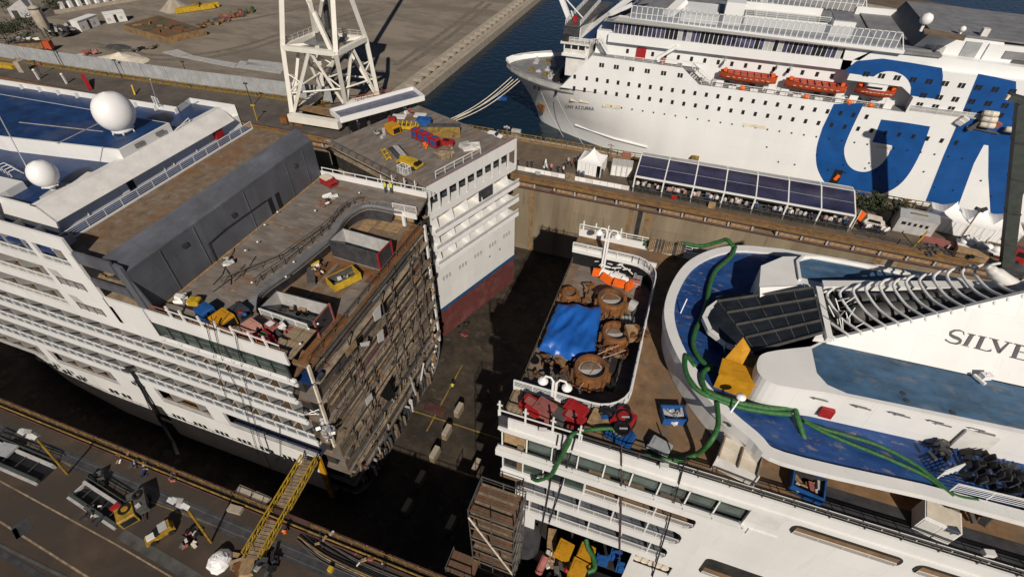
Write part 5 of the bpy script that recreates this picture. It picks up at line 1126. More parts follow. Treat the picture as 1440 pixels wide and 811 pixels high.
# sill beams, bogies, wide balcony
nl2, nr2 = at(*cpx(125, 740), z=2.2), at(*cpx(440, 790), z=2.2)
MB().bar(nl2, nr2, 1.6, 1.8).build('sill_beam', 'crane', K); MB().ext([at(*cpx(160, 690), z=3.2), at(*cpx(400, 745), z=3.2), at(*cpx(430, 690), z=3.2), at(*cpx(200, 670), z=3.2)], (0, 0, .2)).build('sill_top', 'coping', K)
pl = [at(*cpx(385, 715), z=6.5), at(*cpx(450, 770), z=6.5), at(*cpx(975, 628), z=6.5), at(*cpx(905, 572), z=6.5)]
MB().prism([(p.x, p.y) for p in pl], 6.1, 6.6).build('balcony_floor', 'steelgrey', K)
mb = MB()
for p, q in zip(pl, pl[1:]+pl[:1]): mb.bar(p+Vector((0, 0, .3)), q+Vector((0, 0, .3)), .35, 1.2)
mb.build('balcony_parapet', 'bright', K)
for t in (.1, .35, .6, .85): p = pl[1].lerp(pl[2], t).lerp(pl[0].lerp(pl[3], t), .5); MB().bar(p, Vector((p.x, p.y, .4)), .6).build('bogie_strut', 'steel', K)
for p, q in ((base['nr'], base['fr']), (base['nl'], base['fl'])): MB().bar(p-Vector((0, 0, .6)), q-Vector((0, 0, .6)), 1.3, 1.6).build('sill_beam', 'crane', K)
for k, p in base.items():
    for s_ in (-1.4, 1.4): MB().box(p.x-1.0+s_, p.x+1.0+s_, p.y-.5, p.y+.5, 0, zb-1.2).build('bogie', 'orust', K)
for p in ((320, 690), (260, 770), (90, 760)): q = at(*cpx(*p), z=1.2); MB().obox(q, (1.6, 1.2, 1.6), .3).build('rusty_gear', 'orust', K)
MB().rail([at(*cpx(540, 640), z=4), at(*cpx(770, 590), z=4)], 1.1, 3, 1.6, .06).build('sill_rail', 'dred', K); MB().ext([at(*cpx(520, 655), z=3.6), at(*cpx(770, 600), z=3.6), at(*cpx(780, 620), z=3.6), at(*cpx(540, 675), z=3.6)], (0, 0, .3)).build('sill_walk', 'cream', K)
# dark mast of a dock crane at the right edge
K2 = thing('dock_crane', 'dark green crane mast rising at the right edge beside the marquees', 'crane', (62, 96, 0))
a = at(1436, 372, z=0); b = a+Vector((0.2, .0, 0))
mx, my = at(1431, 385, z=0).x, at(1431, 385, z=0).y
q1, q2 = at(1431, 350, y=my), at(1442, 350, y=my); tz = at(1430, 143, y=my).z
tm = at(1440, 143, y=my); MB().bar((q1.x+1.0, my, 0), tm, 1.6, 1.5).build('mast', 'dkmast', K2); MB().box(q1.x-.4, q1.x+3, my-1.1, my+1.1, 0, 1.2).build('mast_foot', 'dgrey', K2)
for f in (.2, .4, .6, .8): p = Vector((q1.x+1.0, my, 0)).lerp(tm, f); MB().obox(p, (1.9, 1.7, .25)).build('band', 'dgrey', K2)
MB().obox(tm+Vector((-.6, 0, .2)), (3, 1.4, .8), 0, 0, .15).build('mast_head', 'dkmast', K2); MB().obox(tm+Vector((-2.2, -.3, .4)), (.5, .5, .6)).build('work_light', 'cream', K2)

# ================================================================ builders of loose things
random.seed(61)
def V3(x, y, z): return Vector((x, y, z))
def person(loc, rz, shirt, trous, label, group, helmet=None, pose='stand', held=None):
    key = (shirt, trous, helmet, pose); proto = PERS.get(key)
    if proto is None:
        me = bpy.data.meshes.new('person'); sit = pose == 'sit'
        hz = .52 if sit else .92; P_ = [(0, 0, hz), (0, 0, hz+.3), (0, 0, hz+.52), (0, 0, hz+.6), (0, .02, hz+.74)]
        Ed = [(0, 1), (1, 2), (2, 3), (3, 4)]; Rr = [.16, .15, .13, .06, .105]
        for s_ in (-1, 1):
            k = len(P_); P_ += [(s_*.19, 0, hz+.5), (s_*.25, .03 if not sit else .1, hz+.25), (s_*.22, .12 if not sit else .3, hz+.02), (s_*.22, .16, hz-.08) if not sit else (s_*.16, .38, hz+.04)]; Ed += [(2, k), (k, k+1), (k+1, k+2), (k+2, k+3)]; Rr += [.07, .055, .042, .035]
            k = len(P_); P_ += [(s_*.1, 0, hz-.06), (s_*.11, .45, hz-.02) if sit else (s_*.11, .04+.03*s_, .5), (s_*.11, .47 if sit else -.02+.05*s_, .08), (s_*.12, .62 if sit else .16+.05*s_, .04)]; Ed += [(0, k), (k, k+1), (k+1, k+2), (k+2, k+3)]; Rr += [.1, .075, .05, .05]
        me.from_pydata(P_, Ed, []); o = bpy.data.objects.new('tmp', me); COL.objects.link(o)
        o.modifiers.new('s', 'SKIN'); 
        for i, v in enumerate(me.skin_vertices[0].data): v.radius = (Rr[i], Rr[i]*.8); v.use_root = i == 0
        o.modifiers.new('d', 'SUBSURF').levels = 1
        bpy.context.view_layer.update(); m2 = bpy.data.meshes.new_from_object(o.evaluated_get(bpy.context.evaluated_depsgraph_get())); bpy.data.objects.remove(o)
        m2.materials.clear()
        for q in (shirt, trous, 'skin', helmet or 'black'): m2.materials.append(M[q])
        for f in m2.polygons:
            c = f.center; f.material_index = 1 if (c.z < hz-.02 or (sit and c.y > .2 and c.z < hz+.06)) else 0
            if c.z > hz+.57: f.material_index = 3 if c.z > hz+.76 else 2
            if abs(c.x) > .2 and c.z < hz+.12: f.material_index = 2
            f.use_smooth = True
        PERS[key] = proto = m2
    o = bpy.data.objects.new('person', proto); COL.objects.link(o); o.location = loc; o.rotation_euler = (0, 0, rz); o.scale = (1.15,)*3
    return tag(o, label, 'person', group)
PERS = {}
def lab(o, label=None):
    return o
def genset(label, loc, rz, size, col, name='generator', cat='generator', group=None, top='dgrey', exhaust=True):
    t = thing(name, label, cat, loc, rz, group); l, w_, h = size
    MB().box(-l/2, l/2, -w_/2, w_/2, .0, .14).box(-l/2+.2, -l/2+.45, -w_/2-.05, w_/2+.05, -.0, .1).build('skid', 'dgrey', t, local=True)
    b = .08; MB().ext([(-l/2, -w_/2+.03, .14), (l/2, -w_/2+.03, .14), (l/2, -w_/2+.03, h-.15), (l/2-.12, -w_/2+.03, h), (-l/2+.12, -w_/2+.03, h), (-l/2, -w_/2+.03, h-.15)], (0, w_-.06, 0)).build('body', col, t, local=True)
    for i in range(3): MB().box(-l/2+.12+i*l/3, -l/2+l/3-.05+i*l/3, -w_/2-.0, -w_/2+.025, .3, h-.3).build('panel', col, t, local=True)
    MB().box(l/2-.01, l/2+.04, -w_/2+.2, w_/2-.2, .35, h-.35).build('louvre', 'black', t, local=True)
    MB().box(-l*.32, l*.1, -w_*.3, w_*.3, h, h+.06).build('hatch', top, t, local=True)
    if exhaust: MB().tube([(l*.3, 0, h), (l*.3, 0, h+.25), (l*.36, 0, h+.34)], .07, 8).build('exhaust', 'steel', t, local=True)
    return t
def skip(label, loc, rz, size, col, inner=None, fill=(), name='skip', cat='skip', group=None, post=None, lattice=False):
    t = thing(name, label, cat, loc, rz, group); l, w_, h = size; th = .12
    inner = inner or col
    for nm, (x0, x1, y0, y1) in (('side_wall', (-l/2, l/2, -w_/2, -w_/2+th)), ('side_wall', (-l/2, l/2, w_/2-th, w_/2)), ('end_wall', (-l/2, -l/2+th, -w_/2+th, w_/2-th)), ('end_wall', (l/2-th, l/2, -w_/2+th, w_/2-th))):
        MB().box(x0, x1, y0, y1, .12, h).build(nm, col, t, local=True)
    if inner != col:
        e = th+.01; MB().box(-l/2+e, l/2-e, -w_/2+e, -w_/2+e+.03, .2, h-.02).box(-l/2+e, l/2-e, w_/2-e-.03, w_/2-e, .2, h-.02).box(-l/2+e, -l/2+e+.03, -w_/2+e+.04, w_/2-e-.04, .2, h-.02).build('lining', inner, t, local=True)
    MB().box(-l/2+.05, l/2-.05, -w_/2+.05, w_/2-.05, 0, .12).build('floor', inner, t, local=True)
    if h > 1.2:
        n = max(2, int(l/.9))
        for s_ in (-1, 1):
            for i in range(1, n): MB().box(-l/2+l*i/n-.05, -l/2+l*i/n+.05, s_*w_/2-.04, s_*w_/2+.04, .2, h-.1).build('rib', col, t, local=True)
    if post:
        for x in (l/2,):
            for y in (-w_/2, w_/2): MB().box(x-.1, x+.1, y-.1, y+.1, 0, h+.03).build('corner_post', post, t, local=True)
            MB().box(x-.06, x+.06, -w_/2, w_/2, h-.1, h+.04).build('end_rail', post, t, local=True)
    for i, (fm, n) in enumerate(fill):
        for k in range(n):
            MB().obox((random.uniform(-l*.4, l*.4), random.uniform(-w_*.35, w_*.35), random.uniform(.2, h*.55)), (random.uniform(.3, 1.1), random.uniform(.2, .6), random.uniform(.15, .5)), random.random()*3, random.random()).build('scrap', fm, t, local=True)
    return t
def heap(name, label, cat, loc, items, spread, mats_, zmax=.8, size=(.2, 1.2), group=None):
    t = thing(name, label, cat, loc, random.random(), group)
    for i in range(items):
        s_ = random.uniform(*size); MB().obox((random.uniform(-spread, spread), random.uniform(-spread, spread), random.uniform(.05, zmax)), (s_, s_*random.uniform(.25, .7), s_*random.uniform(.12, .5)), random.random()*3, random.uniform(-.4, .4), random.uniform(-.4, .4)).build('piece', random.choice(mats_), t, local=True)
    return t
def tubething(name, label, cat, pts, r, m, n=8, sub=6, group=None, smooth=True):
    return tag(MB().tube(catmull(pts, sub), r, n).build(name, m, None, smooth), label, cat, group)
def ang_px(p, q, z):
    a, b = at(*p, z=z), at(*q, z=z); return math.atan2(b.y-a.y, b.x-a.x)

# ---------------------------------------------------------------- on the forward half
Z1 = PROM
skip('long dark blue open container with pale inside, farther of two in the pool well', V3(-35.6, 43.3, PD+.05), rad(-3), (7.4, 3.0, 2.7), 'dgrey', 'lgrey', name='open_container', cat='container', post='red')
skip('dark open container full of scrap and sheeting, nearer of two in the pool well', V3(-36.1, 30.6, PD+.05), rad(1), (7.0, 2.9, 2.6), 'dgrey', 'lgrey', (('dark', 8), ('white_d', 3), ('wood', 3), ('rustdeck', 4)), name='open_container', cat='container', post='dred')
skip('bright yellow open crate of scrap between the two dark containers', at(485, 397, z=PD)+V3(0, 0, .05), rad(62), (3.7, 2.1, 1.15), 'yellow', 'steel', (('steel', 7), ('lgrey', 4)), name='yellow_crate', cat='crate')
tag(MB().obox(at(438, 388, z=PD+.4), (1.0, 3.2, .5), rad(35)).build('pallet_stack', 'steel'), 'grey pallet leaning near the yellow crate on the rusty pool deck', 'pallet')
heap('scrap_heap', 'small heap of rusty scrap beside the yellow crate', 'scrap', at(448, 382, z=PD), 12, .9, ['orust', 'yellow', 'steel', 'white_d'])
heap('scrap_heap', 'grey cable drums and hoses heaped on the bare deck before the grey wall', 'scrap', at(320, 371, z=Z1), 12, .6, ['lgrey', 'white_d', 'dgrey'])
heap('scrap_heap', 'white and dark rope heap on deck behind the yellow box', 'rope', at(263, 420, z=Z1), 12, .8, ['white_d', 'bright', 'steel'])
heap('scrap_heap', 'round dark hose reel with white wraps near the oval opening', 'hose reel', at(455, 290, z=Z1), 10, .6, ['rustdeck', 'white_d', 'dred'])
heap('scrap_heap', 'crumpled white sheet on the deck near the far rail', 'sheet', at(465, 278, z=Z1), 8, .6, ['white_d', 'bright', 'lgrey'], .4)
heap('scrap_heap', 'pale blocks in a heap close to the wooden planks', 'scrap', at(397, 467, z=Z1), 10, .7, ['white_d', 'dred', 'dgrey'])
r_ = genset('red and white welding set by the far bulwark of the forward half', at(463, 259, z=Z1), rad(-20), (2.6, 1.4, .9), 'red', 'welding_set', 'welding set'); MB().box(-1.2, .3, -.6, .6, .92, 1.15).build('lid', 'cream', r_, local=True)
genset('small yellow box near the bulwark, left of the blue box', at(276, 428, z=Z1), rad(15), (1.3, .9, .9), 'yellow', 'yellow_box', 'box', exhaust=False, top='yellow')
genset('blue tarpaulin-covered box at the bulwark between two yellow ones', at(293, 446, z=Z1), rad(-15), (1.7, 1.5, 1.5), 'blue', 'blue_box', 'box', exhaust=False, top='blue')
genset('big yellow cabinet at the bulwark of the forward half', at(318, 458, z=Z1), rad(-12), (2.1, 1.8, 1.6), 'ochre', 'yellow_cabinet', 'cabinet', exhaust=False, top='ochre')
genset('pink tarpaulin-covered machine at the bulwark beside the red one', at(357, 468, z=Z1), rad(-15), (2.0, 1.5, 1.3), 'pink', 'covered_machine', 'machine', exhaust=False, top='pink')
genset('red machine with a dark green lid, last along the forward bulwark', at(376, 481, z=Z1), rad(-15), (1.8, 1.2, 1.1), 'red', 'red_machine', 'machine', top='dgreen')
genset('brown machine with a white panel behind the red machine', at(385, 464, z=Z1), rad(-15), (1.7, 1.1, .9), 'dred', 'brown_machine', 'machine', top='white')
genset('black box with open lid behind the big yellow cabinet', at(340, 444, z=Z1), rad(-15), (2.0, 1.4, 1.2), 'dgrey', 'black_box', 'box', exhaust=False)
tag(MB().tube([at(333, 426, z=Z1+.2), at(338, 440, z=Z1+1.2)], .2, 8).build('gas_bottle', 'red'), 'red gas bottle leaning beside a blue one near the oval opening', 'gas bottle')
tag(MB().tube([at(339, 428, z=Z1+.2), at(344, 442, z=Z1+1.2)], .2, 8).build('gas_bottle', 'blue'), 'blue gas bottle leaning beside a red one near the oval opening', 'gas bottle')
person(at(543, 271, z=Z1), 2.6, 'hivis', 'navy', 'left of the two workers in yellow vests looking over the far rail', 'workers at the far rail', 'hivis'); person(at(551, 272, z=Z1), 2.9, 'hivis', 'navy', 'right of the two workers in yellow vests looking over the far rail', 'workers at the far rail', 'hivis')
mb = MB(); 
for (a, b) in (((332, 335), (318, 372)), ((335, 338), (356, 318)), ((318, 372), (300, 400)), ((318, 378), (325, 400)), ((330, 395), (360, 360)), ((300, 410), (345, 372))): mb.tube([at(*a, z=Z1+.06), at((a[0]+b[0])/2+4, (a[1]+b[1])/2, z=Z1+.06), at(*b, z=Z1+.06)], .06, 4)
tag(mb.build('deck_cables', 'black', kind='stuff'), 'black power cables snaking over the bare deck from the grey wall', 'cables')
# ---------------------------------------------------------------- on the midship section
Z2 = 15.0
def Q(x, y, z=Z2): return at(x, y, z=z)
genset('yellow cabinet at the near end of the yellow machine on the midship deck', Q(553, 187), rad(-25), (2.4, 1.7, 1.6), 'ochre', 'yellow_cabinet', 'cabinet', exhaust=False, top='ochre')
t = genset('long yellow pump machine in the middle of the midship deck', Q(573, 181), rad(12), (4.2, 1.4, .7), 'yellow', 'pump', 'pump')
for i in range(5): MB().tube([(-1.6+.8*i, -.5, .7), (-1.5+.8*i, 0, 1.4), (-1.3+.8*i, .4, .8)], .12, 6).build('pipe', 'yellow', t, local=True)
genset('blue container at the far corner of the midship deck', Q(597, 176), rad(12), (2.7, 1.6, 1.3), 'blue', 'blue_container', 'container', exhaust=False, top='blue')
for i, p in enumerate(((586, 194), (595.5, 198), (604, 202), (613, 206.5))):
    t = genset(('red and blue switch cabinet, first of four in a row on the midship deck', 'red and blue switch cabinet, second of four in a row on the midship deck', 'red and blue switch cabinet, third of four in a row on the midship deck', 'red and blue switch cabinet, fourth of four, nearest the pillared side')[i], Q(*p), rad(-24), (1.5, 1.2, 1.7), 'red', 'switch_cabinet', 'cabinet', 'switch cabinets on the midship deck', top='blue', exhaust=False)
    MB().box(-.5, .5, -.68, -.6, .5, 1.4).build('blue_front', 'blue', t, local=True)
genset('low red machine with black motor right of the cabinet row', Q(630, 204), rad(5), (2.2, 1.2, .9), 'red', 'red_machine', 'machine', top='black')
t = thing('plywood_screen', 'yellow-green screen wall standing behind the red cabinets', 'screen', Q(625, 193), rad(20)); MB().box(-2.8, 2.8, -.08, .08, 0, 1.9).build('board', 'dyellow', t, local=True); MB().box(-2.9, 2.9, -.15, 1.2, 1.9, 2.0).build('roof', 'steel', t, local=True)
for x, l_ in ((-2.5, 1), (0, 1), (2.5, 1)): MB().box(x-.08, x+.08, .1, .25, 0, 1.9).build('post', 'steel', t, local=True)
t = thing('yellow_trestle', 'yellow steel trestle lying left of the grey pipe bundle', 'trestle', Q(543, 219), rad(-45)); 
for y in (-.35, .35): MB().bar((-1.9, y, .3), (1.9, y, .3), .22).build('rail', 'yellow', t, local=True)
for x in (-1.5, 0, 1.5): MB().bar((x, -.4, .15), (x, .4, .5), .16).build('cross_bar', 'yellow', t, local=True)
t = thing('pipe_bundle', 'bundle of dark grey pipes on the midship deck', 'pipes', Q(561, 216), rad(-40))
for i in range(7): MB().tube([(-2.6+random.random()*.6, -.9+.3*i, .25), (2.2+random.random()*.6, -.9+.3*i, .25)], .14, 7).build('pipe', random.choice(('steel', 'lgrey', 'dgrey')), t, local=True)
t = thing('yellow_lift', 'yellow scissor lift lying near the pillared side of the midship section', 'lift', Q(577, 233), rad(-12))
MB().box(-2.1, 2.1, -.9, .9, .35, .7).build('chassis', 'yellow', t, local=True); MB().box(-1.4, 1.2, -.7, .7, .7, 1.15).build('platform', 'yellow', t, local=True); MB().bar((-1.9, 0, 1.1), (1.9, .3, .9), .35).build('arm', 'yellow', t, local=True); MB().box(1.3, 2.0, -.6, .6, .7, 1.1).build('engine', 'black', t, local=True)
for x in (-1.4, 1.4):
    for y in (-.9, .9): MB().tube([(x, y-.12, .32), (x, y+.12, .32)], .32, 10).build('wheel', 'tyre', t, local=True)
for p, s_, l_ in (((561, 164), (2.6, 1.6), 'white sheet lying under the crane balcony on the midship deck'), ((591, 162), (2.2, 1.6), 'small white sheet at the far corner of the midship deck')): tag(MB().obox(Q(*p, Z2+.15), (*s_, .16), rad(12)).build('sheet', 'white_d'), l_, 'sheet')
genset('red tool chest beside the white sheet under the crane balcony', Q(552, 170), rad(10), (1.3, .8, .8), 'red', 'tool_chest', 'tool chest', exhaust=False)
heap('scrap_heap', 'dark machinery heap by the crane balcony on the midship deck', 'machinery', Q(575, 160), 10, .9, ['white_d', 'dgrey', 'dred'], 1.2)
heap('pallet_stack', 'pale metal frames lying right of the red machine', 'frames', Q(661, 207), 10, 1.3, ['lgrey', 'white_d', 'lgrey'], .25, (.8, 2.2))
heap('timber_heap', 'long timbers stacked in front of the red cabinets', 'timber', Q(626, 217), 12, 1.1, ['wood', 'plank', 'plank'], .5, (1.2, 2.8))
heap('scrap_heap', 'orange and white hoses coiled before the red cabinets', 'hoses', Q(598, 207), 10, .7, ['orange', 'white_d', 'dgreen'], .5)
heap('scrap_heap', 'scattered grey clutter near the yellow trestle', 'scrap', Q(536, 190), 10, 1.2, ['lgrey', 'steel', 'lgrey'], .6)
t = thing('wire_cage', 'small white wire cage at the corner of the midship deck', 'cage', Q(569, 243), rad(-20)); MB().rail([(-.9, -.6, 0), (.9, -.6, 0), (.9, .6, 0), (-.9, .6, 0), (-.9, -.6, 0)], 1.2, 3, .6, .03).build('frame', 'rail', t, local=True); MB().box(-.9, .9, -.6, .6, 0, .06).build('floor', 'lgrey', t, local=True)
person(Q(505, 183), 0, 'navy', 'navy', 'lone worker in dark clothes at the left end of the midship deck', None, 'white')
# ---------------------------------------------------------------- on the aft half
Z3 = PROM
for (p, sz, m, l_, top) in (((748, 577), (2.2, 1.3, 1.3), 'red', 'red welding set nearest the cut edge of the aft half', 'dred'), ((765, 583), (1.9, 1.5, 1.5), 'dred', 'faded red cabinet beside the blue drum on the aft half', 'dred'),
    ((785, 590), (1.6, 1.2, 1.1), 'steel', 'brown-grey cabinet between the faded red cabinet and the bright red pair', 'steel'), ((809, 582), (2.2, 1.2, 1.2), 'red', 'bright red cabinet, farther of a pair by the pool rail', 'red'), ((805, 594), (2.2, 1.2, 1.1), 'red', 'bright red cabinet, nearer of a pair by the bulwark', 'dred'),
    ((874, 600), (1.9, 1.8, 1.6), 'red', 'red square fan unit with a black round opening on the teak deck', 'red'), ((871, 616), (2.5, 1.3, .9), 'blue', 'blue slatted machine in front of the red fan unit', 'yellow'), ((926, 632), (1.9, 1.2, .9), 'tin', 'grey sloped metal box by the bulwark near the green hose', 'tin')):
    t = genset(l_, at(*p, z=Z3), rad(-16), sz, m, {'tin': 'metal_box', 'blue': 'slatted_machine'}.get(m, 'cabinet' if 'cabinet' in l_ else 'machine'), {'tin': 'box'}.get(m, 'cabinet' if 'cabinet' in l_ else 'machine'), top=top, exhaust='welding' in l_)
    if 'fan' in l_: MB().lathe((0, 0, 1.6), [(.75, .0), (.75, .1), (.6, .12), (.55, .02), (.02, .02)], 16).build('fan_ring', 'black', t, local=True); MB().obox((.1, 0, 1.72), (.7, .15, .05), .6).build('fan_blade', 'lgrey', t, local=True)
    if 'slatted' in l_:
        for i in range(7): MB().box(-1.15+i*.33, -1.0+i*.33, -.72, .72, .3, .98).build('slat', 'blue', t, local=True)
tag(MB().lathe(at(757, 575, z=Z3), [(.3, 0), (.32, .5), (.3, 1.1), (.05, 1.12)], 10).build('blue_drum', 'blue'), 'blue drum standing between the red and faded red sets', 'drum')
t = thing('plywood_table', 'brown plywood table with blue gloves on it beside the black hose', 'table', at(845, 597, z=Z3), rad(-10)); MB().box(-1.1, 1.1, -.9, .9, .8, .9).build('table_top', 'wood', t, local=True)
for x in (-1, 1):
    for y in (-.8, .8): MB().box(x-.06, x+.06, y-.06, y+.06, 0, .8).build('leg', 'plank', t, local=True)
tag(MB().obox(at(851, 586, z=Z3+1.0), (.7, .4, .14), .5).build('rag', 'blue'), 'blue rag lying on the plywood table', 'rag')
tubething('black_hose', 'fat black hose looping from the bulwark to the red fan unit', 'hose', [at(842, 590, z=Z3+.4), at(846, 578, z=Z3+.8), at(855, 578, z=Z3+1.2), at(862, 588, z=Z3+1), at(866, 600, z=Z3+.5)], .33, 'black')
t = skip('blue skip of grey rubble on the teak deck by the curved white wall', at(945, 588, z=Z3), rad(18), (2.2, 1.6, 1.0), 'blue', 'blue', (('lgrey', 16), ('white_d', 8)), name='rubble_skip')
t = skip('blue skip of scrap at the bulwark under the deck overhang', at(1131, 687, z=Z3), rad(-10), (2.5, 2.0, 1.1), 'blue', 'dark', (('lgrey', 8), ('wood', 6), ('dred', 3)), name='rubble_skip')
# white shelving box and white cabinet at the bulwark
t = thing('storage_rack', 'white wooden box rack with open compartments beside the curved deck front', 'storage rack', at(1033, 655, z=Z3), rad(-12))
MB().box(-1.6, 1.6, -1.2, 1.2, .1, 1.7).build('body', 'white_d', t, local=True)
for i in range(2):
    for j in range(2): MB().box(-1.5+1.55*i, -.1+1.55*i, -1.1+1.15*j, -.05+1.15*j, 1.7, 1.72).build('compartment', 'cream', t, local=True)
for x in (-1.6, 0, 1.55): MB().box(x-.05, x+.07, -1.25, 1.25, 1.7, 1.95).build('divider', 'plank', t, local=True)
for x in (-1.7, 1.6): MB().box(x, x+.12, -1.35, -1.2, 0, 2.0).build('leg', 'white_d', t, local=True)
t = thing('white_cabinet', 'white cabinet with a brown top at the bulwark near the right edge', 'cabinet', at(1306, 740, z=Z3), rad(-12)); MB().box(-1.2, 1.2, -.9, .9, 0, 2.0).build('body', 'bright', t, local=True); MB().box(-1.1, 1.1, -.8, .8, 2.0, 2.05).build('top', 'cream', t, local=True); MB().box(-1.1, -.05, -.93, -.9, .2, 1.8).build('door', 'white_d', t, local=True); MB().box(.05, 1.1, -.93, -.9, .2, 1.8).build('door', 'white_d', t, local=True)
heap('scrap_heap', 'dark bundles in the shade below the end of the thin hoses', 'bundle', at(1350, 712, z=Z3), 14, 1.2, ['dgrey', 'black', 'steel'], 1.3)
t = thing('lounger_stack', 'dark pile of stacked deck loungers beside the white door', 'loungers', at(1395, 690, z=18.95), rad(-14))
for i in range(64): MB().obox((-2+(i % 16)*.46, -.1+(i//16)*.75+random.uniform(-.1, .1), random.uniform(.3, 1.2)), (.12, .5, random.uniform(.5, 1.0)), random.uniform(-.2, .2), random.uniform(-.3, .3), random.uniform(.2, .7)).build('lounger', random.choice(('black', 'dgrey', 'black')), t, local=True)
heap('scrap_heap', 'dark netting bundle by the white gate on the blue deck', 'bundle', at(1312, 638, z=18.95), 14, .8, ['black', 'dgrey', 'steel'], 1.0)
# yellow air unit with open flap beside the skylight
ZB = 18.92
t = thing('air_unit', 'yellow air unit with one tall flap open beside the skylight on the blue deck', 'air unit', V3(*(at(1033, 556, z=ZB)+at(1050, 530, z=ZB))/2) if False else (at(1030, 552, z=ZB)+at(1046, 524, z=ZB))/2, rad(-8))
MB().box(-1.9, 1.5, -1.5, .2, 0, 2.0).build('body', 'ochre', t, local=True); MB().box(-.3, 1.6, .2, 2.3, 0, 1.8).build('side_box', 'ochre', t, local=True); MB().box(-.25, 1.55, .3, 2.2, 1.8, 1.84).build('side_lid', 'dyellow', t, local=True)
MB().ext([(-1.9, .25, 1.6), (-.3, .3, 1.6), (-.15, 1.0, 3.3), (-1.1, 1.1, 4.3)], (.0, .12, .03)).build('flap', 'ochre', t, local=True); MB().ext([(-2.0, -1.6, 2.0), (1.55, -1.6, 2.0), (1.55, .2, 2.05), (-2.0, .2, 2.05)], (0, 0, .06)).build('lid', 'ochre', t, local=True); MB().box(-1.93, -1.88, -1, 0, .2, 1.5).build('intake', 'black', t, local=True)
for x in (-.9, .3): MB().box(x, x+.5, -.7, -.65, 2.115, 2.12).build('label_plate', 'dyellow', t, local=True)
# green hoses
def hz(pts, z): return [at(*p, z=z) for p in pts]
HO = 'green_hose'
tubething(HO, 'long green hose winding along the front of the blue deck past the skylight', 'hose', hz([(1034, 347), (1027, 362), (1007, 380), (998, 402), (994, 424), (986, 448), (978, 465), (975, 485), (984, 500), (978, 493)][:8]+[(985, 505), (1003, 520)], ZB+.4), .24, 'green', 9)
tubething(HO, 'green hose running from the white rim down past the yellow unit and along the deck', 'hose', hz([(978, 515), (965, 500), (964, 520), (976, 543), (1000, 558), (1040, 572), (1085, 580), (1112, 582)], ZB+.35), .23, 'green', 9)
tubething(HO, 'green hose curling beside the yellow unit and dropping over the deck edge', 'hose', hz([(1005, 514), (990, 522), (988, 538), (1000, 553), (1040, 566), (1085, 574), (1115, 574), (1122, 590)], ZB+.6)+[at(1132, 620, z=18.6), at(1136, 645, z=17.2)], .23, 'green', 9)
tubething(HO, 'green hose hanging over the white rim down to the teak deck', 'hose', hz([(1008, 565), (1010, 590), (1008, 604)], ZB+.35)+[at(998, 622, z=18.6), at(980, 638, z=Z3+.5), at(955, 646, z=Z3+.35), at(934, 645, z=Z3+.35), at(905, 640, z=Z3+.35)], .22, 'green', 9)
tubething(HO, 'thin green hose, farther of two laid along the blue deck', 'hose', hz([(1128, 588), (1150, 600), (1190, 612), (1240, 628), (1290, 655), (1325, 683), (1345, 697), (1375, 703)], ZB+.2), .16, 'green', 6)
tubething(HO, 'thin green hose, nearer of two laid along the blue deck', 'hose', hz([(1130, 592), (1160, 608), (1200, 625), (1250, 645), (1300, 668), (1325, 686), (1340, 698)], ZB+.2), .16, 'green', 6)
tubething(HO, 'green hose draped over the bulwark and down the side of the aft half', 'hose', [at(872, 607, z=Z3+.6), at(860, 602, z=Z3+1.2), at(830, 604, z=Z3+1.2), at(806, 610, y=N2-.1), at(800, 622, y=N2-.5), at(785, 650, y=N2-.7), at(775, 667, y=N2-.6), at(757, 675, y=N2-.5), at(748, 672, y=N2-.2)], .19, 'green', 8)
tubething(HO, 'green hose hung along the far bulwark from the wood stack to the blue deck', 'hose', [at(905, 343, y=54.9), at(935, 347, y=54.8), at(958, 342, y=54.8), at(985, 346, y=54.6), at(1010, 340, y=54.6), at(1022, 337, y=54.4), at(1032, 347, z=ZB+.4)], .24, 'green', 8)
# pool area: tubs, tarpaulin, barrier heap
def tub(c, r, label):
    o = MB().lathe(c, [(r*1.28, -1.1), (r*1.3, .35), (r*1.22, .6), (r*.98, .62), (r*.95, .3), (r*.93, -.5)], 24).build('hot_tub', 'orust', R, False); o['label'] = label
    MB().lathe(c+V3(0, 0, -.1), [(r*.93, .05), (r*.6, .08), (.02, .08)], 20).build('tub_floor', 'lgrey', o); MB().lathe(c+V3(0, 0, .0), [(r*.8, .06), (r*.7, .12), (.02, .14)], 7, .5, 3.4).build('tub_rubble', 'rustdeck', o)
    for k in range(9):
        t_ = k*.7; MB().obox(c+V3(r*1.3*math.cos(t_), r*1.3*math.sin(t_), -.35), (.5, .3, 1.2), t_).build('tub_bracket', 'orust', o)
tub(at(860, 423, z=14.6), 1.35, 'rusty round tub farthest from the near side'); tub(at(866, 470, z=14.2), 1.25, 'rusty round tub in the middle, half in shade'); tub(at(831, 521, z=14.6), 1.4, 'rusty round tub nearest the lamp')
tub(at(801, 415, z=13.6), .8, 'small rusty sump beside the blue tarpaulin')
for i in range(90):
    p = random.choice(((820, 416), (855, 447), (853, 490), (870, 500), (845, 540), (790, 530), (765, 520), (870, 445), (800, 545), (780, 512)));
    c = at(p[0]+random.uniform(-14, 14), p[1]+random.uniform(-10, 10), z=PD); s_ = random.uniform(.4, 1.5)
    MB().obox(c+V3(0, 0, random.uniform(.1, .6)), (s_, random.uniform(.15, .5), random.uniform(.2, .9)), random.random()*3).build('pool_framing', random.choice(('orust', 'orust', 'orust', 'rustdeck', 'coping', 'steel')), R)
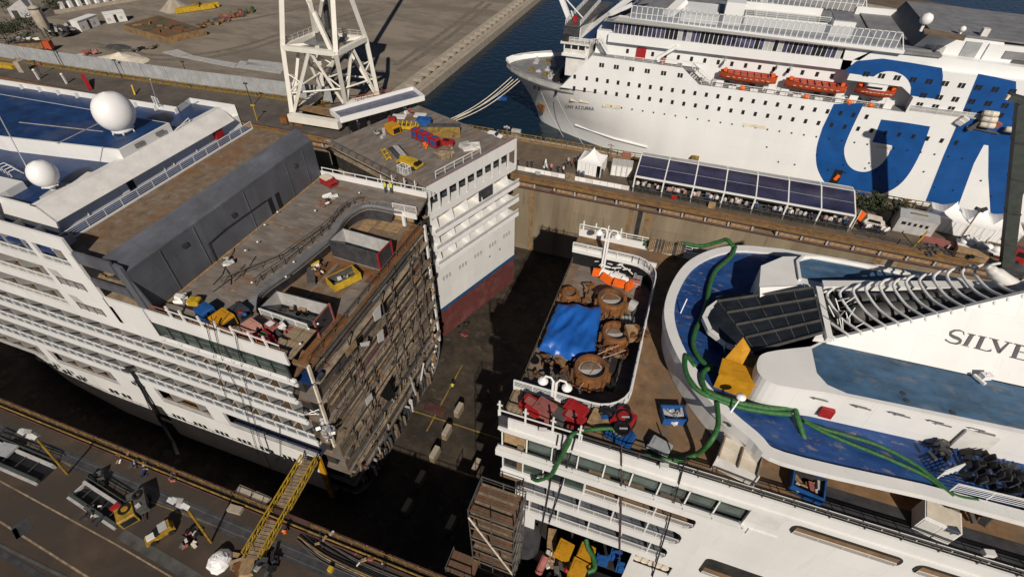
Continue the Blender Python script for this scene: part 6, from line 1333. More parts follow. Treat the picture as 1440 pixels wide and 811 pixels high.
for i in range(16):
    p = random.choice(((825, 412), (858, 447), (850, 492), (838, 545), (780, 528), (872, 492))); a = at(p[0]+random.uniform(-10, 10), p[1]+random.uniform(-8, 8), z=PD+.7); MB().tube(catmull([a, a+V3(random.uniform(-.8, .8), random.uniform(-.8, .8), .4), a+V3(random.uniform(-1.6, 1.6), random.uniform(-1.6, 1.6), -.2)], 4), .1, 6).build('pool_pipe', random.choice(('orust', 'steel', 'coping')), R)
for p, q in (((836, 500), (870, 485)), ((840, 506), (880, 492)), ((815, 545), (850, 500))): tag(MB().tube([at(*p, z=PD+1.6), at(*q, z=PD+1.7)], .05, 4).build('barrier_tape', 'pink'), {836: 'barrier tape from the tarpaulin to the middle tub, upper strand', 840: 'barrier tape across the middle tub, lower strand', 815: 'barrier tape beside the nearest tub'}[p[0]], 'tape')
cor = [at(785, 424, z=14.5), at(848, 431, z=14.5), at(832, 513, z=14.2), at(757, 487, z=14.2)]
n = 30; pts = []
for i in range(n):
    for j in range(n):
        u, v = i/(n-1), j/(n-1); p = cor[0].lerp(cor[1], u).lerp(cor[3].lerp(cor[2], u), v)
        e = min(u, 1-u, v, 1-v); bl = noise.noise(V3(u*3.2+v*1.5, v*2.1, 4.)); b2 = noise.noise(V3(u*9, v*4-u*5, 9.))
        p = p+V3(noise.noise(V3(v*5, u*2, 1))*.35*(e < .04), noise.noise(V3(u*5, 2, v*3))*.4*(e < .04), .42*bl+.1*b2-.38*abs(noise.noise(V3(u*4.5+v*2.5, v*2.2-u*1.5, 6)))-.16*abs(noise.noise(V3(u*9-v*7, v*3+u*2, 3)))+min(e*7, 1)*.5-.55*(e < .03)); pts.append(p)
tag(MB().grid(pts, n, n).build('blue_tarpaulin', 'tarp', None, True), 'wrinkled bright blue tarpaulin spread over the pool of the aft half', 'tarpaulin')
MB().prism([(p.x, p.y) for p in (cor[0].lerp(cor[2], .06), cor[1].lerp(cor[3], .06), cor[2].lerp(cor[0], .06), cor[3].lerp(cor[1], .06))], PD, 14.0).build('pool_casing', 'orust', R)
t = thing('barrier_heap', 'orange and white plastic barriers jumbled at the foot of the far lamp', 'barriers', at(865, 398, z=PD+.1), rad(-8))
for i, (x, y, m, a) in enumerate(((-2.4, .3, 'orange', .3), (-1.2, -.3, 'orange', -.2), (.6, -.4, 'orange', .1), (-1.6, .5, 'bright', .2), (-.2, .2, 'bright', -.1), (1.2, .3, 'bright', .1), (1.9, -.2, 'orange', 1.2), (2.1, .4, 'dred', .5), (.2, .7, 'white_d', .0))):
    MB().ext([(-.8, -.25, 0), (.8, -.25, 0), (.7, -.1, .95), (-.7, -.1, .95)], (0, .35, 0)).build('barrier', m, t, local=True).rotation_euler = (0, .2*(i % 2), a); t.children[-1].location = (x, y, .1)
t = thing('pipe_heap', 'tangled heap of white pipes behind the orange barriers', 'pipes', at(862, 383, z=PD+.2), 0)
for i in range(30): a = V3(random.uniform(-1.8, 1.8), random.uniform(-.8, 1.3), random.uniform(.2, 1.6)); MB().tube([a, a+V3(random.uniform(-1.4, 1.4), random.uniform(-.8, .8), random.uniform(-.4, .4))], .08, 5).build('pipe', 'rail', t, local=True)
t = thing('black_chairs', 'black chair frames stacked in the shade inside the pool rail', 'chairs', at(895, 398, z=PD+.1), 0)
for i in range(7): MB().rail([(-.5, -1+.4*i, 0), (.6, -1+.4*i, 0)], .7, 2, .5, .03).build('chair_frame', 'lgrey', t, local=True)
tag(MB().tube([at(886, 428, z=PD+.6), at(896, 433, z=PD+.6)], .75, 12).build('duct_piece', 'lgrey'), 'short grey duct lying right of the farthest tub', 'duct')
t = thing('duct_stack', 'grey ribbed duct pieces standing right of the middle tub', 'ducts', at(882, 458, z=PD), .2)
for i in range(4): MB().tube([(-.6+.4*i, -.9, .5), (-.6+.4*i, .9, .6)], .2, 8).build('duct', 'tin', t, local=True)
t = thing('timber_stack', 'cut timbers lashed to the far bulwark beside the green hose', 'timber', at(938, 347, y=54.4), 0)
for i in range(22): MB().box(-2.2+.2*i, -2.06+.2*i, -.4, .4, -.9+random.random()*.3, .6+random.random()*.3).build('timber', random.choice(('plank', 'wood', 'steel')), t, local=True)
heap('scrap_heap', 'light sheets and boards by the pool rail of the aft half', 'boards', at(890, 468, z=Z3), 6, .8, ['wood', 'dred', 'orust'], .2, (.8, 2))
# machinery behind the big opening
ZL = -8.3
for (p, l_) in (((794, 770), 'yellow cabinet inside the loading opening, left and farthest'), ((825, 775), 'yellow cabinet inside the loading opening, right of the farthest'), ((814, 797), 'yellow cabinet inside the loading opening, nearest the camera')):
    genset(l_, at(*p, z=ZL+1.9)-V3(0, 0, 1.9), rad(-8), (1.9, 1.8, 1.9), 'ochre', 'yellow_cabinet', 'cabinet', 'yellow cabinets in the loading opening', top='ochre', exhaust=False)
for (p, l_) in (((848, 785), 'blue steel frame in the loading opening beside the hose'), ((868, 778), 'blue steel frame hanging at the right of the loading opening'), ((877, 795), 'blue steel frame nearest the right jamb of the loading opening')):
    t = thing('pump_rack', l_, 'frame', at(*p, z=ZL+2)-V3(0, 0, 2), rad(10), 'blue frames in the loading opening')
    for x in (-.6, .6): MB().bar((x, 0, 0), (x, .3, 2.4), .2).build('post', 'blue', t, local=True)
    for z in (.4, 1.3, 2.3): MB().bar((-.6, .1, z), (.6, .1, z), .24).build('rail', 'blue', t, local=True)
    MB().box(-.5, .5, -.2, .4, .3, 1.6).build('panel', 'blue', t, local=True)
tubething(HO, 'green hose curling beside the yellow cabinets inside the loading opening', 'hose', [at(824, 757, z=ZL+3), at(827, 770, z=ZL+2.6), at(834, 782, z=ZL+2.4), at(836, 798, z=ZL+2.2), at(826, 803, z=ZL+2)], .3, 'green')
tag(MB().tube([at(757, 805, z=ZL+.6), at(768, 780, z=ZL+2)], .45, 10).build('pink_drum', 'dred'), 'faded red cylinder leaning at the left of the loading opening', 'cylinder')
tag(MB().obox(at(775, 770, z=ZL+.5), (1.1, 4.5, .12), rad(10)).build('plywood_sheet', 'wood'), 'plywood sheet on the floor of the loading opening', 'plywood')
tag(MB().ball(at(797, 801, z=ZL+1), .35, 8).build('red_float', 'red'), 'red round float among the cabinets in the loading opening', 'float')
heap('scrap_heap', 'black clutter on the floor of the loading opening', 'scrap', at(783, 798, z=ZL), 12, 1.3, ['dgrey', 'steel', 'lgrey', 'white_d'], 1)
for i, (p, q, m) in enumerate((((785, 612), (757, 765), 'black'), ((810, 612), (772, 735), 'black'), ((874, 625), (871, 790), 'maroon'), ((965, 640), (917, 811), 'black'), ((792, 612), (782, 655), 'black'))):
    a, b = at(*p, y=N2-.15), at(*q, y=N2-.2); tag(MB().tube([a, a.lerp(b, .5)+V3(.1, -.1, 0), b], .07, 5).build('hanging_cable', m), ('thin black cable hanging down the aft half to the loading opening, leftmost', 'thin black cable down the aft half, second from the left', 'rust-coloured cable down the middle of the aft half side', 'long black cable slanting to the bottom edge beside the life rafts', 'short black cable over the bulwark beside the green hose')[i], 'cable')
for (p, l_) in (((763, 607), 'small white floodlight on the near bulwark, nearest the cut edge'), ((933, 657), 'small white floodlight on the bulwark below the grey metal box'), ((1388, 779), 'small white floodlight on the bulwark at the right edge')): c = at(*p, y=N2-.3); t = thing('floodlight', l_, 'light', c, .2); MB().box(-.35, .35, -.2, .2, 0, .4).build('housing', 'white_d', t, local=True); MB().box(-.05, .05, -.05, .3, -.3, 0).build('bracket', 'steel', t, local=True)
# scaffold tower between quay and aft half
t = thing('scaffold_tower', 'scaffold tower of brown planked levels against the cut end of the aft half', 'scaffold', V3(-8.2, 20.5, FLZ))
X0, X1_, Y0, Y1 = -10.5, -5.9, 18.9, 22.4; zl = [7.0, 4.2, 1.4, -1.4, -4.2, -7, -9.8, -12.6]
plk = MB().box(-2.25, 2.25, -.14, .14, -.04, .04).mesh('plank', 'cutplank'); plk2 = MB().box(-2.25, 2.25, -.14, .14, -.04, .04).mesh('plank', 'cutrust')
for k, z in enumerate(zl[:6]):
    for i in range(11): piece('plank', plk if random.random() < .6 else plk2, t, T(((X0+X1_)/2+random.uniform(-.06, .06), Y0+.2+i*.31, z+.02*(i % 2))) @ RZ(random.uniform(-.01, .01)))
    MB().box(X0, X1_, Y0-.05, Y0, z-.05, z+.2).build('toe_board', 'cutgrey', t); MB().bar((X0, Y0, z+1), (X1_, Y0, z+1), .08).build('guard_rail', 'steel', t); MB().bar((X0, Y0, z-.1), (X0, Y1, z-.1), .09).build('transom', 'steel', t); MB().bar((X1_, Y0, z-.1), (X1_, Y1, z-.1), .09).build('transom', 'steel', t)
    MB().bar((X1_, Y0, z), (X1_, Y1, z+2.6 if k else z+1), .08).build('brace', 'steel', t)
for x in (X0, (X0+X1_)/2, X1_):
    for y in (Y0, Y1): MB().bar((x, y, FLZ), (x, y, 8.2), .1).build('standard', 'steel', t)
for y in (Y0+.9, Y0+1.8, Y0+2.7): MB().bar((X1_, y, FLZ), (X1_, y, 7.9), .08).build('standard', 'steel', t)
MB().bar((X0, Y0-.05, 6.6), (X1_, Y0-.05, -4.0), .12).build('brace', 'cream', t)
MB().rail([(X0, Y1, 7), (X1_, Y1, 7)], 1.1, 2, 2.3, .04).build('guard_rail', 'steel', t); MB().rail([(X0, Y0, 7), (X0, Y1, 7)], 1.1, 2, 1.7, .04).build('guard_rail', 'steel', t)
for i in range(8): piece('plank', plk2, t, T((-11.3, 17.0+i*.28, -4.2)) @ Matrix.Scale(.7, 4, (1, 0, 0)))
for x in (-12.8, -9.8):
    for y in (16.8, 19): MB().bar((x, y, FLZ), (x, y, -3), .1).build('standard', 'steel', t)
MB().bar((-12.8, 16.8, -3.1), (-9.8, 16.8, -3.1), .09).build('guard_rail', 'steel', t); MB().bar((-12.8, 16.8, -3.1), (-12.8, 19, -3.1), .09).build('guard_rail', 'steel', t)
tag(MB().tube([at(741, 752, z=-4.6)+V3(0, 0, -3), at(741, 752, z=-4.6)], 1.6, 14).build('grey_tank', 'dgrey'), 'dark grey tank between the scaffold tower and the loading opening', 'tank')
# ================================================================ things on the pier between dock and ferry
random.seed(71)
# glass-roofed grandstand canopy
GY0, GY1 = 93.9, 100.3
gx = [at(*p, y=GY0).x for p in ((891, 262), (928, 275), (969, 285), (1011, 293), (1052, 300), (1097, 309), (1141, 316), (1187, 322))]
gx = [-6.2+i*5.72 for i in range(8)]
t = thing('canopy', 'long metal canopy with dark glass roof sheltering a crowd on the pier', 'canopy', (gx[3], GY0, 0))
ZE, ZR, YR = 3.5, 4.9, 100.3
for x in gx:
    MB().bar((x, GY0, 0), (x, GY0, ZE), .26).build('post', 'rail', t); MB().bar((x, GY0, ZE), (x, YR, ZR), .22).build('rafter', 'rail', t); MB().bar((x, YR+2.2, 0), (x, YR+2.2, ZR-.4), .26).build('post', 'lgrey', t); MB().bar((x, YR, ZR), (x, YR+2.2, ZR-.4), .22).build('rafter', 'rail', t)
for (y, z, w_) in ((GY0, ZE, .3), ((GY0+YR)/2, (ZE+ZR)/2, .12), (YR, ZR, .2), (YR+2.2, ZR-.4, .2)): MB().bar((gx[0], y, z), (gx[-1], y, z), w_).build('purlin', 'rail', t)
for i in range(7):
    for (ya, za, yb, zb_) in ((GY0, ZE, (GY0+YR)/2, (ZE+ZR)/2), ((GY0+YR)/2, (ZE+ZR)/2, YR, ZR)): MB().ext([(gx[i]+.1, ya+.1, za+.02), (gx[i+1]-.1, ya+.1, za+.02), (gx[i+1]-.1, yb-.05, zb_+.02), (gx[i]+.1, yb-.05, zb_+.02)], (0, 0, .06)).build('roof_panel', 'solar', t)
    MB().ext([(gx[i]+.1, YR+.1, ZR), (gx[i+1]-.1, YR+.1, ZR), (gx[i+1]-.1, YR+2.2, ZR-.38), (gx[i]+.1, YR+2.2, ZR-.38)], (0, 0, .05)).build('roof_panel', 'tin', t)
MB().ext([(gx[-1], GY0, .0), (gx[-1], YR+2.2, 0), (gx[-1], YR, ZR), (gx[-1], GY0, ZE)], (.05, 0, 0)).build('end_panel', 'glassy', t); MB().ext([(gx[0], GY0, .0), (gx[0], YR+2.2, 0), (gx[0], YR, ZR), (gx[0], GY0, ZE)], (-.05, 0, 0)).build('end_panel', 'glassy', t)
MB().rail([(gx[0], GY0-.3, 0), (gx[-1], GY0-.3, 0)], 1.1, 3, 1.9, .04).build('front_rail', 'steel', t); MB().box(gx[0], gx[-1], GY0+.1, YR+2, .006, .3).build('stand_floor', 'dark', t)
for k in range(3): MB().box(gx[0], gx[-1], GY0+1.2+1.3*k, GY0+1.6+1.3*k, .3, .75).build('bench', 'dgrey', t)
sh = ['bright', 'white_d', 'bright', 'navy', 'pink', 'lgrey', 'blue', 'cream']
for i in range(7):
    for k in range(12):
        x = gx[i]+.4+random.random()*4.9; row = random.choice((0, 0, 1)); stand = random.random() < .35; s_ = random.choice(sh)
        person(V3(x, GY0+(.75 if stand else 1.4)+1.3*row, .3), math.pi+random.uniform(-.4, .4), s_, random.choice(('navy', 'dgrey', 'dark')), 'one of the spectators crowded behind the rail under the long canopy', 'spectators under the canopy', None, 'stand' if stand else 'sit')
tag(MB().box(gx[3]-2.2, gx[3]-.9, GY0-.9, GY0-.5, 0, 1.3).build('noticeboard', 'wood'), 'brown board standing before the canopy rail', 'board')
tag(MB().obox(at(948, 277, z=.6), (1.0, .4, .8)).build('red_box', 'red'), 'red box in front of the canopy rail, second bay', 'box')
# white hoarding along the dock edge
a, b = at(728, 239, z=0), at(884, 268, z=0); t = thing('hoarding', 'low white cloth hoarding along the dock edge in front of the tent', 'hoarding', a)
for i in range(16): p, q = a.lerp(b, i/16), a.lerp(b, (i+1)/16); MB().ext([p, q-(q-p)*.03, q-(q-p)*.03+V3(0, 0, 1), p+V3(0, 0, 1)], (0, .06, 0)).build('panel', 'bright' if i % 5 else 'white_d', t)
for i in range(17): p = a.lerp(b, i/16); MB().bar(p, p+V3(0, 0, 1.1), .07).build('post', 'lgrey', t)
tag(MB().obox(at(757, 243, z=.6)+V3(0, -.15, 0), (1.1, .1, .8)).build('banner', 'tin'), 'grey banner fixed on the white hoarding', 'banner')
tag(MB().obox(at(802, 249, z=.9)+V3(0, -.1, 0), (2.0, .4, 1.7), rad(-10)).build('wooden_board', 'plank'), 'brown wooden hut board in a gap of the white hoarding', 'board')
PP = [((742, 236), 'navy', 'white', 'dark-clothed worker leaning on the hoarding, second from its left end'), ((748, 236), 'navy', 'white', 'dark-clothed worker in white helmet beside another at the left of the hoarding'), ((729, 234), 'navy', None, 'person in dark clothes at the left end of the hoarding'), ((768, 240), 'bright', 'white', 'person in white shirt looking over the hoarding below the traffic cone'),
      ((775, 241), 'pink', None, 'person in pink top looking over the hoarding beside the one in white'), ((785, 243), 'navy', 'white', 'worker in navy with a white helmet, left of the group by the tent'), ((792, 244), 'bright', None, 'person in white beside the worker in navy at the hoarding'), ((795, 238), 'navy', None, 'man in navy in the group left of the tent'), ((799, 232), 'lgrey', 'white', 'person in a grey top and white helmet, tallest of the group left of the tent'),
      ((804, 235), 'dred', None, 'person in a dull red top in the group left of the tent'), ((808, 231), 'navy', 'white', 'person in navy close to the tent wall'), ((812, 229), 'navy', 'bright', 'person in a white cap right at the tent wall'), ((813, 250), 'navy', None, 'person in navy in front of the tent, left of two'), ((819, 251), 'blue', None, 'person in blue in front of the tent, right of two'), ((846, 248), 'navy', None, 'person standing in the tent doorway')]
for p, s_, h_, l_ in PP: person(at(*p, z=0), random.uniform(2, 4), s_, 'navy', l_, 'people by the tent and hoarding', h_)
t = thing('traffic_cone', 'tall pale cone standing on the pier paving left of the tent', 'cone', at(767, 235, z=0)); MB().lathe((0, 0, 0), [(.55, 0), (.55, .1), (.4, .12), (.12, 1.9), (.02, 1.95)], 10).build('body', 'bright', t, local=True); MB().lathe((0, 0, 0), [(.36, .7), (.27, 1.1)], 10).build('band', 'lgrey', t, local=True)
# marquee tents
def marquee(label, loc, rz, sx, sy, hw, hp, door=False):
    t = thing('marquee', label, 'tent', loc, rz); n = 8; k = []
    ring = [(sx/2*x, sy/2*y) for x, y in ((-1, -1), (0, -1), (1, -1), (1, 0), (1, 1), (0, 1), (-1, 1), (-1, 0))]
    rows = []
    for s_ in range(7):
        f = s_/6; z = hw+(hp-hw)*f**1.9; rows += [(x*(1.04-f*1.03), y*(1.04-f*1.03), z) for x, y in ring+ring[:1]]
    MB().grid(rows, 7, 9).build('roof', 'bright', t, local=True)
    MB().ext([(x*1.04, y*1.04, hw) for x, y in ring], (0, 0, -.35)).build('valance', 'bright', t, local=True)
    for i in range(8):
        (x0, y0), (x1, y1) = ring[i], ring[(i+1) % 8]; m = 3
        for j in range(m):
            if door and i == 1 and j == 2: continue
            a = V3(x0, y0, 0).lerp(V3(x1, y1, 0), j/m+.01); b = V3(x0, y0, 0).lerp(V3(x1, y1, 0), (j+1)/m-.01); w_ = (b-a).cross(V3(0, 0, 1)).normalized()*(.06 if j % 2 else -.0)
            MB().ext([a+w_, b+w_, b+w_+V3(0, 0, hw), a+w_+V3(0, 0, hw)], (-.0, .04, 0) if abs(y1-y0) < .1 else (.04, 0, 0)).build('wall_panel', 'bright', t, local=True)
    for x, y in ring[::2]: MB().bar((x, y, 0), (x, y, hw), .12).build('pole', 'rail', t, local=True)
    MB().box(-sx/2+.1, sx/2-.1, -sy/2+.1, sy/2-.1, 0.01, .03).build('groundsheet', 'dark', t, local=True)
    MB().ball((0, 0, hp+.05), .12, 6).build('finial', 'bright', t, local=True); return t
c = (at(814, 243, z=0)+at(853, 240, z=0))/2; marquee('white peaked marquee near the ferry bow, left of the grey cabins', V3(-16, 99.3, 0), rad(-4), 5.0, 4.6, 3.0, 5.2, True)
marquee('white peaked marquee beside the long grey cabin, first of three', at(1326, 322, z=0)+V3(0, 1.2, 0), rad(-8), 5.4, 5, 2.9, 5.2)
marquee('white peaked marquee in the middle of three, behind the lamp post', at(1366, 331, z=0)+V3(0, 1.4, 0), rad(-8), 5.0, 5, 2.9, 5.3)
marquee('white peaked marquee last of three, beside the dark crane mast', at(1402, 338, z=0)+V3(0, 1.6, 0), rad(-8), 5.0, 5, 2.9, 5.3)
# sanitary cabins
a, b = at(857, 247, z=0), at(886, 251, z=0); d = (b-a); rz = math.atan2(d.y, d.x)
for i in range(4):
    c = a.lerp(b, (i+.5)/4); t = thing('site_cabin', ('pale site cabin next to the tent, first of four', 'pale site cabin, second of four right of the tent', 'pale site cabin, third of four right of the tent', 'pale site cabin, last of four, beside the canopy')[i], 'cabin', c+V3(0, 1.3, 0), rz, 'site cabins right of the tent'); w_ = d.length/4*.94
    MB().box(-w_/2, w_/2, -1.2, 1.5, .1, 2.6).build('body', 'white_d', t, local=True); MB().box(-w_/2+.2, w_/2-.2, -1.24, -1.2, .2, 2.2).build('door', 'bright', t, local=True); MB().box(-w_/2-.02, w_/2+.02, -1.25, 1.55, 2.6, 2.7).build('roof', 'lgrey', t, local=True); MB().box(w_*.2, w_*.26, -1.28, -1.24, 1.0, 1.2).build('handle', 'steel', t, local=True)
# long grey cabin right
a, b = at(1255, 324, z=0), at(1308, 335, z=0); d = b-a; t = thing('long_cabin', 'long grey cabin with a row of small windows between trees and marquees', 'cabin', (a+b)/2+V3(0, 1.8, 0), math.atan2(d.y, d.x)); l = d.length
MB().box(-l/2, l/2, -1.8, 1.8, 0, 3.2).build('body', 'lgrey', t, local=True); MB().ext([(-l/2-.1, -1.9, 3.2), (-l/2-.1, 1.9, 3.2), (-l/2-.1, 0, 3.9)], (l+.2, 0, 0)).build('roof', 'tin', t, local=True); MB().box(-l*.25, l*.2, -.9, -.2, 3.62, 3.72).build('roof_light', 'dyellow', t, local=True)
for i in range(5): MB().box(-l*.33+i*l*.15-(.35 if i == 0 else .22), -l*.33+i*l*.15+(.35 if i == 0 else .22), -1.84, -1.8, 1.7, 2.3).build('window', 'black', t, local=True)
# potted trees / shrubs by the canopy end
def shrub(label, loc, h, r, group, nleaf=260):
    t = thing('tree', label, 'tree', loc, random.random()*6, group)
    MB().tube([(0, 0, 0), (.05, 0, h*.35), (.0, .08, h*.7)], [.14, .1, .04], 6).build('trunk', 'bark', t, local=True)
    for k in range(4): a_ = k*1.6; MB().tube([(0, 0, h*.3+k*.15), (r*.5*math.cos(a_), r*.5*math.sin(a_), h*.6)], .05, 5).build('limb', 'bark', t, local=True)
    mb = MB(); cl = [(random.uniform(-.6, .6)*r, random.uniform(-.6, .6)*r, h*random.uniform(.4, .95), r*random.uniform(.35, .6)) for _ in range(8)]
    for k in range(nleaf):
        cx, cy, cz_, cr = random.choice(cl); v = V3(random.gauss(0, 1), random.gauss(0, 1), random.gauss(0, 1)).normalized()*cr*random.uniform(.5, 1.05); p = V3(cx, cy, cz_)+v
        s_ = random.uniform(.18, .36); u = V3(random.gauss(0, 1), random.gauss(0, 1), random.gauss(0, 1)).normalized()*s_; w_ = u.cross(v).normalized()*s_*.6; mb.add([p-u, p+w_, p+u, p-w_], [(0, 1, 2, 3)])
    mb.build('crown', 'leaf', t, local=True); return t
for i, (p, h) in enumerate(((1204, 300, ), 3.6), ((1219, 300), 3.2), ((1236, 305), 3.8), ((1250, 312), 4.2), ((1262, 290), 3.2)) if False else enumerate((((1203, 300), 3.6), ((1219, 299), 3.2), ((1236, 304), 3.8), ((1250, 311), 4.4), ((1229, 292), 3.0))):
    shrub(('dark small tree nearest the end of the canopy, behind the flag', 'dark small tree second from the canopy end', 'dark small tree in the middle of the row before the ferry', 'tallest dark tree, against the long grey cabin', 'low dark tree behind the row, by the ferry side')[i], at(*p, z=0), h, 1.5, 'trees between canopy and cabin')
t = thing('red_flag', 'red and white flag hanging on a pole at the canopy end', 'flag', at(1197, 322, z=0)); MB().bar((0, 0, 0), (0, 0, 4.2), .08).build('pole', 'rail', t, local=True); MB().ext([(.05, 0, 4.1), (1.1, .1, 3.6), (.8, .1, 1.8), (.05, 0, 2.3)], (0, .05, 0)).build('cloth', 'orange', t, local=True)
t = thing('white_van', 'pale van half hidden behind the people right of the flag', 'van', at(1225, 318, z=0), rad(-8)); MB().prism(rrect(-1.8, 1.8, -.9, .9, .25, 3), .35, 1.2).build('body', 'white_d', t, local=True); MB().ext([(-1.7, -.85, 1.2), (-1.4, -.8, 1.9), (1.0, -.8, 1.9), (1.5, -.85, 1.2)], (0, 1.7, 0)).build('cab', 'cream', t, local=True); MB().ext([(-1.2, -.88, 1.25), (-1.05, -.84, 1.8), (.8, -.84, 1.8), (1.1, -.88, 1.25)], (0, .03, 0)).build('window', 'black', t, local=True)
for x in (-1.1, 1.1):
    for y in (-.85, .85): MB().tube([(x, y-.1, .35), (x, y+.1, .35)], .35, 10).build('wheel', 'tyre', t, local=True)
for i in range(13): person(at(1208+i*3.0+random.uniform(-1, 1), 324+i*.62+random.uniform(-1.5, 1.5), z=0), random.uniform(2.5, 3.8), random.choice(('bright', 'navy', 'lgrey', 'navy')), 'navy', 'one of the group of people standing together right of the flag', 'group of people right of the flag')
for p, l_ in (((1328, 355), 'person alone on the coping below the brown deck boards'), ((1383, 345), 'person beside the white bundles near the red truck')): person(at(*p, z=0), 1, 'lgrey', 'navy', l_, None) if False else person(at(*p, z=0), 1, 'lgrey', 'navy', l_, 'people near the red truck')
# railings on the dock edge, right part
t = thing('dock_railing', 'dark railing along the dock edge right of the canopy', 'railing', at(1205, 335, z=0)); MB().rail([at(1203, 330, z=0), at(1262, 343, z=0), at(1340, 362, z=0), at(1400, 375, z=0)], 1.1, 3, 2, .05).build('rails', 'dgrey', t)
t = thing('lamp_post', 'yellow lamp post leaning at the long grey cabin', 'lamp post', at(1285, 347, z=0)); a = at(1285, 347, z=0); MB().bar((0, 0, 0), (.6, .3, 3.4), .2).build('pole', 'yellow', t, local=True)
t = thing('lamp_post', 'tall brown lamp post with dark floodlights in front of the middle marquee', 'lamp post', at(1352, 333, z=0)); h = 9.0
top_ = at(1377, 297, y=at(1352, 333, z=0).y)-at(1352, 333, z=0); MB().tube([(0, 0, 0), top_], .12, 6).build('pole', 'coping', t, local=True); MB().obox(top_+V3(-.1, 0, .3), (1.6, .5, .5), .2, 0, .3).build('floodlight', 'dgrey', t, local=True); MB().obox(top_+V3(.5, 0, .5), (.8, .5, .5), .2, 0, -.5).build('floodlight', 'dgrey', t, local=True)
tag(MB().obox(at(1332, 343, z=.15), (8, 2.0, .3), rad(-10)).build('deck_boards', 'dred'), 'reddish wooden boards laid before the first of three marquees', 'boards')
tag(MB().obox(at(1365, 358, z=.8), (4.6, 1.4, 1.7), rad(-9)).build('plywood_crate', 'wood'), 'brown plywood crate with a black emblem beside the red truck', 'crate'); tag(MB().ext([at(1362, 363, y=at(1365, 365, z=0).y-.9), at(1366, 357, y=at(1365, 365, z=0).y-.9), at(1372, 360, y=at(1365, 365, z=0).y-.9), at(1369, 364, y=at(1365, 365, z=0).y-.9)], (0, .02, 0)).build('emblem', 'black'), 'black emblem on the front of the plywood crate', 'emblem')
t = thing('flatbed_truck', 'truck with a red cab and a flatbed of white bundles by the crane mast', 'truck', at(1393, 362, z=0)+V3(0, .6, 0), rad(-9))
MB().box(-5.4, 2.2, -1.1, 1.1, .9, 1.15).build('bed', 'bright', t, local=True); MB().box(-5.4, 2.2, -1.13, -1.1, .75, .95).build('side_stripe', 'red', t, local=True); MB().ext([(2.4, -1.1, .5), (4.4, -1.1, .5), (4.4, -1.1, 1.6), (4.0, -1.1, 2.9), (2.4, -1.1, 2.9)], (0, 2.2, 0)).build('cab', 'red', t, local=True); MB().ext([(2.7, -1.13, 1.7), (3.9, -1.13, 1.7), (3.7, -1.13, 2.6), (2.7, -1.13, 2.6)], (0, .04, 0)).build('side_window', 'black', t, local=True); MB().box(2.6, 3.4, -.5, .5, 2.9, 2.94).build('roof_hatch', 'black', t, local=True)
for x in (-4.2, -3, 3.3):
    for y in (-1, 1): MB().tube([(x, y-.15, .5), (x, y+.15, .5)], .5, 12).build('wheel', 'tyre', t, local=True)
for i, (x, z, m) in enumerate(((-4.6, 1.6, 'bright'), (-3.4, 1.6, 'bright'), (-2.2, 1.65, 'white_d'), (-1, 1.6, 'bright'), (.2, 1.6, 'bright'), (1.3, 1.6, 'white_d'))): MB().ball((x, random.uniform(-.2, .2), z), .75, 10, .75).build('bundle', m, t, local=True, smooth=True)
heap('bundle_heap', 'heap of white and teal wrapped bundles before the middle marquee', 'bundles', at(1362, 345, z=0), 14, 1.5, ['bright', 'white_d', 'dgreen', 'bright', 'dgrey'], 1.5, (.6, 1.6))
heap('debris_heap', 'dark machinery and cable heap left of the plywood crate', 'machinery', at(1310, 352, z=0), 14, 2.0, ['dgrey', 'coping', 'steel', 'rustdeck'], .8)
# rails along the ferry side of the pier, bollards, lamps, car
t = thing('pier_railing', 'rusty yellow railing along the ferry side of the pier', 'railing', at(640, 172, z=0)); pts = [V3(x, YB-.6, .2) for x in (-54, -42)]+[V3(x, YB-.6, .2) for x in (-41, -30)]+[V3(-29, YB-.6, .2), V3(-12, YB-.6, .2), V3(14, YB-.6, .2), V3(50, YB-.6, .2)]
mb = MB(); mb.rail(pts[:2], 1.1, 2, 1.3, .07, .09).rail(pts[2:4], 1.1, 2, 1.3, .07, .09).rail(pts[4:], 1.1, 2, 1.3, .07, .09); mb.build('rails', 'dyellow', t, kind='stuff')
struct(MB().box(-58, 90, YB-1.7, YB-1.1, .006, .35).build('pier_kerb', 'coping'))
t = thing('parked_car', 'white hatchback parked on the pier behind the midship section', 'car', at(694, 195, z=0), rad(-2)); bp = [(-2, .35), (2.0, .35), (2.1, .75), (1.7, .95), (1.0, 1.0), (.4, 1.5), (-1.3, 1.52), (-1.95, 1.0), (-2.1, .8)]
MB().ext([(x, -.85, z) for x, z in bp], (0, 1.7, 0)).build('body', 'bright', t, local=True); 
for y in (-.87, .85): MB().ext([(.95, y, 1.0), (.4, y, 1.42), (-1.2, y, 1.44), (-1.6, y, 1.0)], (0, .03, 0)).build('side_window', 'glass', t, local=True)
MB().ext([(1.02, -.75, 1.03), (.45, -.7, 1.51), (.45, .7, 1.51), (1.02, .75, 1.03)], (.04, 0, .03)).build('windscreen', 'glass', t, local=True)
for x in (-1.3, 1.3):
    for y in (-.8, .8): MB().tube([(x, y-.1, .35), (x, y+.1, .35)], .35, 12).build('wheel', 'tyre', t, local=True)
def floodpost(label, p, h, m='coping'):
    t = thing('floodlight_mast', label, 'floodlight', at(*p, z=0)); MB().bar((0, 0, 0), (0, 0, h), .2).build('pole', m, t, local=True)
    for k in (-.5, 0, .5): MB().obox((k, -.15, h+.2*(k == 0)), (.45, .3, .4), 0, .5).build('lamp_head', 'lgrey', t, local=True)
floodpost('short floodlight post on the pier edge above the white car', (713, 196), 3.0); floodpost('floodlight post on the pier edge between tent and cabins', (857, 222), 3.2)
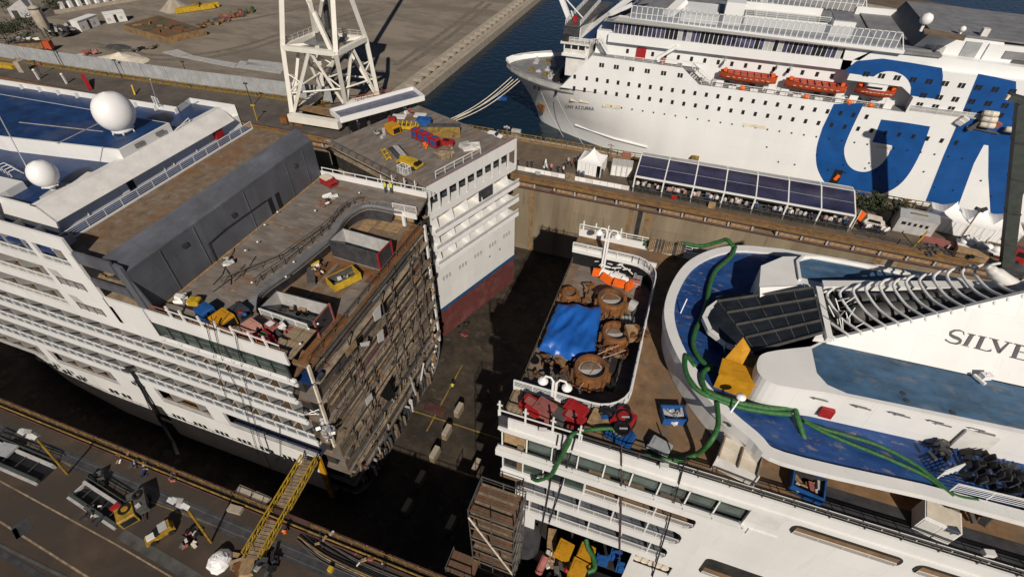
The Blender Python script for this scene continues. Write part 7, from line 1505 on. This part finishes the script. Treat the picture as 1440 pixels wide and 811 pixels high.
tag(MB().obox(at(726, 186, z=.8), (2.2, .8, 1.4)).build('plant_box', 'lgrey'), 'grey cabinet on the pier edge right of the floodlight post', 'cabinet')
tag(MB().obox(at(977, 225, z=1.2), (1.5, 1, 1.6)).build('yellow_hopper', 'dyellow'), 'dull yellow hopper on the pier edge above the canopy', 'hopper'); tag(MB().obox(at(881, 218, z=.5), (2.0, .7, .9)).build('red_bollards', 'dred'), 'dull red bollards at the pier edge above the cabins', 'bollards')
heap('debris_heap', 'scattered scrap along the foot of the ferry rail right of the canopy', 'scrap', at(1275, 290, z=0), 14, 2.2, ['coping', 'dgrey', 'orust'], .5)
tag(MB().obox(V3(-49, 133, -1.9), (2.6, 1.6, .3), .3).build('blue_float', 'tarp', None), 'small blue float on the dark water under the ferry bow', 'float')
t = thing('motor_boat', 'small white and teal boat on the water behind the ferry', 'boat', at(1072, 8, z=-2)); MB().prism([(-4, -1.2), (2, -1.3), (4.5, 0), (2, 1.3), (-4, 1.2)], 0, 1.4).build('hull', 'bright', t, local=True); MB().prism([(-3.6, -1), (1.8, -1.1), (3.6, 0), (1.8, 1.1), (-3.6, 1)], 1.4, 1.45).build('deck', 'blueworn', t, local=True); MB().box(-1.5, 1.2, -.8, .8, 1.45, 2.6).build('cabin', 'white_d', t, local=True)
mb = MB(); c = V3(0, 0, 0)
heap('red_drums', 'three small red drums on the gallery pipe of the dock wall', 'drums', V3(at(778, 268, y=YW-.5).x, YW-.55, -1.2), 3, .5, ['red'], .3, (.4, .5))
for i in range(10):
    x = at(470+0, 240, y=YW).x+i*3; MB().obox(V3(x, YW+.6, .3), (1.6, .5, .4)).build('coping_block', 'stone', cop)
# ================================================================ near quay
random.seed(81)
t = thing('quay_railing', 'yellow railing along the near dock edge', 'railing', (-50, YQ-.5, ZQ)); MB().rail([(-110, YQ-.45, ZQ+0), (-34.5, YQ-.45, ZQ+0)], 1.1, 2, 1.7, .04, .05).build('rails', 'dyellow', t); MB().rail([(-29, YQ-.45, ZQ+0), (12, YQ-.45, ZQ+0)], 1.1, 2, 1.7, .04, .05).build('rails', 'dyellow', t); MB().tube([(-110, YQ-.9, ZQ+.2), (20, YQ-.9, ZQ+.2)], .1, 6).build('pipe', 'dyellow', t); MB().tube([(-110, YQ-1.2, ZQ+.15), (20, YQ-1.2, ZQ+.15)], .08, 6).build('pipe', 'maroon', t)
struct(MB().box(-330, 160, YQ-.3, YQ+.05, ZQ-.3, ZQ+.1).build('near_coping', 'maroon'))
def floodlight(base, head, label):
    b = at(*base, z=ZQ); t = thing('floodlight_mast', label, 'floodlight', b); h = at(*head, y=b.y+.0)-b; h = V3(h.x, 0, h.z)
    MB().tube([(0, 0, 0), h], .13, 8).build('pole', 'qyellow', t, local=True)
    for (dx, dz, r) in ((-.9, .2, .3), (0, .9, -.3), (.8, .3, .5), (0, -.2, 0)): MB().obox(h+V3(dx, -.2, dz), (.75, .45, .65), 0, .5, r).build('lamp_head', 'lgrey', t, local=True)
    MB().bar(h+V3(-1, 0, .2), h+V3(1, 0, .3), .1).build('cross_arm', 'steel', t, local=True)
floodlight((95, 666), (46, 610), 'yellow floodlight mast with white lamp cluster at the left of the near quay'); floodlight((297, 762), (257, 706), 'yellow floodlight mast with white lamp cluster beside the yellow tractor')
# two framed stair pits
def pit(label, c, ln, wd, rz, col):
    t = thing('steel_frame', label, 'frame', c, rz)
    MB().box(-ln/2, ln/2, -wd/2+.1, wd/2-.1, .02, .12).build('floor', 'dred' if col else 'black', t, local=True)
    for s_ in (-1, 1): MB().box(-ln/2, ln/2, s_*wd/2-.16, s_*wd/2+.16, .0, .75).build('side_beam', 'lgrey' if s_ > 0 else 'dkmast', t, local=True)
    MB().box(-ln/2-.2, ln/2, -wd/2-.45, -wd/2-.18, .02, .3).build('edge_beam', 'lgrey', t, local=True); MB().box(-ln/2, -ln/2+.25, -wd/2, wd/2, .0, .5).build('end_beam', 'lgrey', t, local=True)
    for k in range(4): MB().bar((-ln/2+ln*(k+1)/5, -wd/2, .5), (-ln/2+ln*(k+1)/5, wd/2, .5), .07).build('cross_bar', 'steel', t, local=True)
    MB().rail([(-ln/2, wd/2+.5, 0), (ln/2-.5, wd/2+.5, 0)], 1.2, 3, 1.8, .05).build('mesh_panel', 'dkmast', t, local=True); MB().rail([(-ln/2, wd/2+1.3, 0), (ln/2-.5, wd/2+1.6, 0)], .15, 1, 2.2, .05).build('loose_frame', 'dkrail', t, local=True); return t
p, q = at(112, 690, z=ZQ+.3), at(172, 727, z=ZQ+.3); c = (p+q)/2; pit('steel-framed pit with white and green beams, red box at its end', V3(c.x, c.y, ZQ), 8.2, 1.7, math.atan2((q-p).y, (q-p).x)-rad(1), 0)
p, q = at(-20, 630, z=ZQ+.3), at(62, 665, z=ZQ+.3); c = (p+q)/2; pit('steel-framed pit with white and green beams at the left edge', V3(c.x, c.y, ZQ), 11, 2.0, math.atan2((q-p).y, (q-p).x), 0)
tag(MB().obox(at(165, 715, z=ZQ+.6), (1.3, .9, .5), rad(-5)).build('red_box', 'red'), 'red box at the end of the steel-framed pit', 'box'); tag(MB().obox(at(8, 632, z=ZQ+.9), (2.2, 1.6, .3), .1).build('tin_sheets', 'tin'), 'pale sheets lying on the left framed pit', 'sheets')
heap('machine_heap', 'black pump machine with hoses left of the yellow cabinet', 'pump', at(133, 722, z=ZQ), 10, .9, ['black', 'dgrey', 'steel', 'white_d'], 1.0); heap('machine_heap', 'round black pump with grey fittings right behind it', 'pump', at(142, 733, z=ZQ), 10, .7, ['black', 'dgrey', 'lgrey'], 1.0)
heap('machine_heap', 'dark winch lying behind the framed pit', 'winch', at(137, 678, z=ZQ), 10, .8, ['black', 'dgrey', 'steel'], .8)
t = genset('yellow cabinet with a black ring on top at the pit end', at(180, 733, z=ZQ)+V3(0, .4, 0), rad(-32), (2.0, 1.8, 1.7), 'qyellow', 'yellow_cabinet', 'cabinet', top='qyellow', exhaust=False); MB().lathe((-.2, .1, 1.76), [(.62, 0), (.62, .12), (.42, .12), (.42, 0)], 18).build('ring', 'black', t, local=True)
t = thing('generator_trailer', 'grey-green trailer with a spare tyre on top between pit and floodlight', 'trailer', at(200, 712, z=ZQ), rad(-35)); MB().box(-1.4, 1.4, -.9, .9, .5, 1.5).build('body', 'steel', t, local=True); MB().lathe((-.6, .2, 1.52), [(.5, 0), (.5, .2), (.28, .2), (.28, 0)], 14).build('spare_tyre', 'black', t, local=True); MB().obox((.8, .1, 1.55), (.5, .5, .2), .3).build('lamp', 'lgrey', t, local=True); MB().bar((1.4, 0, .5), (2.4, 0, .4), .12).build('drawbar', 'dgrey', t, local=True)
for x in (-.6, .6):
    for y in (-.95, .95): MB().tube([(x, y-.12, .4), (x, y+.12, .4)], .4, 10).build('wheel', 'tyre', t, local=True)
t = thing('yellow_tractor', 'yellow dock tractor with a grey cab roof beside the floodlight mast', 'tractor', at(228, 752, z=ZQ), rad(60)); t.scale = (.66,)*3; MB().box(-2.0, 2.2, -.85, .85, .5, 1.15).build('chassis', 'qyellow', t, local=True); MB().box(.2, 1.9, -.8, .8, 1.15, 2.1).build('cab', 'qyellow', t, local=True); MB().box(.2, 1.5, -.82, .82, 2.1, 2.2).build('cab_roof', 'lgrey', t, local=True); MB().box(-.55, .19, -.6, .6, 1.3, 2.0).build('windscreen', 'black', t, local=True); MB().box(-1.9, -.7, -.5, .5, 1.15, 1.5).build('engine', 'white_d', t, local=True); MB().box(-2.3, -2.0, -.9, .9, .4, .8).build('bumper', 'qyellow', t, local=True)
for x in (-1.3, 1.5):
    for y in (-.9, .9): MB().tube([(x, y-.18, .5), (x, y+.18, .5)], .5, 12).build('wheel', 'tyre', t, local=True)
heap('machine_heap', 'white and black machine parts piled right of the yellow tractor', 'machine parts', at(268, 760, z=ZQ), 26, .8, ['black', 'dgrey', 'black', 'dred', 'white_d', 'dgrey', 'cream'], .9, (.2, .75)); heap('machine_heap', 'black machine with white trim at the bottom edge right of the gangway', 'machine parts', at(377, 797, z=ZQ), 26, 1.0, ['black', 'dgrey', 'black', 'dgrey', 'lgrey'], 1.0, (.3, 1.0))
mb = MB(); c = at(311, 790, z=ZQ)
pts = [];
for i in range(12):
    for j in range(12):
        th, ph = 2*math.pi*i/11, j/11*math.pi/2; r = 1.25*(1+.25*noise.noise(V3(math.cos(th)*1.5, math.sin(th)*1.5, ph*2))); pts.append(c+V3(r*math.cos(th)*math.cos(ph*.98), r*math.sin(th)*math.cos(ph*.98), 1.3*math.sin(ph)+.12*noise.noise(V3(i*.9, j*.9, 3))))
tag(mb.grid(pts, 12, 12).build('wrapped_bale', 'bright'), 'white plastic-wrapped bale left of the gangway foot', 'bale')
heap('timber_heap', 'broken brown timbers at the foot of the yellow gangway', 'timber', at(340, 788, z=ZQ), 12, 1.3, ['plank', 'wood', 'orust'], .3, (.8, 2.2)); heap('rubbish_heap', 'small blue and white rubbish on the rail bed', 'rubbish', at(209, 664, z=ZQ), 8, .7, ['navy', 'blue', 'lgrey'], .3, (.15, .5))
for i, (x, l_) in enumerate(((-57, 'bags and boxes piled on the dock edge beside the drain chute'), (-54, 'white and blue rubbish on the dock edge right of the drain chute'), (-49, 'rusty scrap on the dock edge opposite the hull windows'), (-27, 'white sacks on the dock edge right of the gangway'), (-22, 'white pump and hoses on the dock edge far right'))): heap('edge_heap', l_, 'rubbish', V3(x, YQ-1.1, ZQ), 9, .8, ['white_d', 'navy', 'dred', 'lgrey', 'steel', 'wood', 'dgrey'], .4, (.2, .6))
for x, l_ in ((-39.4, 'pinkish concrete slab on the dock edge, left of two'), (-37.0, 'pinkish concrete slab on the dock edge, right of two')): tag(MB().obox(V3(x, YQ+.35, ZQ-.1), (2.2, 1.3, .3), rad(-1)).build('concrete_slab', 'stone'), l_, 'slab')
tag(MB().obox(at(331, 716, z=ZQ+.3), (1.7, .8, .5), .1).build('stone_block', 'stone'), 'pale block lying near the dock edge left of the gangway', 'block')
t = thing('cable_run', 'brown cables bundled along the dock edge right of the gangway', 'cables', V3(-22, 14, ZQ))
for k in range(9):
    y = 13.3+.18*k; MB().tube(catmull([V3(-30+random.random(), y+.6, ZQ+.12), V3(-26, y-.2+.1*k*random.random(), ZQ+.1), V3(-21, y-.3, ZQ+.12), V3(-15, y-.2, ZQ+.1), V3(-9, y, ZQ+.12)], 5), .07, 5).build('cable', random.choice(('coping', 'black', 'steel', 'plank')), t)
person(at(541, 800, z=ZQ), .5, 'navy', 'navy', 'worker in dark overalls and white helmet standing at the near dock edge', 'dock workers', 'white'); person(at(403, 752, z=ZQ)+V3(0, 0, 0), .5, 'orange', 'navy', 'worker in orange overalls crouching beside the gangway', 'dock workers', 'orange', 'sit')
person(at(637, 548, z=FLZ), .5, 'hivis', 'navy', 'worker in a yellow vest walking on the dock floor near the keel blocks', 'dock floor workers', 'hivis'); person(at(687, 556, z=FLZ), 2.5, 'hivis', 'navy', 'worker in a yellow vest alone in the dark beside the aft half', 'dock floor workers', 'hivis')
tag(MB().obox(at(465, 0+800, z=ZQ+.3), (.0001+.5, .5, .6)).build('yellow_bucket', 'yellow'), 'small yellow bucket on the quay at the bottom edge', 'bucket')
t = thing('red_timber', 'red-brown timber stack on the dock floor by the cut hull', 'timber', at(612, 575, z=FLZ), rad(-5))
for i in range(6): MB().box(-1.8, 1.8, -.9+.3*i, -.65+.3*i, 0, .12).build('timber', 'maroon', t, local=True)
heap('debris_heap', 'small red drums and rags under the midship section bottom', 'drums', at(648, 466, z=FLZ), 12, 1.5, ['red', 'dred', 'dark'], .8)
# yellow gangway
g0, g1 = at(357, 785, z=ZQ+.5), at(437, 648, y=23.2); t = thing('gangway', 'yellow lattice gangway from the near quay down to the hull', 'gangway', g0); d = g1-g0; sd = V3(d.y, -d.x, 0).normalized()*.95; n = 12
MB().ext([g0-sd, g0+sd, g1+sd, g1-sd], (0, 0, .12)).build('walkway', 'plank', t)
for s_ in (-1, 1):
    a, b = g0+sd*s_, g1+sd*s_; up_ = V3(0, 0, 1.35)
    for z in (0, .65, 1.35): MB().bar(a+V3(0, 0, z), b+V3(0, 0, z), .13 if z != .6 else .08).build('chord', 'yellow', t)
    for i in range(n+1): p = a.lerp(b, i/n); MB().bar(p, p+up_, .07).build('post', 'yellow', t)
    for i in range(n): MB().bar(a.lerp(b, i/n), a.lerp(b, (i+1)/n)+up_, .05).build('lattice_brace', 'yellow', t)
for i in range(0, n+1, 1): p = g0.lerp(g1, i/n); MB().bar(p-sd, p+sd, .09).build('tread_bar', 'dyellow', t)
for i in range(28): p = g0.lerp(g1, (i+.5)/28); MB().bar(p-sd*.9+V3(0, 0, .15), p+sd*.9+V3(0, 0, .15), .05).build('tread', 'plank', t)
for s_ in (-1, 1): MB().tube([g0+sd*s_-sd.normalized()*.12+V3(0, 0, -.05), g0+sd*s_+sd.normalized()*.12+V3(0, 0, -.05)], .25, 10).build('roller', 'tyre', t)
# manhole, patches on the near quay
for p, s_ in (((31, 742), (2.0, 1.6)), ((22, 750), (1.6, .5))): struct(MB().obox(at(*p, z=ZQ+.012), (*s_, .012), rad(-20)).build('manhole_cover', 'dgrey'))
# ================================================================ yard beyond the dock road
random.seed(91)
fpts = [at(*p, z=0) for p in ((-60, 92), (0, 96), (60, 104), (150, 115), (250, 128), (340, 139), (440, 148))]
fy = [V3(-215, 108.3, 0), V3(-87, 108.3, 0)]
pth = [V3(-260, 103, 0), V3(-195, 103.4, 0), V3(-160, 104.8, 0), V3(-131, 106.3, 0), V3(-110, 108.0, 0), V3(-88, 109.6, 0)]
t = thing('yard_fence', 'long grey sheet-metal fence between the dock road and the yard', 'fence', pth[3])
nn = 0
for p, q in zip(pth, pth[1:]):
    k = max(1, round((q-p).length/4.2))
    for i in range(k):
        a, b = p.lerp(q, i/k), p.lerp(q, (i+1)/k); e = (b-a)*.012; lean = V3(0, random.uniform(-.06, .06), 0)
        MB().ext([a+e, b-e, b-e+V3(0, .0, 4.3)+lean, a+e+V3(0, 0, 4.3)+lean], (0, .1, 0)).build('panel', 'tin', t); MB().bar(a+V3(0, -.1, 0), a+V3(0, -.1, 4.4), .18).build('post', 'lgrey', t)
t = thing('barrier_rail', 'low yellow barrier rail at the foot of the grey fence', 'barrier', (-120, 106, 0)); MB().rail([V3(p.x, p.y-1.2, 0) for p in pth[1:]], 1.0, 2, 2.4, .07, .1).build('rails', 'dyellow', t)
struct(MB().prism([(p.x, p.y-1.9) for p in pth]+[(p.x, p.y-.3) for p in reversed(pth)], .008, .014).build('verge', 'dyellow'))
# masts on the road side
for p, h, l_ in (((58, 106), 4, 'thin dark light pole by the grey fence, left'), ((88, 96), 5, 'thin dark lamp pole at the grey fence near the radome'), ((172, 110), 5, 'dark lamp pole before the grey fence behind the big radome'), ((268, 118), 6, 'dark twin lamp pole before the grey fence'), ((355, 150), 6, 'dark lamp pole beside the white crane'), ((362, 170), 4, 'yellow post on the road left of the white crane')):
    t = thing('lamp_pole', l_, 'lamp pole', at(*p, z=0)); m = 'yellow' if 'yellow' in l_ else 'dgrey'; MB().bar((0, 0, 0), (.2, 0, h), .16).build('pole', m, t, local=True); MB().obox((.2, 0, h), (1.0, .35, .3), .3).build('lamp_head', m, t, local=True)
for p, l_ in (((55, 112), 'white post on the dock road beyond the blue deck'), ((94, 118), 'white post topped by a lamp beyond the blue deck')): t = thing('road_post', l_, 'post', at(*p, z=0)); MB().bar((0, 0, 0), (0, 0, 2.4), .4).build('pole', 'white_d', t, local=True); MB().ball((0, 0, 2.6), .4, 8).build('lamp', 'cream', t, local=True)
tag(MB().bar(at(128, 127, z=0), at(122, 117, z=0)+V3(0, 0, 2), .9).build('red_post', 'red'), 'red post on the dock road behind the big radome', 'post'); tag(MB().bar(at(56, 93, z=0), at(51, 80, z=0)+V3(0, 0, 1), .7).build('red_gate', 'dred'), 'dark red gate leaf in the grey fence', 'gate')
tag(MB().bar(at(190, 134, z=0), at(185, 120, z=2), .35).build('yellow_post', 'yellow'), 'yellow post on the dock road right of the big radome', 'post')
tag(MB().obox(at(30, 93, z=1.5), (1.6, 2.2, 3), .2).build('gate_pillar', 'stone'), 'pale gate pillar in the grey fence at the left', 'pillar'); tag(MB().obox(at(4, 92, z=.4), (9, 2, .9), .1).build('yellow_pipe_stack', 'yellow'), 'yellow stack beside the gate at the left edge', 'stack')
# silo
b = at(71, 53, z=0); t = thing('silo', 'tall pale cement silo on steel legs in the yard', 'silo', b); tp = at(54, 11, y=b.y)-b; tp = V3(tp.x*.3, 0, tp.z)
MB().lathe((0, 0, 0), [(.4, 1.2), (1.7, 3.4), (1.7, tp.z), (.3, tp.z+.6)], 18).build('tank', 'stone', t, local=True, smooth=True)
for k in range(4): a_ = math.pi/4+k*math.pi/2; MB().bar((1.6*math.cos(a_), 1.6*math.sin(a_), 0), (1.6*math.cos(a_), 1.6*math.sin(a_), 3.6), .3).build('leg', 'steel', t, local=True)
MB().lathe((0, 0, 0), [(1.76, tp.z-.6), (1.76, tp.z-.2)], 18).build('ring', 'steel', t, local=True); MB().bar((0, 0, tp.z+.5), (-.3, 0, tp.z+3), .5).build('vent', 'lgrey', t, local=True); MB().bar((1.9, 0, 1), (1.9, 0, tp.z), .25).build('ladder', 'steel', t, local=True)
def shed(label, p, q, h, depth):
    a, b = at(*p, z=0), at(*q, z=0); d = b-a; t = thing('site_hut', label, 'hut', (a+b)/2, math.atan2(d.y, d.x)); l = d.length
    MB().box(-l/2, l/2, 0, depth, .1, h).build('body', 'white_d', t, local=True); MB().box(-l/2-.1, l/2+.1, -.15, depth+.1, h, h+.2).build('roof', 'bright', t, local=True); MB().box(-.5, .4, -.05, 0, .2, h-.5).build('door', 'black', t, local=True)
    for k in range(3): MB().box(-l*.42+k*l*.3, -l*.42+k*l*.3+.9, -.04, .0, 1, 1.9).build('window', 'lgrey', t, local=True)
shed('long white site hut in the yard, left of two', (116, 46), (142, 36), 3.4, 3); shed('short white site hut with a dark doorway, right of two', (152, 34.5), (180, 30), 3.2, 3)
b = at(50, 73, z=0); t = thing('tipper_truck', 'orange tipper truck parked below the silo', 'truck', b, rad(34)); MB().ext([(-4.6, -1.3, 1.1), (3.4, -1.3, 1.1), (3.4, -1.3, 2.9), (-4.6, -1.3, 2.9)], (0, 2.6, 0)).build('body', 'coping', t, local=True); MB().box(-4.4, 3.2, -1.1, 1.1, 2.9, 2.93).build('load', 'dark', t, local=True); MB().box(3.6, 5.4, -1.25, 1.25, .7, 3.0).build('cab', 'boat', t, local=True); MB().box(5.38, 5.44, -1, 1, 1.8, 2.7).build('windscreen', 'glass', t, local=True); MB().box(-4.6, 5, -.6, .6, .7, 1.05).build('chassis', 'dgrey', t, local=True)
for x in (-3.4, -2.1, 4.2):
    for y in (-1.1, 1.1): MB().tube([(x, y-.2, .55), (x, y+.2, .55)], .55, 10).build('wheel', 'tyre', t, local=True)
heap('plant_heap', 'dark mixing plant and hoppers at the foot of the silo', 'machinery', at(84, 52, z=0), 18, 4.5, ['steel', 'dgreen', 'dgrey', 'lgrey', 'dyellow'], 3, (1, 3.5)); heap('plant_heap', 'conveyor frames and hoppers between silo and white hut', 'machinery', at(98, 48, z=0), 12, 3, ['steel', 'dgreen', 'dgrey', 'lgrey'], 2.5, (1, 3)); heap('plant_heap', 'pale equipment left of the tipper truck', 'machinery', at(44, 60, z=0), 10, 3, ['lgrey', 'dgreen', 'cream', 'steel'], 2, (.8, 2.4))
# rusty stacked slabs, yellow girders, sand heaps, tarps
pl_ = [at(*p, z=0) for p in ((176, 44), (236, 62), (292, 50), (226, 30))]; t = thing('rusty_pontoon', 'flat rusty pontoon lying in the yard', 'pontoon', sum(pl_, V3(0, 0, 0))/4)
MB().prism([(p.x, p.y) for p in pl_], 0, 2.0).build('hull', 'coping', t); MB().prism([(p.lerp(sum(pl_, V3(0, 0, 0))/4, .05).x, p.lerp(sum(pl_, V3(0, 0, 0))/4, .05).y) for p in pl_], 2.0, 2.06).build('deck', mat('mossy_rust', (.11, .085, .045), .9, var=.3, vs=.3, col2=(.17, .07, .03), s2=.2), t)
for k in range(10): p = pl_[0].lerp(pl_[1], random.random()).lerp(pl_[3].lerp(pl_[2], random.random()), random.uniform(.1, .9)); MB().obox(p+V3(0, 0, 2.3), (random.uniform(1, 4), .6, .5), random.random()*3).build('scrap', random.choice(('orust', 'coping', 'steel')), t)
a, b = at(248, 20, z=0), at(303, 12, z=0); t = thing('yellow_girder', 'long yellow crane girder lying in the yard', 'girder', a); 
for k in range(2): MB().bar(a+V3(0, 2.2*k, 1), b+V3(0, 2.2*k, 1), 1.2, 1.6).build('beam', 'yellow', t)
MB().obox(a.lerp(b, .5)+V3(0, 1, 2.2), (3, 2, 1.2), .4).build('trolley', 'dyellow', t)
def mound(label, p, r, h, m, name='sand_heap', el=1.): 
    c = at(*p, z=0); pts = []; n = 22
    for i in range(n):
        for j in range(9):
            th = 2*math.pi*i/(n-1); f = 1-j/8; k = noise.noise(V3(math.cos(th)*1.3+p[0], math.sin(th)*1.3, 1))*.3+1
            pts.append(c+V3(r*el*f*k*math.cos(th), r*f*k*math.sin(th), h*(1-f)**1.2+.15*noise.noise(V3(i*.7, j*.9, p[1]))))
    tag(MB().grid(pts, n, 9).build(name, m, None, True), label, 'heap')
mound('pale gravel heap in the yard beyond the white huts', (247, 13), 6, 4.5, 'stone'); mound('yellowish sand heap behind the grey fence', (172, 84), 5.5, 2.2, 'cream', el=1.6); mound('small grey gravel heap in the open yard', (165, 66), 2.6, .5, 'steel', el=2)
for i, ps in enumerate((((228, 74), (247, 80), (270, 78), (250, 70)), ((250, 80), (330, 96), (335, 90), (262, 77)), ((330, 95), (395, 104), (400, 97), (338, 86)), ((345, 92), (400, 96), (404, 90), (350, 84)))):
    tag(MB().ext([at(*p, z=.03) for p in ps], (0, 0, .12)).build('white_sheeting', 'lgrey'), ('pale sheeting spread in the yard, piece nearest the sand heap', 'long pale sheeting strip in the yard behind the fence', 'pale sheeting in the yard behind the fence beside the crane', 'narrow pale sheeting beside the crane legs')[i], 'sheeting')
for i in range(16):
    p = (250+random.uniform(20, 98), 0); u = i/15; c = at(285+u*60, 40-u*22, z=0)+V3(random.uniform(-2, 2), random.uniform(-2, 2), 0)
    heap('scrap_heap', 'heap of rusty and green scrap in the row right of the pontoon', 'scrap', c, 6, 1.5, ['orust', 'dgreen', 'dred', 'coping', 'steel'], 1.2, (.8, 2.4), 'scrap row beside the pontoon')
for p, l_ in (((195, 72), 'dark scrap scattered left of the pontoon in the yard'), ((212, 68), 'dark scrap and tyres before the pontoon')): heap('scrap_heap', l_, 'scrap', at(*p, z=0), 9, 2.2, ['dgrey', 'coping', 'black'], .7, (.6, 1.8))
t = heap('red_machine', 'red machine half hidden behind the grey fence', 'machine', at(126, 78, z=0), 8, 2.2, ['dred', 'maroon', 'dred', 'lgrey'], 1.0, (.8, 2)) 
for k, pts_ in enumerate((((130, 60), (220, 78), (320, 70), (420, 40), (520, 12)), ((140, 66), (225, 84), (330, 75), (430, 44), (540, 14)), ((560, 100), (620, 60), (660, 30), (690, 5)), ((555, 92), (612, 54), (650, 26), (680, 2)), ((200, 30), (330, 30), (450, 5)))):
    cp = catmull([at(*p, z=.012) for p in pts_], 6)
    for q, r_ in zip(cp, cp[1:]):
        nn_ = Vector((-(r_-q).y, (r_-q).x, 0)).normalized()*.8
    rows = []
    for i, q in enumerate(cp):
        d = (cp[min(i+1, len(cp)-1)]-cp[max(i-1, 0)]); nn_ = Vector((-d.y, d.x, 0)).normalized()*(1.0+.4*noise.noise(q*.2)); rows += [q-nn_, q+nn_]
    struct(MB().grid(rows, len(cp), 2).build('tyre_track', 'track'))
# white bollard wall along the top road
a, b = at(78, 20, z=0), at(330, -22, z=0); t = thing('parapet_wall', 'pale low wall with white pillars along the far side of the yard', 'wall', a); MB().bar(a+V3(0, 0, .6), b+V3(0, 0, .6), .8, 1.2).build('wall', 'stone', t)
for k in range(14): p = at(89+k*12.3, 13.5-k*1.75, z=0); MB().box(p.x-.6, p.x+.6, p.y-.6, p.y+.6, 0, 2.6).build('pillar', 'bright', t)
struct(MB().prism([(at(*p, z=0).x, at(*p, z=0).y) for p in ((-20, 55), (46, 28), (80, 22), (120, -5), (90, -5), (40, 20), (-20, 42))], .012, .02).build('yard_road', 'road'))
# shrubs and trees beyond
for i, (p, h, r) in enumerate((((12, 62), 5, 4), ((26, 52), 5, 4), ((42, 42), 4.5, 3.5), ((5, 48), 4, 3.5), ((8, 20), 6, 4), ((90, 4), 7, 5), ((78, 14), 4, 3.2), ((112, 2), 8, 5.5), ((132, 0), 7, 5), ((150, 0), 6, 4.5), ((105, 8), 6, 4.5))):
    shrub(('dark bush on the bank below the silo road, lowest at the left', 'dark bush on the bank beside the pale equipment', 'dark bush on the bank left of the silo', 'dark bush at the left edge above the bank', 'dark tree at the top left corner', 'dark tree right of the silo top', 'green bush close to the silo', 'dark tree behind the white pillars, largest', 'dark tree behind the white pillars, third from the silo', 'dark tree behind the white pillars, fourth from the silo', 'dark tree in front of the largest, by the silo')[i], at(*p, z=0), h, r, 'trees and bushes beyond the yard', 420)
a = at(34, 25, z=0); t = thing('pale_shed', 'pale sloping shed beside the yard road at the top left', 'shed', a, .5); MB().ext([(-4, 0, 0), (3, 0, 0), (3, 0, 3), (2, 0, 6), (-4, 0, 3)], (0, 5, 0)).build('body', 'lgrey', t, local=True); MB().box(-3, -1, -.05, 0, 0, 2.4).build('door', 'dgrey', t, local=True)
# stone blocks lying along the basin quay edge
bm_ = MB().box(-1.25, 1.25, -.8, .8, 0, 1.0).mesh('quay_block', 'stone')
for i in range(24):
    y = 118+i*4.6; o = bpy.data.objects.new('quay_block', bm_); COL.objects.link(o); o.location = (XB-4.4, y, .008); o.rotation_euler = (0, 0, random.uniform(-.08, .08)); WM[o.name] = Matrix.Identity(4)
    tag(o, 'pale stone block, one of the row lying along the basin edge of the yard', 'stone block', 'stone blocks along the basin edge')
struct(MB().box(XB-3.0, XB-1.2, YB, 600, .01, .5).build('basin_kerb', 'stone'))
struct(MB().box(XB-8, XB-5.6, YB+4, 600, .012, .016).build('basin_path', 'stone'))
